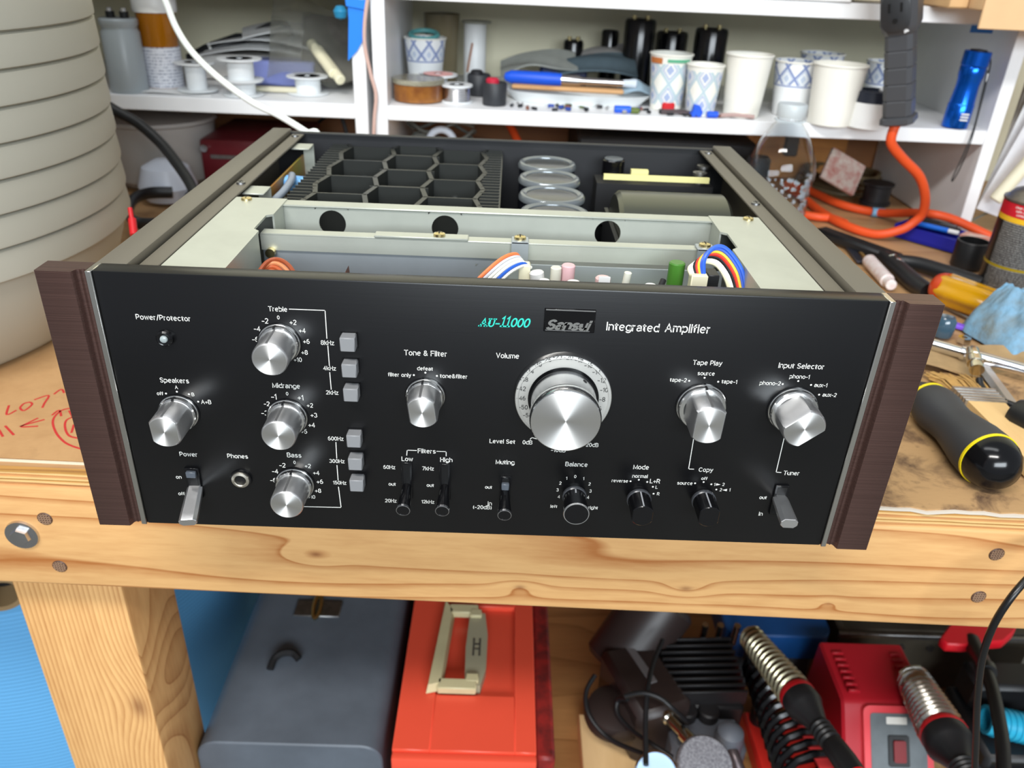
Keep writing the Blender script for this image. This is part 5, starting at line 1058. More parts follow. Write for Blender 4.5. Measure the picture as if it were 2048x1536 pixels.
q = (-0.2618, 0.7267, 0.1280)
spool('short white spool near the shelf divider below the clear bag', (q[0], q[1] + 0.012, SH + 0.0005), 0.0270, 0.022, 0.0165, 0.0014, M_SPOOL)
one('paper_slip', MB().sheet(lambda u, v: (-0.475 + 0.10 * u, 0.690 + 0.05 * v, SH + 0.0015 + 0.001 * math.sin(5 * u)), 10, 4, 0.0008), M_PAPER, 'white paper slip under the upright spool', 'paper')
one('violet_case', MB().box((-0.345, 0.775, SH + 0.002), (-0.262, 0.815, SH + 0.034), 0.003), pm('violet_translucent', (124, 134, 190), 0.3), 'small violet-blue plastic case behind the stacked spools', 'case')
one('cream_stick', MB().box((-0.330, 0.728, SH + 0.001), (-0.272, 0.737, SH + 0.008), 0.002), pm('cream_stick', (206, 200, 176), 0.6), 'cream stick lying between the spools', 'stick')
for i, (w, d, z, rz, lab) in enumerate(((0.150, 0.11, 0.041, 0.10, 'white paper sheet at the bottom of the pile behind the spools'), (0.155, 0.10, 0.052, -0.12, 'white paper sheet in the middle of the pile behind the spools'), (0.120, 0.10, 0.064, 0.28, 'white paper sheet on top of the pile behind the spools'))):
    one('paper_sheet', MB().sheet(lambda u, v, w=w, d=d: ((u - .5) * w, (v - .5) * d, 0.010 * math.sin(u * PI) - 0.006 * v), 12, 6, 0.0012, Matrix.Translation((-0.350 + 0.018 * i, 0.855, SH + z)) @ Matrix.Rotation(rz, 4, 'Z') @ Matrix.Rotation(0.10, 4, 'X')), M_PAPER, lab, 'paper', 'papers on the left shelf')
one('card_stack', MB().box((-0.43, 0.815, SH + 0.001), (-0.28, 0.925, SH + 0.034), 0.002), pm('grey_card', (196, 194, 190), 0.7), 'grey card stack carrying the white papers', 'card')
t = thing('soldering_wand', 'black plastic wand with a curled black lead resting on the papers', 'wand', (-0.40, 0.84, SH + 0.055))
wa, wb = Vector((-0.4520, 0.8300, 0.1538)), Vector((-0.3720, 0.8500, 0.1811))
wd = (wb - wa).normalized()
ob('wand_body', MB().lathe([(0, 0), (0.0045, 0.002), (0.0085, 0.028), (0.0095, 0.042), (0.0095, 0.078), (0.0060, 0.088), (0.0042, 0.102), (0, 0.102)], 20, axis(wa, wb)), M_BLACKPL, t)
ob('white_mark', MB().lathe([(0.0090, 0.036), (0.0096, 0.036), (0.0097, 0.039), (0.0090, 0.039)], 20, axis(wa, wb)), M_PRINT, t)
ob('lead', MB().tube([tuple(wb + wd * 0.0), (-0.3495, 0.8500, 0.1937), (-0.3262, 0.8500, 0.2024), (-0.3110, 0.8500, 0.2004), (-0.3057, 0.8500, 0.1903), (-0.3131, 0.8500, 0.1782), (-0.3237, 0.8500, 0.1706)], 0.0034, 10, smooth=6), M_BLACKPL, t)
one('maroon_pouch', MB().cbox((-0.487, 0.80, SH + 0.033), (0.055, 0.05, 0.064), 0.010, seg=3), pm('maroon_cloth', (96, 48, 62), 0.7), 'small maroon pouch between the grey capacitor and the pill bottle', 'pouch')
bgm = pm('clear_bag_film', (206, 206, 196), 0.12, trans=0.85, ior=1.15, alpha=0.55)
bag = thing('zip_bag', 'clear plastic bag with cream-ended rods beside the shelf divider', 'bag', (-0.235, 0.80, SH))
ob('bag_film', MB().sheet(crumple(0.115, 0.10, 0.007, 14, lift=lambda u, v: 0.055 * v + 0.012 * math.sin(u * 6)), 20, 18, 0.0006, Matrix.Translation((-0.262, 0.80, SH + 0.036)) @ Matrix.Rotation(0.4, 4, 'X')), bgm, bag)
ob('dark_insert', MB().sheet(crumple(0.075, 0.075, 0.004, 15, lift=lambda u, v: 0.055 * v), 10, 8, 0.004, Matrix.Translation((-0.244, 0.812, SH + 0.024)) @ Matrix.Rotation(0.4, 4, 'X')), pm('grey_insert', (92, 88, 82), 0.6, var=0.4, vscale=60), bag)
for u, v in ((668, 148), (690, 161)):
    e = Vector((-0.2257, 0.7350, 0.1543)) if u == 668 else Vector((-0.2156, 0.7280, 0.1477))
    ob('cream_rod', MB().cyl(e, e + Vector((-0.040, 0.055, 0.030)), 0.0068, n=20, bev=0.0012), pm('cream_rod', (226, 220, 190), 0.45), bag)
# divider: tape, cable
t = thing('blue_tape', 'bright blue tape strip hanging on the shelf divider edge', 'tape', (-0.1844, 0.6720, 0.1862))
M_TAPE = pm('bright_painters_tape', (24, 124, 226), 0.6)
def strip(uv): return [(x, z) for x, y, z in uv]
tp = [(-0.1915, 0.6715, 0.2510), (-0.1688, 0.6715, 0.2455), (-0.1681, 0.6715, 0.2341), (-0.1743, 0.6715, 0.2047), (-0.1829, 0.6715, 0.1903), (-0.1945, 0.6715, 0.1790), (-0.1912, 0.6715, 0.2251)]
ob('tape_strip', MB().prism([(x, z) for x, y, z in tp], 0, 0.0012, Matrix(((1, 0, 0, 0), (0, 0, 1, 0.6722), (0, 1, 0, 0), (0, 0, 0, 1)))), M_TAPE, t)
ob('tape_fold', MB().prism([(x, z) for x, y, z in ((-0.1937, 0.6700, 0.2488), (-0.1666, 0.6700, 0.2478), (-0.1689, 0.6700, 0.2369), (-0.1930, 0.6700, 0.2403))], 0, 0.002, Matrix(((1, 0, 0, 0), (0, 0, 1, 0.6698), (0, 1, 0, 0), (0, 0, 0, 1)))), M_TAPE, t)
one('teal_blob', MB().lathe([(0, -0.008), (0.007, -0.005), (0.009, 0.002), (0.005, 0.008), (0, 0.009)], 14, Matrix.Translation((-0.2039, 0.6900, 0.2309))), pm('teal_glob', (40, 128, 168), 0.3), 'teal plastic glob behind the blue tape', 'glob')
one('pink_cable', MB().tube([(-0.1621, 0.6680, 0.2639), (-0.1669, 0.6680, 0.2479), (-0.1717, 0.6680, 0.2206), (-0.1723, 0.6680, 0.1956), (-0.1665, 0.6680, 0.1645), (-0.1613, 0.6680, 0.1412), (-0.1643, 0.6680, 0.1141), (-0.1669, 0.6680, 0.0831)], 0.0022, 8, smooth=6), pm('pinkish_cable', (206, 172, 160), 0.5), 'pale pink cable hanging down the gap between the shelf units', 'cable')
one('white_cable', MB().tube([(-0.3585, 0.5200, 0.2754), (-0.3403, 0.5000, 0.2502), (-0.3295, 0.4900, 0.2264), (-0.3092, 0.4700, 0.2062), (-0.2786, 0.4500, 0.1855), (-0.2433, 0.4300, 0.1683), (-0.2139, 0.4150, 0.1596), (-0.1866, 0.4000, 0.1488), (-0.1718, 0.3900, 0.1418), (-0.165, 0.372, 0.05)], 0.0033, 10, smooth=8), pm('white_cable_sheath', (226, 230, 226), 0.4), 'white cable hanging across the left shelf to behind the amplifier', 'cable')

# ribbed bin at the left
bin_ = thing('ribbed_bin', 'large beige plastic bin with horizontal ribs at the left of the amplifier', 'bin', (-0.582, 0.30, BT + 0.001))
pf = [(0, 0), (0.188, 0), (0.197, 0.002), (0.2035, 0.008), (0.2200, 0.040), (0.2290, 0.066), (0.2310, 0.0815)]
z = 0.0835
for i in range(14):
    pf += [(0.2362, z), (0.2386, z + 0.0012), (0.2388, z + 0.0030), (0.2366 + 0.0002 * i, z + 0.0222), (0.2335 + 0.0002 * i, z + 0.0236)]
    z += 0.0245
pf += [(0.2350, z + 0.004), (0.225, z + 0.006), (0, z + 0.006)]
ob('bin_shell', MB().lathe(pf, 120, Matrix.Translation((-0.582, 0.30, BT + 0.001))), pm('beige_bin_plastic', (176, 173, 160), 0.5, var=0.05, vscale=5), bin_, ang=30)

# clutter under the left shelf
struct('wall_lower', MB().box((-0.9, 0.985, BT), (0.625, 1.015, 0.10)), wood('brown_backboard', (150, 98, 56), (112, 68, 36), 0, 30, 8))
one('grey_tub', MB().lathe([(0, 0), (0.060, 0), (0.070, 0.01), (0.078, 0.085), (0.082, 0.088), (0.080, 0.092), (0, 0.092)], 40, Matrix.Translation((-0.495, 0.80, BT + 0.001))), pm('grey_tub', (176, 172, 168), 0.45), 'grey plastic tub under the left shelf', 'tub')
one('white_bag', MB().lathe([(0, 0), (0.03, 0.002), (0.038, 0.02), (0.03, 0.045), (0.012, 0.055), (0, 0.056)], 24, Matrix.Translation((-0.452, 0.70, BT + 0.001))), pm('white_film', (206, 212, 224), 0.35), 'rumpled white plastic lump before the grey tub', 'bag')
t = thing('maroon_case', 'dark maroon metal case under the left shelf', 'case', (-0.34, 0.80, BT))
ob('case_body', MB().box((-0.42, 0.745, BT + 0.0005), (-0.285, 0.90, 0.062), 0.006, seg=2), pm('maroon_enamel', (92, 22, 30), 0.35), t)
ob('case_trim', MB().box((-0.405, 0.7435, 0.036), (-0.300, 0.7455, 0.041)), M_DULLSTEEL, t)
ob('case_screw', MB().cyl((-0.412, 0.744, 0.050), (-0.412, 0.740, 0.050), 0.005, n=14), M_STEEL, t)
one('white_carton', MB().box((-0.318, 0.640, BT + 0.001), (-0.255, 0.70, 0.066), 0.003), M_PAPER, 'small white carton behind the amplifier rail', 'carton')
one('black_cable', MB().tube([(-0.4705, 0.6000, 0.1311), (-0.4566, 0.6000, 0.1221), (-0.4339, 0.6000, 0.1094), (-0.4069, 0.5900, 0.0900), (-0.3835, 0.5700, 0.0721), (-0.3647, 0.5500, 0.0575), (-0.3504, 0.5300, 0.0448)], 0.0062, 12, smooth=6), M_BLACKPL, 'thick black cable dropping from the shelf to behind the amplifier rail', 'cable')
one('black_cable', MB().tube([(-0.5402, 0.7680, 0.0000), (-0.5090, 0.7788, 0.0000), (-0.4667, 0.7518, 0.0000), (-0.4275, 0.6951, 0.0000), (-0.3910, 0.6432, 0.0000)], 0.0055, 12, smooth=6), M_BLACKPL, 'black cable bending over the bench under the left shelf', 'cable')
one('black_lead', MB().tube([(-0.30, 0.93, 0.05), (-0.25, 0.92, 0.085), (-0.215, 0.925, 0.090), (-0.200, 0.93, 0.095)], 0.0026, 8, smooth=6), M_BLACKMT, 'thin black lead against the brown backboard', 'lead')
one('black_lead', MB().tube([(-0.222, 0.74, 0.105), (-0.215, 0.74, 0.08), (-0.206, 0.735, 0.03), (-0.205, 0.72, -0.006)], 0.0028, 8, smooth=6), M_BLACKMT, 'thin black lead hanging beside the shelf divider', 'lead')
hb = [(-0.4312, 0.6604, 0.0100), (-0.4549, 0.6472, 0.0120), (-0.4603, 0.6114, 0.0140), (-0.4433, 0.5559, 0.0140), (-0.4234, 0.5302, 0.0100), (-0.4062, 0.5644, 0.0000)]
one('headphone_band', MB().tube(hb, 0.0075, 12, smooth=8, sq=(0.7, 1.0)), M_BLACKPL, 'black padded headband lying between the bin and amplifier', 'headband')
one('black_pouch', MB().cbox((-0.305, 0.455, BT + 0.012), (0.06, 0.07, 0.022), 0.008, seg=3), M_BLACKMT, 'black flat pouch inside the headband loop', 'pouch')
t = thing('test_probe', 'red test probe tip standing beside the left rail', 'probe', (-0.3878, 0.4429, 0.0300))
ob('probe_barrel', MB().cyl((-0.3205, 0.3000, 0.0752), (-0.3243, 0.3100, 0.0864), 0.0034, n=14), M_RED, t)
ob('probe_tip', MB().cyl((-0.3245, 0.3100, 0.0855), (-0.3271, 0.3160, 0.0944), 0.0020, n=12), M_RED, t)
# behind the amplifier
one('wire_coil', MB().tube([(-0.09 + 0.045 * math.cos(a * 0.5) * (1 + 0.02 * (a % 5)), 0.80 + 0.03 * math.sin(a * 0.5), 0.058 + 0.0012 * a + 0.006 * math.sin(a * 1.7)) for a in range(36)], 0.0022, 6, smooth=3), pm('grey_wire', (112, 116, 112), 0.5), 'loose grey wire coil behind the amplifier rear', 'wire')
one('white_hook', MB().tube([(-0.086 + 0.018 * math.cos(a), 0.742, 0.068 + 0.020 * math.sin(a)) for a in [PI * k / 10 for k in range(-1, 12)]], 0.0048, 10), pm('pale_hook', (206, 218, 232), 0.3), 'pale curved handle poking up behind the heat sink', 'handle')
one('wire_basket', MB().box((-0.135, 0.76, BT + 0.001), (-0.03, 0.85, 0.052), 0.004), pm('grey_bin_plastic', (86, 84, 78), 0.5), 'low grey box under the wire coil', 'box')
one('black_bay_box', MB().box((0.10, 0.735, BT + 0.001), (0.345, 0.93, 0.088), 0.004), M_BLACKMT, 'flat black box lying under the shelf', 'case')  # plain matt black box filling the bay behind the amplifier
one('black_knob_tool', MB().lathe([(0, 0), (0.016, 0), (0.017, 0.004), (0.016, 0.088), (0.013, 0.092), (0, 0.092)], 24, Matrix.Translation((0.335, 0.690, BT + 0.001))), M_BLACKMT, 'black cylinder standing just behind the water bottle', 'cylinder')
# lower right bay
cl_ = Vector((0.5294, 0.8835, -0.0120))
t = thing('cable_coil', 'coil of olive cable lying under the right shelf', 'coil', tuple(cl_))
for i in range(4):
    r = 0.062 - 0.003 * i
    ob('coil_turn', MB().tube([(cl_.x + 0.012 + r * 1.05 * math.cos(a * PI / 12), cl_.y + 0.03 + r * math.sin(a * PI / 12), BT + 0.0065 + i * 0.007 + 0.002 * math.sin(a + i)) for a in range(24)], 0.0036, 8, closed=True), pm('olive_cable_%d' % i, (102, 88, 62), 0.5), t)
one('white_packet', MB().box((-0.03, -0.003, -0.024), (0.03, 0.003, 0.024), 0.001, m=Matrix.Translation((0.495, 0.800, 0.040)) @ Matrix.Rotation(0.45, 4, 'Y') @ Matrix.Rotation(-0.5, 4, 'X')), pm('packet_print', (206, 202, 190), 0.6, vcol=(176, 110, 100), vscale=90), 'white printed packet leaning on the cable coil', 'packet')
one('black_spool', MB().lathe([(0, 0), (0.022, 0), (0.022, 0.004), (0.019, 0.005), (0.019, 0.026), (0.022, 0.028), (0.022, 0.031), (0, 0.031)], 28, Matrix.Translation((0.548, 0.790, BT + 0.010))), M_BLACKPL, 'black spool inside the olive cable coil', 'spool')
one('amber_board', MB().box((0.395, 0.962, BT + 0.0005), (0.56, 0.975, 0.10), 0.001), wood('amber_backing', (196, 132, 62), (168, 104, 46), 0, 20, 6), 'amber wooden board standing at the back of the right bay', 'board')
one('black_strip', MB().box((0.425, 0.86, 0.045), (0.447, 0.875, 0.098), 0.003), M_BLACKMT, 'black strip hanging right of the water bottle', 'strip')

# ---------------------------------------------------------------- bench top, left
CT = BT
cbl = thing('cardboard_sheet', 'flattened cardboard with red marker writing left of the amplifier', 'cardboard', (-0.45, 0.20, BT - 0.002))
ob('board_sheet', skew(MB().prism([(-0.80, 0.0720), (-0.30, 0.0735), (-0.19, 0.0725), (-0.19, 0.34), (-0.80, 0.36)], BT - 0.0020, BT)), M_CARD, cbl)
ob('pale_edge', skew(MB().box((-0.80, 0.0708, BT - 0.0019), (-0.19, 0.0722, BT - 0.0004))), pm('card_edge', (214, 202, 178), 0.8), cbl)
def pen(pts, w=0.0016, sm=4):
    P = [Vector(p) for p in pts]
    if sm and len(P) > 2: P, _ = spline(P, sm, 0.0)
    vs = []; fs = []
    for i, p in enumerate(P):
        t = (P[min(i + 1, len(P) - 1)] - P[max(i - 1, 0)]).normalized(); n = Vector((-t.y, t.x, 0)) * w / 2
        for q, dz_ in ((p - n, 0), (p + n, 0), (p + n, 0.00012), (p - n, 0.00012)): vs.append((q.x, q.y, BT + 0.00003 + dz_))
    for i in range(len(P) - 1):
        for k in range(4): j = (k + 1) % 4; fs.append((i * 4 + k, i * 4 + j, i * 4 + 4 + j, i * 4 + 4 + k))
    fs += [(0, 1, 2, 3), tuple(len(vs) - 4 + k for k in (0, 3, 2, 1))]
    return ob('marker_stroke', MB().add(vs, fs), M_PEN, cbl)
M_PEN = pm('red_marker', (186, 44, 42), 0.7)
for st in ([(-0.3691, 0.1488, -0.0119), (-0.3634, 0.1353, -0.0119), (-0.3599, 0.1421, -0.0119)], [(-0.3597, 0.1523, -0.0119), (-0.3591, 0.1458, -0.0119), (-0.3540, 0.1420, -0.0119), (-0.3529, 0.1510, -0.0119), (-0.3564, 0.1545, -0.0119), (-0.3597, 0.1523, -0.0119)], [(-0.3549, 0.1583, -0.0119), (-0.3477, 0.1659, -0.0119), (-0.3448, 0.1539, -0.0119), (-0.3429, 0.1470, -0.0119)],
           [(-0.3446, 0.1679, -0.0119), (-0.3429, 0.1761, -0.0119), (-0.3379, 0.1705, -0.0119)], [(-0.3328, 0.1304, -0.0119), (-0.3449, 0.1196, -0.0119), (-0.3327, 0.1210, -0.0119)], [(-0.3449, 0.1196, -0.0119), (-0.3385, 0.1322, -0.0119)], [(-0.3574, 0.1142, -0.0119), (-0.3498, 0.1056, -0.0119)], [(-0.3561, 0.1199, -0.0119), (-0.3434, 0.1081, -0.0119)],
           [(-0.3202, 0.1486, -0.0119), (-0.3271, 0.1439, -0.0119), (-0.3265, 0.1303, -0.0119), (-0.3165, 0.1141, -0.0119), (-0.3044, 0.1017, -0.0119), (-0.2944, 0.0958, -0.0119), (-0.2834, 0.0918, -0.0119)], [(-0.3125, 0.1367, -0.0119), (-0.3167, 0.1310, -0.0119), (-0.3130, 0.1208, -0.0119), (-0.3048, 0.1098, -0.0119), (-0.2956, 0.1067, -0.0119)], [(-0.3305, 0.1368, -0.0119), (-0.3290, 0.1443, -0.0119), (-0.3232, 0.1359, -0.0119)], [(-0.3214, 0.1443, -0.0119), (-0.3132, 0.1339, -0.0119)], [(-0.3085, 0.1250, -0.0119), (-0.3049, 0.1136, -0.0119)]):
    pen(st)

# ---------------------------------------------------------------- bench top, right
cbr = thing('cardboard_sheet', 'torn and stained cardboard right of the amplifier', 'cardboard', (0.40, 0.2, BT - 0.002))
rr_ = random.Random(5); front = [(0.236 + 0.01 * i, 0.0625 + rr_.uniform(-0.0016, 0.0016)) for i in range(56)]
back = [(0.80, 0.30), (0.62, 0.335), (0.52, 0.30), (0.45, 0.282), (0.40, 0.268), (0.36, 0.272), (0.30, 0.262), (0.236, 0.27)]
ob('board_sheet', skew(MB().prism(front + back, BT - 0.0020, BT + 0.0010)), M_CARDDIRTY, cbr)
fr2 = [(x, y - 0.0014 - 0.0010 * abs(math.sin(i * 1.7))) for i, (x, y) in enumerate(front)]
ob('torn_edge', skew(MB().prism(fr2 + [(x, y + 0.0008) for x, y in front[::-1]], BT - 0.0019, BT - 0.0002)), pm('torn_paper', (206, 196, 182), 0.85), cbr)
one('cardboard_scrap', MB().sheet(lambda u, v: (0.36 + 0.17 * u, 0.262 + 0.055 * v - 0.02 * u + 0.005 * math.sin(11 * u), BT + 0.004 + 0.006 * math.sin(u * 6 + 1) * (1 - v) + 0.005 * v), 22, 6, 0.0018), pm('crumpled_kraft', (176, 146, 104), 0.85, var=0.3, vscale=40), 'crumpled strip of kraft cardboard below the chrome bar', 'cardboard')
Hc = 0.0
def along(p0, p1, prof, n=36, spin=0.0): return MB().lathe(prof, n, axis(p0, p1, spin))
# black and yellow screwdriver handle
h0 = Vector((0.3456, 0.1730, 0.0085)); h1 = Vector((0.3494, 0.0717, 0.0085)); hl = (h1 - h0).length; k = hl / 0.125
h0.z = BT + 0.0008 + 0.0185; h1.z = BT + 0.0008 + 0.0210
t = thing('screwdriver', 'black screwdriver handle with yellow rings lying on the stained cardboard', 'screwdriver', (h0.x, h0.y, BT + 0.001))
HB = pm('handle_rubber', (54, 55, 58), 0.55, bump=0.08, bscale=900)
ob('grip', along(h0, h1, [(0.0152, 0.000 * k), (0.0172, 0.010 * k), (0.0176, 0.022 * k), (0.0162, 0.036 * k), (0.0158, 0.048 * k), (0.0176, 0.066 * k), (0.0198, 0.084 * k), (0.0203, 0.098 * k), (0.0200, 0.104 * k)], 48), HB, t)
ob('front_cap', along(h0, h1, [(0, -0.022 * k), (0.0090, -0.021 * k), (0.0120, -0.012 * k), (0.0148, -0.0020 * k), (0.0148, 0.0), (0, 0)], 48), HB, t)
for a, b, r in ((-0.0022, 0.0008, 0.0157), (0.1035, 0.1062, 0.0204)): ob('yellow_ring', along(h0, h1, [(r - 0.002, a * k), (r, a * k), (r, b * k), (r - 0.002, b * k)], 48), M_YELLOW, t)
ob('end_dome', along(h0, h1, [(0, 0.106 * k), (0.0198, 0.106 * k), (0.0192, 0.113 * k), (0.0168, 0.121 * k), (0.0120, 0.128 * k), (0.0050, 0.1315 * k), (0, 0.132 * k)], 48), M_BLACKGL, t)
# paint brush
b0 = Vector((0.4018, 0.2412, -0.0060)); b1 = Vector((0.3958, 0.1097, -0.0060)); bd = (b1 - b0); bd.z = 0; bd.normalize(); bn = Vector((-bd.y, bd.x, 0)); L0 = (b1 - b0).length
def bflat(s0, s1, w0, w1, t0, t1, zc):
    A = b0 + bd * s0; B = b0 + bd * s1; vs = []
    for P, w, th in ((A, w0, t0), (B, w1, t1)):
        for sx, sz in ((-1, -1), (1, -1), (1, 1), (-1, 1)): vs.append((P.x + bn.x * w / 2 * sx, P.y + bn.y * w / 2 * sx, zc + th / 2 * sz))
    return MB().add(vs, [(0, 1, 2, 3), (4, 5, 6, 7), (0, 1, 5, 4), (1, 2, 6, 5), (2, 3, 7, 6), (3, 0, 4, 7)])
pb = thing('paint_brush', 'flat paint brush with tan bristles beside the black screwdriver', 'brush', (b0.x, b0.y, BT + 0.001))
zc = BT + 0.0095
br = MB(); rb = random.Random(3)
for i in range(150):
    w = rb.uniform(-0.5, 0.5); e = rb.uniform(-0.004, 0.008); h = rb.uniform(-0.0035, 0.0035)
    br.tube([tuple(b0 + bd * 0.034 + bn * w * 0.031 + Vector((0, 0, zc - b0.z + h))), tuple(b0 + bd * 0.016 + bn * w * 0.034 + Vector((0, 0, zc - b0.z + h))), tuple(b0 + bd * (e - 0.002) + bn * (w * 0.044) + Vector((0, 0, zc - b0.z + h * 0.5 - 0.003)))], 0.0007, 4)
bo = ob('bristles', br, pm('tan_bristle', (206, 164, 98), 0.7, var=0.3, vscale=200), pb); bo['kind'] = 'stuff'
fe = ob('ferrule', bflat(0.033, 0.058, 0.034, 0.033, 0.011, 0.012, zc), pm('ferrule_steel', (196, 192, 184), 0.35, 0.8, var=0.35, vscale=160), pb)
for s_ in (0.036, 0.041, 0.046, 0.051, 0.055): ob('ferrule_ridge', bflat(s_, s_ + 0.0012, 0.0345, 0.0345, 0.0128, 0.0128, zc), M_STEEL, fe)
ob('handle', bflat(0.058, 0.150, 0.030, 0.022, 0.011, 0.012, zc), wood('brush_handle_wood', (226, 190, 132), (206, 160, 104), 1, 60, 3), pb)
# chrome bars, connector and lead
c0 = Vector((0.4058, 0.2955, 0.0000)); c1 = Vector((0.4856, 0.2328, 0.0000))
t = thing('chrome_bar', 'polished chrome extension bar lying across behind the brush', 'bar', (c0.x, c0.y, BT + 0.004))
ob('bar_shaft', MB().cyl((c0.x, c0.y, BT + 0.0130), (c1.x, c1.y, BT + 0.0130), 0.0056, n=24, bev=0.001), M_CHROME, t)
ob('bar_collar', MB().cyl((c1 * 0.25 + c0 * 0.75).to_tuple()[:2] + (BT + 0.0130,), (c1 * 0.30 + c0 * 0.70).to_tuple()[:2] + (BT + 0.0130,), 0.0066, n=24, bev=0.0008), M_CHROME, t)
e0 = Vector((0.4430, 0.2734, -0.0040)); e1 = Vector((0.4255, 0.1747, -0.0040))
one('alloy_bar', MB().tube([(e0.x, e0.y, BT + 0.0055), (e1.x, e1.y, BT + 0.0055)], 0.0062, 6, sq=(1.0, 0.7)), pm('dull_alloy', (186, 184, 184), 0.35, 0.9), 'dull alloy bar slanting down from the chrome bar', 'bar')
g0 = Vector((0.4239, 0.2621, 0.0120)); g1 = Vector((0.4125, 0.2225, 0.0040))
t = thing('coax_connector', 'nickel coaxial connector with a black lead resting on the chrome bar', 'connector', (g1.x, g1.y, 0.0))
ob('barrel', along(g0, g1, [(0, 0), (0.0050, 0.0), (0.0055, 0.001), (0.0052, 0.010), (0.0044, 0.0105), (0.0044, 0.0125), (0.0064, 0.0130), (0.0066, 0.0205), (0.0055, 0.021), (0.0055, 0.025), (0.0062, 0.0255), (0.0060, 0.030), (0, 0.030)], 24), pm('nickel', (206, 198, 180), 0.22, 1.0), t)
g2 = g1
ob('lead', MB().tube([tuple(g1), (0.4124, 0.2165, 0.0000), (0.4146, 0.2064, -0.0020), (0.4213, 0.1969, -0.0030), (0.4324, 0.1846, -0.0030), (0.4482, 0.1684, -0.0030)], 0.0028, 10, smooth=6), M_BLACKPL, t)
one('black_grip', along((0.4117, 0.1650, 0.0040), (0.4207, 0.1461, 0.0040), [(0, -0.002), (0.012, 0), (0.0148, 0.006), (0.0148, 0.05), (0, 0.052)], 28), M_BLACKPL, 'black cylindrical grip at the right picture edge', 'grip')
# crumpled blue rag
from mathutils import noise as mnoise
def ragfn(u, v):
    x = 0.480 + 0.140 * u + 0.008 * math.sin(5 * v + 1) - 0.010 * (1 - v) * (1 - u); y = 0.290 + 0.085 * v + 0.008 * math.sin(6 * u)
    e = min(1, 5 * u, 5 * (1 - u)) * min(1, 5 * v, 5 * (1 - v)); e = e ** 0.5
    p = Vector((x * 30, y * 30, 0.3)); f = 1 - abs(mnoise.noise(p)) * 1.6; f2 = 1 - abs(mnoise.noise(p * 2.3 + Vector((7, 2, 1)))) * 1.5
    q = 0.028 + 0.012 * math.sin(3.0 * u + 0.6) + 0.012 * f + 0.007 * f2 + 0.003 * mnoise.noise(p * 6)
    q *= 1.0 - 0.30 * (1 - v)
    return (x + 0.004 * mnoise.noise(p * 1.7), y + 0.004 * mnoise.noise(p * 1.9 + Vector((3, 3, 3))), BT + 0.0015 + e * q)
one('blue_rag', MB().sheet(ragfn, 70, 64, 0.0011), pm('blue_shop_rag', (120, 172, 208), 0.8, vcol=(112, 122, 122), vscale=38, bump=0.4, bscale=260, bdist=0.002), 'crumpled light blue shop rag with grey grime near the spray can', 'rag', ang=60)
# amber screwdriver, purple strip, small caps
y0 = Vector((0.4715, 0.4342, 0.0080)); y1 = Vector((0.5102, 0.3738, 0.0080)); y0.z = y1.z = BT + 0.0195
t = thing('screwdriver', 'clear amber screwdriver handle with a red-orange end', 'screwdriver', (y0.x, y0.y, BT + 0.001))
amb = pm('amber_handle', (226, 168, 10), 0.14, trans=0.35, coat=0.5)
def flute(r0, a, n=36): return [(r0 + a * math.cos(6 * 2 * PI * i / n)) for i in range(n)]
secs = []
for s_, r in ((0.006, 0.0150), (0.012, 0.0172), (0.080, 0.0165), (0.096, 0.0125), (0.104, 0.0085)):
    secs.append(([((r - 0.0008 + 0.0012 * math.cos(6 * 2 * PI * i / 48)) * math.cos(2 * PI * i / 48), (r - 0.0008 + 0.0012 * math.cos(6 * 2 * PI * i / 48)) * math.sin(2 * PI * i / 48)) for i in range(48)], s_))
ob('fluted_grip', ring_loft(secs, axis(y0, y1)), amb, t)
ob('orange_end', along(y0, y1, [(0, -0.003), (0.008, -0.002), (0.0130, 0.001), (0.0158, 0.006), (0.0168, 0.012), (0, 0.012)], 36), pm('orange_end', (206, 70, 30), 0.2, trans=0.2), t)
ob('blade', MB().cyl(y0 + (y1 - y0).normalized() * 0.1, y0 + (y1 - y0).normalized() * 0.108, 0.003, n=14), M_STEEL, t)
def flatbar(p, q, w, th, z0, mat, bev=0.0006):
    p = Vector(p); q = Vector(q); d = q - p; d.z = 0; a = math.atan2(d.y, d.x); c = (p + q) / 2
    return MB().cbox((0, 0, th / 2), (d.length, w, th), bev, Matrix.Translation((c.x, c.y, z0)) @ Matrix.Rotation(a, 4, 'Z'))
one('purple_strip', flatbar((0.4451, 0.3885, -0.0100), (0.4846, 0.3478, -0.0100), 0.0085, 0.004, BT + 0.0005, None), pm('purple_plastic', (126, 86, 220), 0.4), 'purple plastic strip sticking out from under the blue rag', 'strip')
one('grey_rod', flatbar((0.4791, 0.4181, -0.0100), (0.4935, 0.3802, -0.0100), 0.004, 0.003, BT + 0.0005, None), M_DULLSTEEL, 'thin grey steel rod below the amber screwdriver', 'rod')
one('blue_vial', up([(0, 0), (0.0095, 0), (0.0105, 0.004), (0.0105, 0.016), (0.0080, 0.020), (0, 0.021)], ((0.4409, 0.3436, -0.0120)[0], (0.4409, 0.3436, -0.0120)[1], BT + 0.0012), 28), pm('blue_glass', (58, 82, 98), 0.12, coat=0.5), 'small dark blue vial half hidden by the amplifier end', 'vial')
one('steel_nut', MB().lathe([(0.003, 0), (0.0065, 0), (0.0065, 0.005), (0.003, 0.005), (0.003, 0)], 6, Matrix.Translation(((0.4563, 0.3289, -0.0120)[0], (0.4563, 0.3289, -0.0120)[1], BT + 0.0012))), M_CHROME, 'chrome nut between the rag and the chrome bar', 'nut')
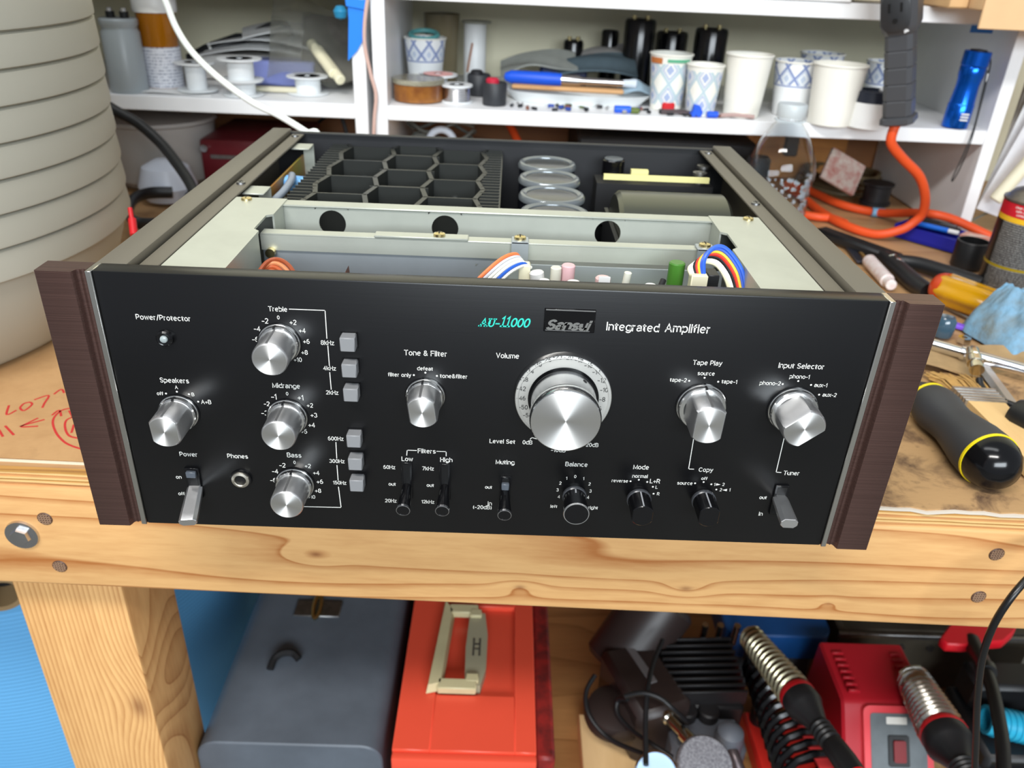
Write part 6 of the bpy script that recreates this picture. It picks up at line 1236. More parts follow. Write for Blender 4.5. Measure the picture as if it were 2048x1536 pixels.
# spray can
sc_ = (0.576, 0.470, BT + 0.0008); R = 0.0335
t = thing('spray_can', 'black spray can with a red and yellow label band', 'can', sc_)
pt = bpy.data.materials.new('can_fine_print'); pt.use_nodes = True; nt = NT(pt)
tc = nt.node('ShaderNodeTexCoord'); sp_ = nt.node('ShaderNodeSeparateXYZ'); nt.link(tc.outputs['Object'], sp_.inputs[0])
ang_ = nt.math('ARCTAN2', sp_.outputs[1], sp_.outputs[0])
rows = nt.math('LESS_THAN', nt.math('FRACT', nt.math('MULTIPLY', sp_.outputs[2], 420)), 0.5)
cmb = nt.node('ShaderNodeCombineXYZ'); nt.link(nt.math('MULTIPLY', ang_, 34), cmb.inputs[0]); nt.link(nt.math('FLOOR', nt.math('MULTIPLY', sp_.outputs[2], 420)), cmb.inputs[1])
nz = nt.noise(cmb.outputs[0], 1.0, 2, 0.7)
inside = nt.math('MULTIPLY', nt.math('LESS_THAN', ang_, -1.72), nt.math('GREATER_THAN', ang_, -3.05))
fp_ = nt.math('MULTIPLY', nt.math('MULTIPLY', rows, nt.math('GREATER_THAN', nz, 0.47)), inside)
nt.link(nt.mix(fp_, lin((20, 20, 22)), lin((150, 150, 148))), nt.n['Principled BSDF'].inputs['Base Color']); nt.n['Principled BSDF'].inputs['Roughness'].default_value = 0.35
ob('black_label', up([(0, 0.0), (R - 0.001, 0.0), (R, 0.0015), (R, 0.084), (0, 0.084)], sc_, 64), pt, t)
ob('yellow_band', up([(R - 0.001, 0.084), (R, 0.084), (R, 0.0895), (R - 0.001, 0.0895)], sc_, 64), pm('can_yellow', (226, 178, 40), 0.35), t)
ob('red_band', up([(R - 0.001, 0.0895), (R, 0.0895), (R, 0.1035), (R - 0.001, 0.1035)], sc_, 64), pm('can_red', (196, 26, 44), 0.35), t)
ob('yellow_line', up([(R, 0.0340), (R + 0.0002, 0.0340), (R + 0.0002, 0.0368), (R, 0.0368)], sc_, 64), pm('can_olive', (150, 128, 26), 0.35), t)
ob('can_shoulder', up([(R - 0.0005, 0.1035), (R + 0.0008, 0.1045), (R + 0.0008, 0.1065), (R - 0.002, 0.1075), (0.026, 0.114), (0.016, 0.1185), (0.013, 0.1175), (0.0125, 0.121), (0.0100, 0.1225), (0, 0.1225)], sc_, 64), M_DULLSTEEL, t)
ob('valve_stem', up([(0, 0.1225), (0.0035, 0.1225), (0.003, 0.129), (0, 0.129)], sc_, 16), M_STEEL, t)
ob('red_panel', arc_label(sc_, R, R, 0.0225, 0.0285, -1.66, -0.6), bpy.data.materials['can_red'], t)
def curved_text(txt, c, r, z, a0, size, mat, parent, bold=0.15):
    vs, fs = ribbon_text(txt, bold); size *= 0.7
    mb = MB().add([(c[0] + r * math.cos(a0 + x * size / r), c[1] + r * math.sin(a0 + x * size / r), c[2] + z + y * size) for x, y in vs], fs)
    return ob('label_lettering', mb, mat, parent, flat=True)
curved_text('Lubri', sc_, R + 0.0002, 0.0335, -1.62, 0.0075, M_PRINT, t); curved_text('• Plastic', sc_, R + 0.0002, 0.0300 - 0.0004, -1.62, 0.0045, M_PRINT, t); curved_text('L', sc_, R + 0.0002, 0.048, -1.56, 0.026, M_PRINT, t, 0.25)
for i in range(3): curved_text(('clean and lubricate', 'safe on plastics', 'contacts')[i], sc_, R + 0.0002, 0.0995 - i * 0.0038, -2.75 + 0.05 * i, 0.0034, M_PRINT, t)
# black cap, blue tray with small tools
bc_ = (0.5714, 0.5380, -0.0110); bc_ = (bc_[0], bc_[1] + 0.017, BT + 0.0008)
one('black_cup', up([(0, 0), (0.0180, 0), (0.0188, 0.001), (0.0188, 0.031), (0.0182, 0.032), (0.0165, 0.032), (0.0160, 0.004), (0, 0.004)], bc_, 40), M_BLACKPL, 'empty black round cup standing open beside the spray can', 'cup')
tA = Vector((0.5257, 0.6664, -0.0120)); tB = Vector((0.5904, 0.5889, -0.0120)); td = (tB - tA); tw = td.length; ta = math.atan2(td.y, td.x)
TM = Matrix.Translation((tA.x, tA.y, BT + 0.0006)) @ Matrix.Rotation(ta, 4, 'Z')
t = thing('blue_tray', 'dark blue plastic tray of small tools under the orange cord', 'tray', (tA.x, tA.y, BT))
TW, TD, TH = tw + 0.02, 0.050, 0.017
ob('tray_base', MB().box((0, 0, 0), (TW, TD, 0.002), m=TM), pm('navy_blue_plastic', (26, 34, 148), 0.35), t)
for a, b in (((0, 0, 0.0021), (TW, 0.0025, TH)), ((0, TD - 0.0025, 0.0021), (TW, TD, TH)), ((0, 0.0026, 0.0021), (0.0025, TD - 0.0026, TH)), ((TW - 0.0025, 0.0026, 0.0021), (TW, TD - 0.0026, TH))):
    ob('tray_wall', MB().box(a, b, 0.0005, m=TM), bpy.data.materials['navy_blue_plastic'], t)
def in_tray(x0, y0, x1, y1, r, mat, nm, lab, cat, zz=0.0205):
    return one(nm, MB().cyl(TM @ Vector((x0, y0, zz)), TM @ Vector((x1, y1, zz - 0.001)), r, n=14, bev=r * 0.2), mat, lab, cat)
in_tray(0.004, 0.030, 0.070, 0.036, 0.0028, M_BLACKMT, 'tweezers', 'black tweezers lying across the blue tray', 'tweezers', 0.0205)
in_tray(0.010, 0.042, 0.060, 0.046, 0.0030, pm('grey_probe', (92, 92, 96), 0.4), 'dental_probe', 'grey probe at the back of the blue tray', 'probe', 0.0205)
p_ = thing('marker_pen', 'blue pen with a white end lying in the blue tray', 'pen', tuple(TM @ Vector((0.05, 0.02, 0.018))))
ob('pen_body', MB().cyl(TM @ Vector((0.022, 0.014, 0.0205)), TM @ Vector((0.062, 0.018, 0.0205)), 0.0034, n=16, bev=0.0006), pm('pen_blue', (34, 110, 216), 0.35), p_)
ob('pen_end', MB().cyl(TM @ Vector((0.062, 0.018, 0.0205)), TM @ Vector((0.075, 0.0193, 0.0205)), 0.0030, n=16, bev=0.0006), M_WHITEPL, p_)
one('blister_pack', MB().box((0.078, 0.012, 0.0176), (0.118, 0.034, 0.0225), 0.002, m=TM), pm('pack_white_red', (222, 216, 206), 0.5, vcol=(206, 90, 50), vscale=60), 'white and red blister pack at the end of the blue tray', 'packet')
# black crimping pliers and glue tube
P0 = Vector((0.4213, 0.6524, 0.0000)); P1 = Vector((0.4840, 0.5487, 0.0000))
t = thing('wire_crimper', 'black wire crimper with open handles lying beside the amplifier rail', 'pliers', (P1.x, P1.y, BT))
ob('crimper_head', flatbar(P0, P1, 0.023, 0.012, BT + 0.001, None, 0.003), M_BLACKPL, t)
ob('handle', MB().tube([(0.4646, 0.5521, -0.0020), (0.4663, 0.5126, -0.0020), (0.4651, 0.4694, -0.0020), (0.4688, 0.4400, -0.0020)], [0.0075, 0.0095, 0.0098, 0.0085], 12, smooth=5), M_BLACKPL, t)
ob('handle', MB().tube([(0.4776, 0.5394, -0.0020), (0.4967, 0.5277, -0.0020), (0.5174, 0.5017, -0.0020), (0.5442, 0.4684, -0.0020)], [0.0070, 0.0090, 0.0095, 0.0085], 12, smooth=5), M_BLACKPL, t)
ob('pivot_spring', MB().tube([(0.4625, 0.5315, 0.0040), (0.4685, 0.5301, 0.0060), (0.4668, 0.5161, 0.0060), (0.4706, 0.5091, 0.0050)], 0.0022, 8, smooth=4), M_CHROME, t)
one('glue_tube', MB().cyl((0.4436, 0.5394, -0.0040), (0.4383, 0.4717, -0.0040), 0.0078, n=24, bev=0.001).cyl((0.4390, 0.4764, -0.0040), (0.4371, 0.4579, -0.0040), 0.0060, n=20, bev=0.001), pm('glue_tube_white', (226, 224, 222), 0.4, vcol=(206, 180, 176), vscale=120), 'small white glue tube beside the crimper handle', 'tube')
one('dark_blade', flatbar((0.4476, 0.6302, -0.0100), (0.4388, 0.5483, -0.0100), 0.010, 0.003, BT + 0.0005, None), pm('gunmetal', (62, 64, 74), 0.35, 0.6), 'dark flat blade lying along the amplifier rail', 'blade')
one('yellow_pick', MB().cyl((0.4519, 0.6002, -0.0090), (0.4498, 0.5521, -0.0090), 0.0016, n=8), pm('brass_pick', (190, 150, 90), 0.4, 0.6), 'thin brass pick pointing at the glue tube', 'pick')
# papers leaning right of the shelves
prr = random.Random(9)
labs = ('frontmost', 'second', 'third', 'fourth', 'fifth', 'sixth', 'rearmost')
for i in range(7):
    a = (0.30, 0.20, 0.36, 0.12, 0.26, 0.06, 0.16)[i]; y = 0.690 + 0.011 * i
    mt = pm('leaf_%d' % i, ((226, 226, 228), (232, 232, 230), (222, 224, 232), (230, 226, 214), (228, 228, 232), (212, 206, 196), (226, 226, 226))[i], 0.7, vcol=(206, 206, 212), vscale=35)
    one('paper_leaf', MB().sheet(lambda u, v, i=i: (0.105 * (u - 0.05) + 0.004 * i, 0.004 * math.sin(3 * u + i) + 0.006 * v, 0.215 * v), 6, 8, 0.0008, Matrix.Translation((0.647 + 0.004 * i, y, BT + 0.034)) @ Matrix.Rotation(a, 4, 'Y') @ Matrix.Rotation(-0.06, 4, 'X')), mt, '%s of seven white paper leaves leaning right of the shelf' % labs[i], 'paper', 'leaning papers')
one('cream_roll', MB().cyl((0.652, 0.672, 0.040), (0.712, 0.676, 0.150), 0.0085, n=24, bev=0.001), pm('cream_paper_roll', (222, 216, 190), 0.6), 'cream paper roll leaning before the white leaves', 'roll')
one('red_sticker', MB().cyl((0.6820, 0.680, 0.0250), (0.6822, 0.683, 0.0250), 0.0060, n=16), M_RED, 'small red spot on the leaning papers', 'sticker')
one('grey_wire', MB().tube([(0.6574, 0.7165, 0.0000), (0.6702, 0.7135, 0.0100), (0.6862, 0.7129, 0.0200), (0.6893, 0.7029, 0.0300)], 0.0016, 6, smooth=4), pm('wire_grey', (130, 130, 120), 0.5), 'short grey wire across the leaning papers', 'wire')
# water bottle behind the rail
bt_ = (0.3460, 0.630, BT + 0.0008)
t = thing('water_bottle', 'clear plastic water bottle with beaded condensation behind the right rail', 'bottle', bt_)
gl = pm('clear_pet', (246, 250, 252), 0.04, trans=1.0, ior=1.30)
pf = [(0.0, 0.0), (0.026, 0.0), (0.030, 0.004), (0.0325, 0.012)]
for i in range(5): pf += [(0.0335, 0.016 + i * 0.011), (0.0318, 0.0215 + i * 0.011)]
pf += [(0.0345, 0.074), (0.0350, 0.084), (0.0330, 0.097), (0.0275, 0.112), (0.0200, 0.128), (0.0135, 0.138), (0.0118, 0.142), (0.0118, 0.148)]
pf = [(r * 1.22, z * 1.06) for r, z in pf]
inner = [(max(r - 0.0007, 0.001), z + (0.0012 if z < 0.004 else 0)) for r, z in pf[1:]][::-1]
ob('bottle_shell', up(pf + [(0.0136, 0.1569)] + inner[1:] + [(0, 0.0012)], bt_, 56), gl, t)
ob('neck_ring', up([(0.0150, 0.1495), (0.0185, 0.1495), (0.0185, 0.1515), (0.0150, 0.1515)], bt_, 36), gl, t)
ob('screw_cap', up([(0, 0.1535), (0.0172, 0.1535), (0.0176, 0.155), (0.0176, 0.167), (0.0166, 0.169), (0, 0.169)], bt_, 40), pm('white_cap', (206, 214, 216), 0.35, trans=0.2), t)
dr = MB(); rd = random.Random(4)
for i in range(420):
    a = rd.uniform(-PI, 0.2); z = 0.012 + 0.075 * rd.random() ** 1.1; r = rd.uniform(0.0008, 0.0030); rad = 0.0398
    dr.lathe([(0, 0.6 * r), (0.7 * r, 0.42 * r), (r, 0), (0.7 * r, -0.42 * r), (0, -0.6 * r)], 8, Matrix.Translation((bt_[0] + (rad - 0.002) * math.cos(a), bt_[1] + (rad - 0.002) * math.sin(a), bt_[2] + z)) @ Matrix.Rotation(a + PI / 2, 4, 'Z') @ Matrix.Rotation(PI / 2, 4, 'X'))
do = ob('water_beads', dr, pm('water_bead', (232, 238, 244), 0.03, trans=0.6, ior=1.33, metal=0.0), t); do['kind'] = 'stuff'

# ---------------------------------------------------------------- under the bench, left
LZ = -0.5818                      # upper face of the lower shelf
t = thing('blue_barrel', 'large blue ribbed plastic barrel standing behind the bench post', 'barrel', (-0.62, 0.53, -0.93))
pf = [(0, 0), (0.245, 0), (0.255, 0.01)]
for i in range(90): pf += [(0.2560, 0.02 + i * 0.006), (0.2554, 0.023 + i * 0.006)]
pf += [(0.260, 0.575), (0.260, 0.595), (0.25, 0.60), (0, 0.60)]
ob('barrel_wall', MB().lathe(pf, 96, Matrix.Translation((-0.62, 0.53, -0.929))), pm('blue_barrel_plastic', (104, 174, 226), 0.45), t, ang=20)
tb0 = Vector((-0.60, 0.22, -0.275)); tb1 = Vector((-0.66, 0.50, -0.20))
t = thing('cardboard_tube', 'end of a brown cardboard tube at the left under the bench', 'tube', (-0.63, 0.35, -0.179))
tb0 = Vector((-0.5004, 0.2400, -0.2966)); tb1 = tb0 + Vector((-0.10, 0.22, 0.02))
ob('tube_wall', MB().lathe([(0.017, 0), (0.023, 0), (0.023, 0.24), (0.017, 0.24), (0.017, 0)], 36, axis(tb0, tb1)), pm('kraft_tube', (150, 124, 88), 0.7), t)
ob('tube_core', MB().lathe([(0, 0.03), (0.0172, 0.03), (0.0172, 0.035), (0, 0.035)], 28, axis(tb0, tb1)), M_BLACKMT, t)

def rprof(x0, x1, z0, z1, r, n=7):
    out = [(x0, z0)]
    for i in range(n): a = PI - (PI / 2) * i / (n - 1); out.append((x0 + r + r * math.cos(a), z1 - r + r * math.sin(a)))
    for i in range(n): a = PI / 2 - (PI / 2) * i / (n - 1); out.append((x1 - r + r * math.cos(a), z1 - r + r * math.sin(a)))
    return out + [(x1, z0)]
YZ = Matrix(((1, 0, 0, 0), (0, 0, 1, 0), (0, 1, 0, 0), (0, 0, 0, 1)))
M_GREYBOX = pm('grey_box_paint', (96, 104, 114), 0.38, var=0.25, vscale=16, rvar=0.25)
t = thing('metal_cash_box', 'dark grey rounded metal box on the lower shelf', 'box', (-0.197, 0.35, LZ))
ob('box_lid', MB().prism(rprof(-0.2875, -0.100, -0.4465, -0.400, 0.022), 0.152, 0.56, YZ, bev=0.0016), M_GREYBOX, t, ang=25)
ob('box_base', MB().box((-0.285, 0.156, LZ), (-0.103, 0.556, -0.4485), 0.002), M_GREYBOX, t)
hd = ob('handle_mount', MB().tube([(-0.2357, 0.2435, -0.3970), (-0.2340, 0.2549, -0.3940), (-0.2262, 0.2620, -0.3920), (-0.2158, 0.2643, -0.3940), (-0.2075, 0.2587, -0.3970)], 0.0042, 8, smooth=4), M_BLACKMT, t)
rg = Vector((-0.2031, 0.3255, -0.3980))
ob('ring_plate', MB().cbox((rg.x, rg.y + 0.012, -0.3985), (0.055, 0.026, 0.003), 0.001), M_DULLSTEEL, t)
ob('brass_ring', MB().tube([(rg.x + 0.004 * math.sin(a), rg.y + 0.010 + 0.016 * math.cos(a), -0.392 + 0.004 * math.cos(a)) for a in [PI * k / 8 for k in range(16)]], 0.0026, 8, closed=True), pm('brass', (206, 190, 140), 0.2, 1.0), t)

M_REDBOX = pm('red_enamel', (232, 84, 60), 0.34, var=0.05, vscale=12)
M_REDDARK = pm('red_enamel_worn', (150, 36, 32), 0.5, vcol=(70, 26, 26), vscale=55)
t = thing('red_toolbox', 'red metal toolbox with a cream plastic handle on the lower shelf', 'toolbox', (-0.01, 0.36, LZ))
zt = -0.400
for a, b in (((-0.0895, 0.150, -0.425), (-0.052, 0.60, zt)), ((0.034, 0.150, -0.425), (0.0555, 0.60, zt)), ((-0.0519, 0.150, -0.425), (0.0339, 0.219, zt)), ((-0.0519, 0.352, -0.425), (0.0339, 0.60, zt))):
    ob('lid_panel', MB().box(a, b, 0.0008), M_REDBOX, t)
ob('lid_recess', MB().box((-0.0525, 0.218, -0.425), (0.0345, 0.353, -0.4065)), M_REDBOX, t)
ob('lid_front_lip', MB().box((-0.0895, 0.1405, -0.437), (0.0560, 0.1499, -0.4025), 0.002, seg=2), M_REDBOX, t)
ob('box_body', MB().box((-0.088, 0.150, LZ), (0.056, 0.598, -0.4255), 0.001).box((0.0556, 0.15, -0.46), (0.0562, 0.6, -0.426)), M_REDBOX, t)
ob('hinge_edge', MB().box((0.0562, 0.152, -0.440), (0.0755, 0.60, -0.4105), 0.003), M_REDDARK, t)
M_CREAMPL = pm('cream_plastic', (204, 194, 152), 0.45, var=0.12, vscale=40)
hl = ob('carry_handle', MB().add([(-0.062, 0.218, -0.3985), (-0.045, 0.223, -0.3985), (-0.038, 0.336, -0.3985), (-0.052, 0.354, -0.3985), (-0.060, 0.222, -0.389), (-0.047, 0.226, -0.389), (-0.041, 0.334, -0.389), (-0.050, 0.349, -0.389)],
     [(0, 1, 2, 3), (4, 5, 6, 7), (0, 1, 5, 4), (1, 2, 6, 5), (2, 3, 7, 6), (3, 0, 4, 7)]), M_CREAMPL, t)
ob('handle_arm', MB().box((-0.050, 0.2180, -0.3985), (-0.008, 0.2320, -0.3890), 0.0012), M_CREAMPL, hl)
ob('handle_arm', MB().box((-0.045, 0.3300, -0.3985), (-0.010, 0.3440, -0.3890), 0.0012, m=Matrix.Translation((0, 0.0, 0))), M_CREAMPL, hl)
pl = ob('handle_plate', MB().prism([(-0.021, 0.226), (-0.004, 0.226), (0.0015, 0.25), (0.002, 0.30), (-0.002, 0.334), (-0.020, 0.334), (-0.0225, 0.28)], -0.4064, -0.3935), pm('grey_cream_plastic', (162, 156, 130), 0.45), t)
for y in (0.228, 0.325): ob('hinge_block', MB().box((-0.020, y, -0.3935), (-0.006, y + 0.011, -0.3885), 0.001), M_CREAMPL, pl)
M_EMBLEM = pm('dark_emblem', (78, 74, 66), 0.5)
for x in (-0.0135, -0.0065): ob('emblem_bar', MB().box((x - 0.0011, 0.268, -0.3936), (x + 0.0011, 0.294, -0.3931)), M_EMBLEM, pl)
for y in (0.277, 0.284): ob('emblem_bar', MB().box((-0.0125, y, -0.3936), (-0.0075, y + 0.002, -0.3931)), M_EMBLEM, pl)

# ---------------------------------------------------------------- under the bench, right
bk = (0.1226, 0.3260, -0.5560)
one('wood_block', MB().box((bk[0], 0.13, LZ), (bk[0] + 0.096, bk[1], -0.556), 0.0012), M_LIGHTWOOD, 'pale planed wood block lying before the black pump', 'block')
# black vacuum pump with cooling fins and gauges
t = thing('vacuum_pump', 'black finned vacuum pump with two round gauges and hoses', 'pump', (0.25, 0.32, LZ))
DK = pm('pump_black', (34, 32, 33), 0.45, var=0.3, vscale=50); DG = pm('pump_grey_casting', (92, 96, 104), 0.5, var=0.2, vscale=60); BR = pm('pump_brown_black', (48, 38, 36), 0.4)
ob('motor_drum', MB().cyl((0.170, 0.37, -0.520), (0.235, 0.42, -0.440), 0.046, n=36, bev=0.006), BR, t)
ob('motor_foot', MB().lathe([(0, 0), (0.036, 0), (0.038, 0.006), (0.034, 0.020), (0.02, 0.026), (0, 0.026)], 32, Matrix.Translation((0.160, 0.285, LZ + 0.07))), BR, t)
ob('pump_case', MB().box((-0.045, -0.055, -0.028), (0.028, 0.055, 0.06), 0.008, Matrix.Translation((0.205, 0.315, -0.525)) @ Matrix.Rotation(0.35, 4, 'Z')), BR, t)
ob('case_stripe', flatbar((0.176, 0.37, 0), (0.205, 0.30, 0), 0.010, 0.002, -0.4655, None), pm('grey_stripe', (110, 106, 106), 0.5), t)
ob('cylinder_block', MB().box((0.222, 0.285, LZ), (0.316, 0.385, -0.487), 0.003), DK, t)
for i in range(9):
    y = 0.290 + i * 0.0105
    ob('cooling_fin', MB().box((-0.048, -0.0017, 0), (0.048, 0.0017, 0.022), 0.0005, Matrix.Translation((0.270, y, -0.487)) @ Matrix.Rotation(0.06, 4, 'Z')), DK, t)
ob('base_casting', MB().box((0.222, 0.235, LZ), (0.310, 0.2845, -0.500), 0.006), DG, t)
for x in (0.245, 0.272): ob('casting_lobe', MB().cyl((x, 0.282, -0.54), (x, 0.282, -0.486), 0.013, n=24, bev=0.002), DK, t)
ob('inlet_dome', MB().lathe([(0.0165, -0.04), (0.0165, 0), (0.0150, 0.008), (0.009, 0.013), (0, 0.0145)], 32, Matrix.Translation((0.287, 0.243, -0.484))), DG, t)
ob('inlet_pipe', MB().tube([(0.287, 0.236, -0.490), (0.289, 0.222, -0.492), (0.296, 0.208, -0.505), (0.303, 0.196, -0.512)], [0.007, 0.0062, 0.0075, 0.0065], 12, smooth=5), pm('purple_grey_metal', (92, 82, 84), 0.35, 0.6), t)
ob('nickel_fitting', along((0.300, 0.200, -0.505), (0.318, 0.155, -0.520), [(0, 0), (0.0035, 0.0), (0.0055, 0.004), (0.0055, 0.010), (0.0082, 0.011), (0.0082, 0.024), (0.0058, 0.026), (0.0058, 0.044), (0, 0.044)], 16), pm('nickel_b', (206, 204, 190), 0.2, 1.0), t)
ob('flat_ring', MB().lathe([(0.013, 0), (0.024, 0), (0.026, 0.006), (0.024, 0.012), (0.013, 0.012), (0.013, 0)], 36, Matrix.Translation((0.286, 0.196, -0.535))), pm('grey_rubber', (112, 112, 106), 0.5), t)
ob('ring_post', MB().cyl((0.286, 0.196, LZ), (0.286, 0.196, -0.535), 0.016, n=24), DK, t)
ga = Vector((0.1880, 0.1755, -0.4620)); gn = Vector((-0.1, -0.62, 0.78)).normalized()
g = ob('pressure_gauge', MB().lathe([(0, -0.012), (0.021, -0.012), (0.0235, -0.006), (0.0235, 0.003), (0.0215, 0.004), (0.0205, 0.0015)], 44, axis(ga, ga + gn)), M_CHROME, t)
ob('gauge_dial', MB().lathe([(0, 0.0014), (0.0212, 0.0014), (0.0212, 0.0004), (0, 0.0004)], 40, axis(ga, ga + gn)), pm('pale_blue_dial', (176, 206, 234), 0.25), g)
gb = Vector((0.2452, 0.1924, -0.4680)); gn2 = Vector((0.05, -0.45, 0.89)).normalized()
g = ob('gauge_back', MB().lathe([(0, -0.014), (0.028, -0.014), (0.031, -0.008), (0.031, 0.001), (0.029, 0.004), (0.012, 0.0055), (0, 0.006)], 48, axis(gb, gb + gn2)), pm('speckled_grey', (84, 82, 90), 0.5, vcol=(150, 150, 154), vscale=420), t)
ob('gauge_stem', along(gb + Vector((-0.006, 0.024, 0.0)), gb + Vector((-0.032, 0.075, -0.01)), [(0, 0), (0.0075, 0), (0.0082, 0.004), (0.0082, 0.020), (0.006, 0.022), (0.0065, 0.045), (0.0085, 0.047), (0.0085, 0.056), (0, 0.057)], 16), bpy.data.materials['nickel_b'], g)
for i, px in enumerate(((0.2072, 0.4000, -0.4705), (0.2267, 0.3900, -0.4748), (0.1915, 0.3800, -0.4786), (0.2176, 0.3700, -0.4894))):
    ob('chrome_screw', MB().cyl(Vector(px), Vector(px) + Vector((0.004, -0.008, 0.006)), 0.0045 if i else 0.006, n=14), M_CHROME, t)
for x in (0.247, 0.285, 0.305, 0.327): ob('tube_stub', MB().cyl((x, 0.392, -0.49), (x, 0.389, -0.455), 0.0045, n=14), M_STEEL, t)
for pts in ([(0.1352, 0.3138, -0.4700), (0.1236, 0.2955, -0.4800), (0.1261, 0.2712, -0.4900), (0.1469, 0.2486, -0.5000), (0.1749, 0.2240, -0.4900), (0.2036, 0.2011, -0.4750)],
            [(0.1678, 0.2666, -0.4550), (0.1594, 0.2774, -0.4700), (0.1585, 0.2657, -0.4800), (0.1718, 0.2441, -0.4800), (0.1890, 0.2198, -0.4700), (0.2114, 0.2021, -0.4700)],
            [(0.1622, 0.2580, -0.4400), (0.1807, 0.2545, -0.4300), (0.1997, 0.2482, -0.4300), (0.2157, 0.2407, -0.4400), (0.2369, 0.2486, -0.4700)],
            [(0.2153, 0.3307, -0.4250), (0.1984, 0.2957, -0.4300), (0.1871, 0.2589, -0.4300), (0.1813, 0.2261, -0.4400), (0.1760, 0.1771, -0.4500)]):
    ob('hose', MB().tube(pts, 0.0030, 10, smooth=7), M_BLACKPL, t)

def coil(p0, p1, r0, r1, turns, w, n=14):
    A = axis(p0, p1); L = (Vector(p1) - Vector(p0)).length; N = turns * n; pts = []
    for i in range(N + 1):
        t_ = i / N; a = 2 * PI * turns * t_; r = r0 + (r1 - r0) * t_
        pts.append(tuple(A @ Vector((r * math.cos(a), r * math.sin(a), L * t_))))
    return MB().tube(pts, w, 6)
# black coil stand on a red base
t = thing('iron_stand', 'soldering iron stand with a big black spring on a red base', 'stand', (0.3927, 0.3376, -0.5800))
ob('black_spring', coil((0.3567, 0.3548, -0.4850), (0.3564, 0.1571, -0.4550), 0.025, 0.038, 12, 0.0043), M_BLACKGL, t)
ob('red_base', MB().box((0.338, 0.11, LZ), (0.412, 0.34, -0.556), 0.004), pm('red_stand', (226, 50, 40), 0.4), t)
ob('stand_collar', MB().cyl((0.3603, 0.3695, -0.4900), (0.3570, 0.3467, -0.4850), 0.024, n=28), M_BLACKPL, t)
ob('spring_post', MB().cyl((0.356, 0.325, LZ), (0.356, 0.325, -0.49), 0.012, n=18), M_BLACKPL, t)
ob('red_arm', flatbar((0.3727, 0.2672, -0.4700), (0.3874, 0.1569, -0.4700), 0.022, 0.004, -0.470, None), pm('coral_red', (232, 66, 66), 0.4), t)
ob('arm_support', MB().box((0.385, 0.150, -0.5559), (0.397, 0.20, -0.4702)), M_REDDARK, t)
def iron(name, label, p0, p1, q1, r, turns, mat):
    t = thing(name, label, 'soldering iron', p0)
    p0 = Vector(p0); p1 = Vector(p1); q1 = Vector(q1)
    ob('spring', coil(p0, p1, r * 0.72, r, turns, r * 0.17), mat, t)
    ob('inner_barrel', MB().cyl(p0 + (p1 - p0) * 0.05, p1, r * 0.35, n=16), M_DULLSTEEL, t)
    d = (q1 - p1).normalized()
    ob('red_ring', MB().lathe([(0, 0), (r * 1.05, 0), (r * 1.12, 0.004), (r * 1.12, 0.008), (0, 0.008)], 32, axis(p1, q1)), M_RED, t)
    ob('collar', MB().lathe([(0, 0.008), (r * 1.10, 0.008), (r * 1.12, 0.022), (r * 1.0, 0.026), (r * 0.62, 0.046), (r * 0.60, 0.05), (0, 0.05)], 32, axis(p1, q1)), M_BLACKPL, t)
    pf = [(0, 0.05)]
    for i in range(4): pf += [(r * 0.62, 0.051 + i * 0.006), (r * 0.66, 0.054 + i * 0.006), (r * 0.55, 0.0565 + i * 0.006)]
    L = (q1 - p1).length
    pf += [(r * 0.66, 0.078), (r * 0.70, 0.10), (r * 0.66, 0.118), (0, 0.118)]
    ob('rubber_grip', MB().lathe(pf, 28, axis(p1, q1)), M_BLACKPL, t)
    ob('red_handle', MB().lathe([(0, 0.118), (r * 0.68, 0.118), (r * 0.72, 0.13), (r * 0.70, L), (0, L)], 28, axis(p1, q1)), pm('handle_red_' + name + str(len(bpy.data.materials)), (214, 28, 30), 0.38), t)
    return t
iron('soldering_iron', 'red-handled soldering iron in a dull brass spring holder', (0.3234, 0.3368, -0.4200), (0.3436, 0.2356, -0.4000), (0.3702, 0.0825, -0.3750), 0.0178, 13, pm('brassy_spring', (186, 178, 150), 0.3, 1.0))
iron('soldering_iron', 'red-handled soldering iron in the silver spring holder beside the station', (0.5093, 0.2911, -0.4350), (0.4966, 0.2030, -0.4150), (0.4842, 0.0858, -0.3900), 0.0225, 12, pm('silver_spring', (196, 192, 184), 0.25, 1.0))
# red soldering station
t = thing('soldering_station', 'red soldering station with a grey control panel, red switch and dial', 'station', (0.47, 0.28, LZ))
prof = [(0.175, LZ), (0.360, LZ), (0.352, -0.440), (0.268, -0.446), (0.262, -0.452), (0.180, -0.560)]
SX = Matrix(((0, 0, 1, 0), (1, 0, 0, 0), (0, 1, 0, 0), (0, 0, 0, 1)))
m_st = pm('station_red', (176, 24, 38), 0.42)
ob('station_case', MB().prism(prof, 0.418, 0.522, SX, bev=0.003), m_st, t, ang=25)
pA = Vector((0.470, 0.262, -0.452)); pdn = Vector((0, -0.082, -0.108)).normalized(); pnx = Vector((1, 0, 0)); pnz = pnx.cross(-pdn)
PMX = Matrix(((pnx.x, pdn.x, 0, pA.x), (pnx.y, pdn.y, 0, pA.y), (pnx.z, pdn.z, 0, pA.z), (0, 0, 0, 1)))
nrm = Vector((0, -0.108, 0.082)).normalized()
for i in range(3): PMX[i][2] = nrm[i]
def rr(x0, y0, x1, y1, r, n=5):
    out = []
    for cx, cy, a0 in ((x1 - r, y1 - r, 0), (x0 + r, y1 - r, PI / 2), (x0 + r, y0 + r, PI), (x1 - r, y0 + r, 1.5 * PI)):
        for i in range(n): a = a0 + PI / 2 * i / (n - 1); out.append((cx + r * math.cos(a), cy + r * math.sin(a)))
    return out
PMX = PMX @ Matrix.Translation((0.010, 0, 0))
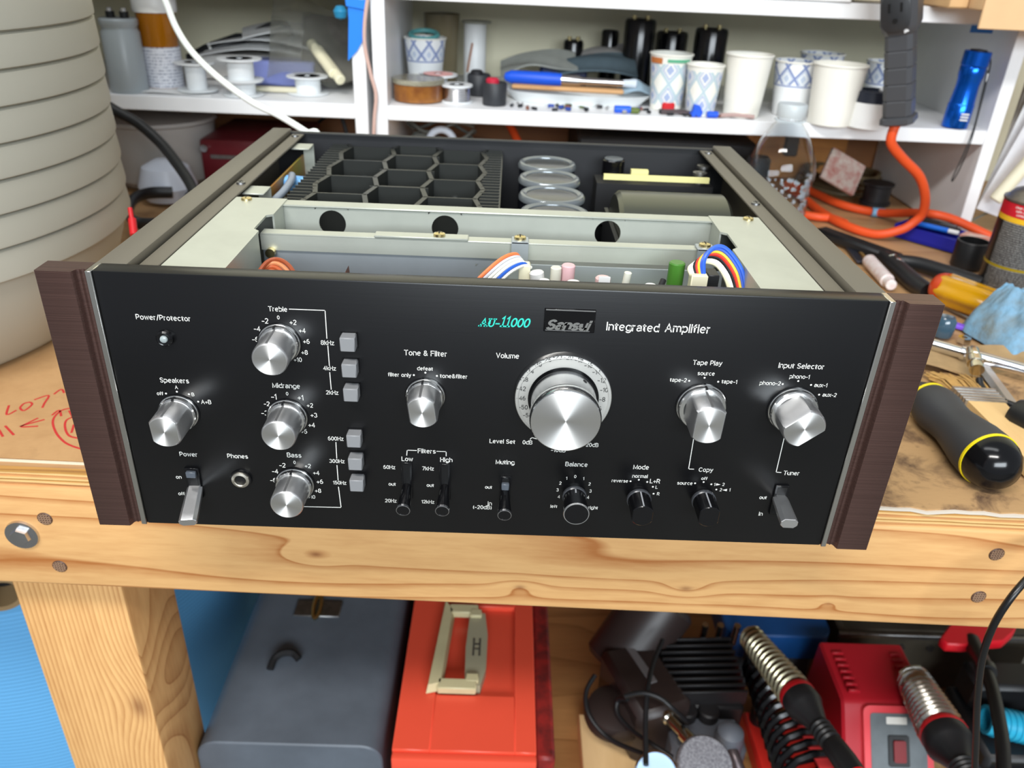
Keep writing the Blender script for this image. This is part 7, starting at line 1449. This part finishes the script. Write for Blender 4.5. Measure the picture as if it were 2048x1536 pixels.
pn_ = ob('panel_bezel', MB().prism(rr(-0.040, -0.004, 0.040, 0.130, 0.008), 0, 0.006, PMX), pm('coral_bezel', (226, 70, 78), 0.4), t)
ob('control_panel', MB().prism(rr(-0.0325, 0.004, 0.0325, 0.124, 0.004), 0.0061, 0.0068, PMX), pm('panel_grey', (104, 112, 116), 0.4, var=0.2, vscale=60), t)
ob('switch_frame', MB().prism(rr(-0.013, 0.028, 0.011, 0.062, 0.002), 0.0068, 0.0090, PMX), M_BLACKPL, t)
ob('rocker_switch', MB().prism(rr(-0.008, 0.033, 0.006, 0.057, 0.002), 0.0090, 0.0115, PMX), pm('rocker_red', (120, 14, 20), 0.25), t)
ob('panel_badge', MB().prism(rr(-0.014, 0.008, 0.010, 0.016, 0.001), 0.0068, 0.0072, PMX), M_PRINT, t)
ob('panel_mark', MB().prism(rr(-0.005, 0.067, 0.004, 0.072, 0.001), 0.0068, 0.0072, PMX), M_PRINT, t)
for i in range(9):
    a = -PI * 1.15 + PI * 1.3 * i / 8
    ob('dial_mark', MB().box((0.0195, -0.0013, 0.0068), (0.0265, 0.0013, 0.0072), 0, PMX @ Matrix.Translation((-0.001, 0.105, 0)) @ Matrix.Rotation(a, 4, 'Z')), M_PRINT, t)
ob('dial_knob', MB().lathe([(0, 0.0068), (0.0150, 0.0068), (0.0140, 0.020), (0, 0.021)], 28, PMX @ Matrix.Translation((-0.001, 0.105, 0))), M_BLACKPL, t)
for s in (0.428, 0.500):
    for i in range(7): ob('vent_rib', MB().box((s, 0.275 + i * 0.0095, -0.4440), (s + 0.014, 0.2785 + i * 0.0095, -0.4390), 0.0006), m_st, t)
# sponge board, sponge, black holder with cyan spring, steel case, red clamp
one('cork_board', MB().box((0.528, 0.10, LZ), (0.590, 0.33, -0.560), 0.002), pm('scorched_cork', (214, 180, 128), 0.8, vcol=(150, 110, 70), vscale=45), 'scorched tan board beside the soldering station', 'board')
one('orange_mat', MB().lathe([(0, 0), (0.045, 0), (0.046, 0.002), (0.040, 0.005), (0, 0.005)], 40, Matrix.Translation((0.55, 0.175, -0.5597)) @ Matrix.Diagonal((1, 0.6, 1, 1))), pm('amber_mat', (226, 160, 70), 0.6), 'amber rubber mat on the scorched board', 'mat')
one('yellow_sponge', MB().box((0.598, 0.12, LZ), (0.668, 0.215, -0.548), 0.003), pm('yellow_sponge', (226, 212, 110), 0.9, bump=0.6, bscale=500, bdist=0.002), 'yellow cleaning sponge below the black cables', 'sponge')
one('blue_wrapper', MB().prism([(0.682, 0.13), (0.735, 0.13), (0.735, 0.19), (0.690, 0.20)], LZ, -0.545, bev=0.002), pm('bright_blue_wrap', (24, 140, 220), 0.4), 'bright blue packet at the bottom right', 'packet')
t = thing('iron_holder', 'black tool holder with a cyan spring sleeve', 'holder', (0.62, 0.30, LZ))
ob('holder_body', MB().box((0.592, 0.235, LZ), (0.735, 0.345, -0.500), 0.006), M_BLACKPL, t)
ob('holder_hood', MB().box((0.600, 0.30, -0.4998), (0.735, 0.345, -0.455), 0.006), M_BLACKPL, t)
ob('holder_lip', MB().box((0.592, 0.2245, -0.560), (0.690, 0.2348, -0.515), 0.004), pm('holder_grey', (84, 86, 84), 0.45), t)
cy0 = Vector((0.600, 0.272, -0.478)); cy1 = Vector((0.660, 0.262, -0.484))
ob('cyan_sleeve', MB().lathe([(0.013, 0), (0.017, 0), (0.017, 0.05), (0.013, 0.05), (0.013, 0)], 28, axis(cy0, cy1)), pm('cyan_plastic', (40, 168, 206), 0.4), t)
for i in range(6): ob('sleeve_rib', MB().lathe([(0.016, 0.006 + i * 0.007), (0.0185, 0.007 + i * 0.007), (0.0185, 0.009 + i * 0.007), (0.016, 0.010 + i * 0.007)], 28, axis(cy0, cy1)), bpy.data.materials['cyan_plastic'], t)
ob('dark_barrel', MB().cyl(cy1 + Vector((-0.010, 0, 0)), cy1 + Vector((0.07, -0.016, -0.004)), 0.0125, n=24), M_BLACKPL, t)
t = thing('steel_case', 'dusty dark steel case at the back of the lower shelf', 'case', (0.60, 0.50, LZ))
ob('case_body', MB().box((0.475, 0.405, LZ), (0.74, 0.62, -0.475), 0.006), pm('dusty_steel', (86, 80, 68), 0.5, 0.3, var=0.35, vscale=25), t)
ob('case_rim', MB().box((0.470, 0.3990, -0.482), (0.74, 0.4045, -0.474), 0.001), M_DULLSTEEL, t)
ob('case_roll', MB().cyl((0.49, 0.470, -0.447), (0.74, 0.470, -0.447), 0.026, n=28, bev=0.003), pm('dark_grey_roll', (52, 56, 56), 0.45), t)
for x in (0.56, 0.60): ob('case_rivet', MB().cyl((x, 0.405, -0.50), (x, 0.4015, -0.50), 0.005, n=14), M_DULLSTEEL, t)
t = thing('red_clamp', 'bright red clamp handle with a black cable under the bench', 'clamp', (0.6277, 0.3746, -0.4400))
rp = [(0.5621, 0.3442, -0.4200), (0.5859, 0.3678, -0.4200), (0.6122, 0.3758, -0.4200), (0.6925, 0.3924, -0.4200), (0.6643, 0.3592, -0.4200), (0.6409, 0.3417, -0.4200), (0.6121, 0.3381, -0.4200), (0.5878, 0.3331, -0.4200), (0.5665, 0.3338, -0.4200)]
ob('clamp_plate', MB().prism([(x, y) for x, y, z in rp], -0.434, -0.420, bev=0.002), pm('bright_red', (222, 24, 40), 0.38), t)
ob('cable_boot', along((0.6053, 0.3479, -0.4280), (0.5897, 0.2862, -0.4150), [(0, 0), (0.0105, 0), (0.0095, 0.05), (0.0115, 0.056), (0.0105, 0.066), (0, 0.066)], 20), M_BLACKPL, t)
ob('cable', MB().tube([(0.5906, 0.2937, -0.4150), (0.5782, 0.2562, -0.4100), (0.5600, 0.2113, -0.4050), (0.5404, 0.1698, -0.4000), (0.5110, 0.1134, -0.4000)], 0.0072, 12, smooth=7), M_BLACKPL, t)
one('blue_tub', MB().prism(rr(0.320, 0.395, 0.462, 0.50, 0.02), -0.520, -0.478, bev=0.002), pm('deep_blue_tub', (26, 84, 150), 0.35), 'shallow blue plastic tub behind the springs', 'tub')
one('grey_tin', MB().box((0.345, 0.402, LZ), (0.445, 0.49, -0.5203), 0.004), pm('tin_grey', (70, 74, 76), 0.5), 'dark tin under the blue plastic tub', 'tin')
one('hanging_cable', MB().tube([(0.66, 0.20, BT + 0.0060), (0.58, 0.13, BT + 0.0065), (0.49, 0.064, BT + 0.014), (0.44, 0.040, BT + 0.012), (0.3734, 0.0300, -0.0239), (0.3556, 0.0200, -0.0350), (0.3421, 0.0120, -0.0489), (0.3373, 0.0100, -0.0724), (0.3417, 0.0120, -0.1047), (0.3547, 0.0160, -0.1487), (0.3727, 0.0220, -0.1988), (0.4014, 0.0300, -0.2811)], 0.0024, 12, smooth=8), pm('black_cord_gloss', (20, 20, 21), 0.3), 'glossy black cord hanging down in front of the bench at the right', 'cable')
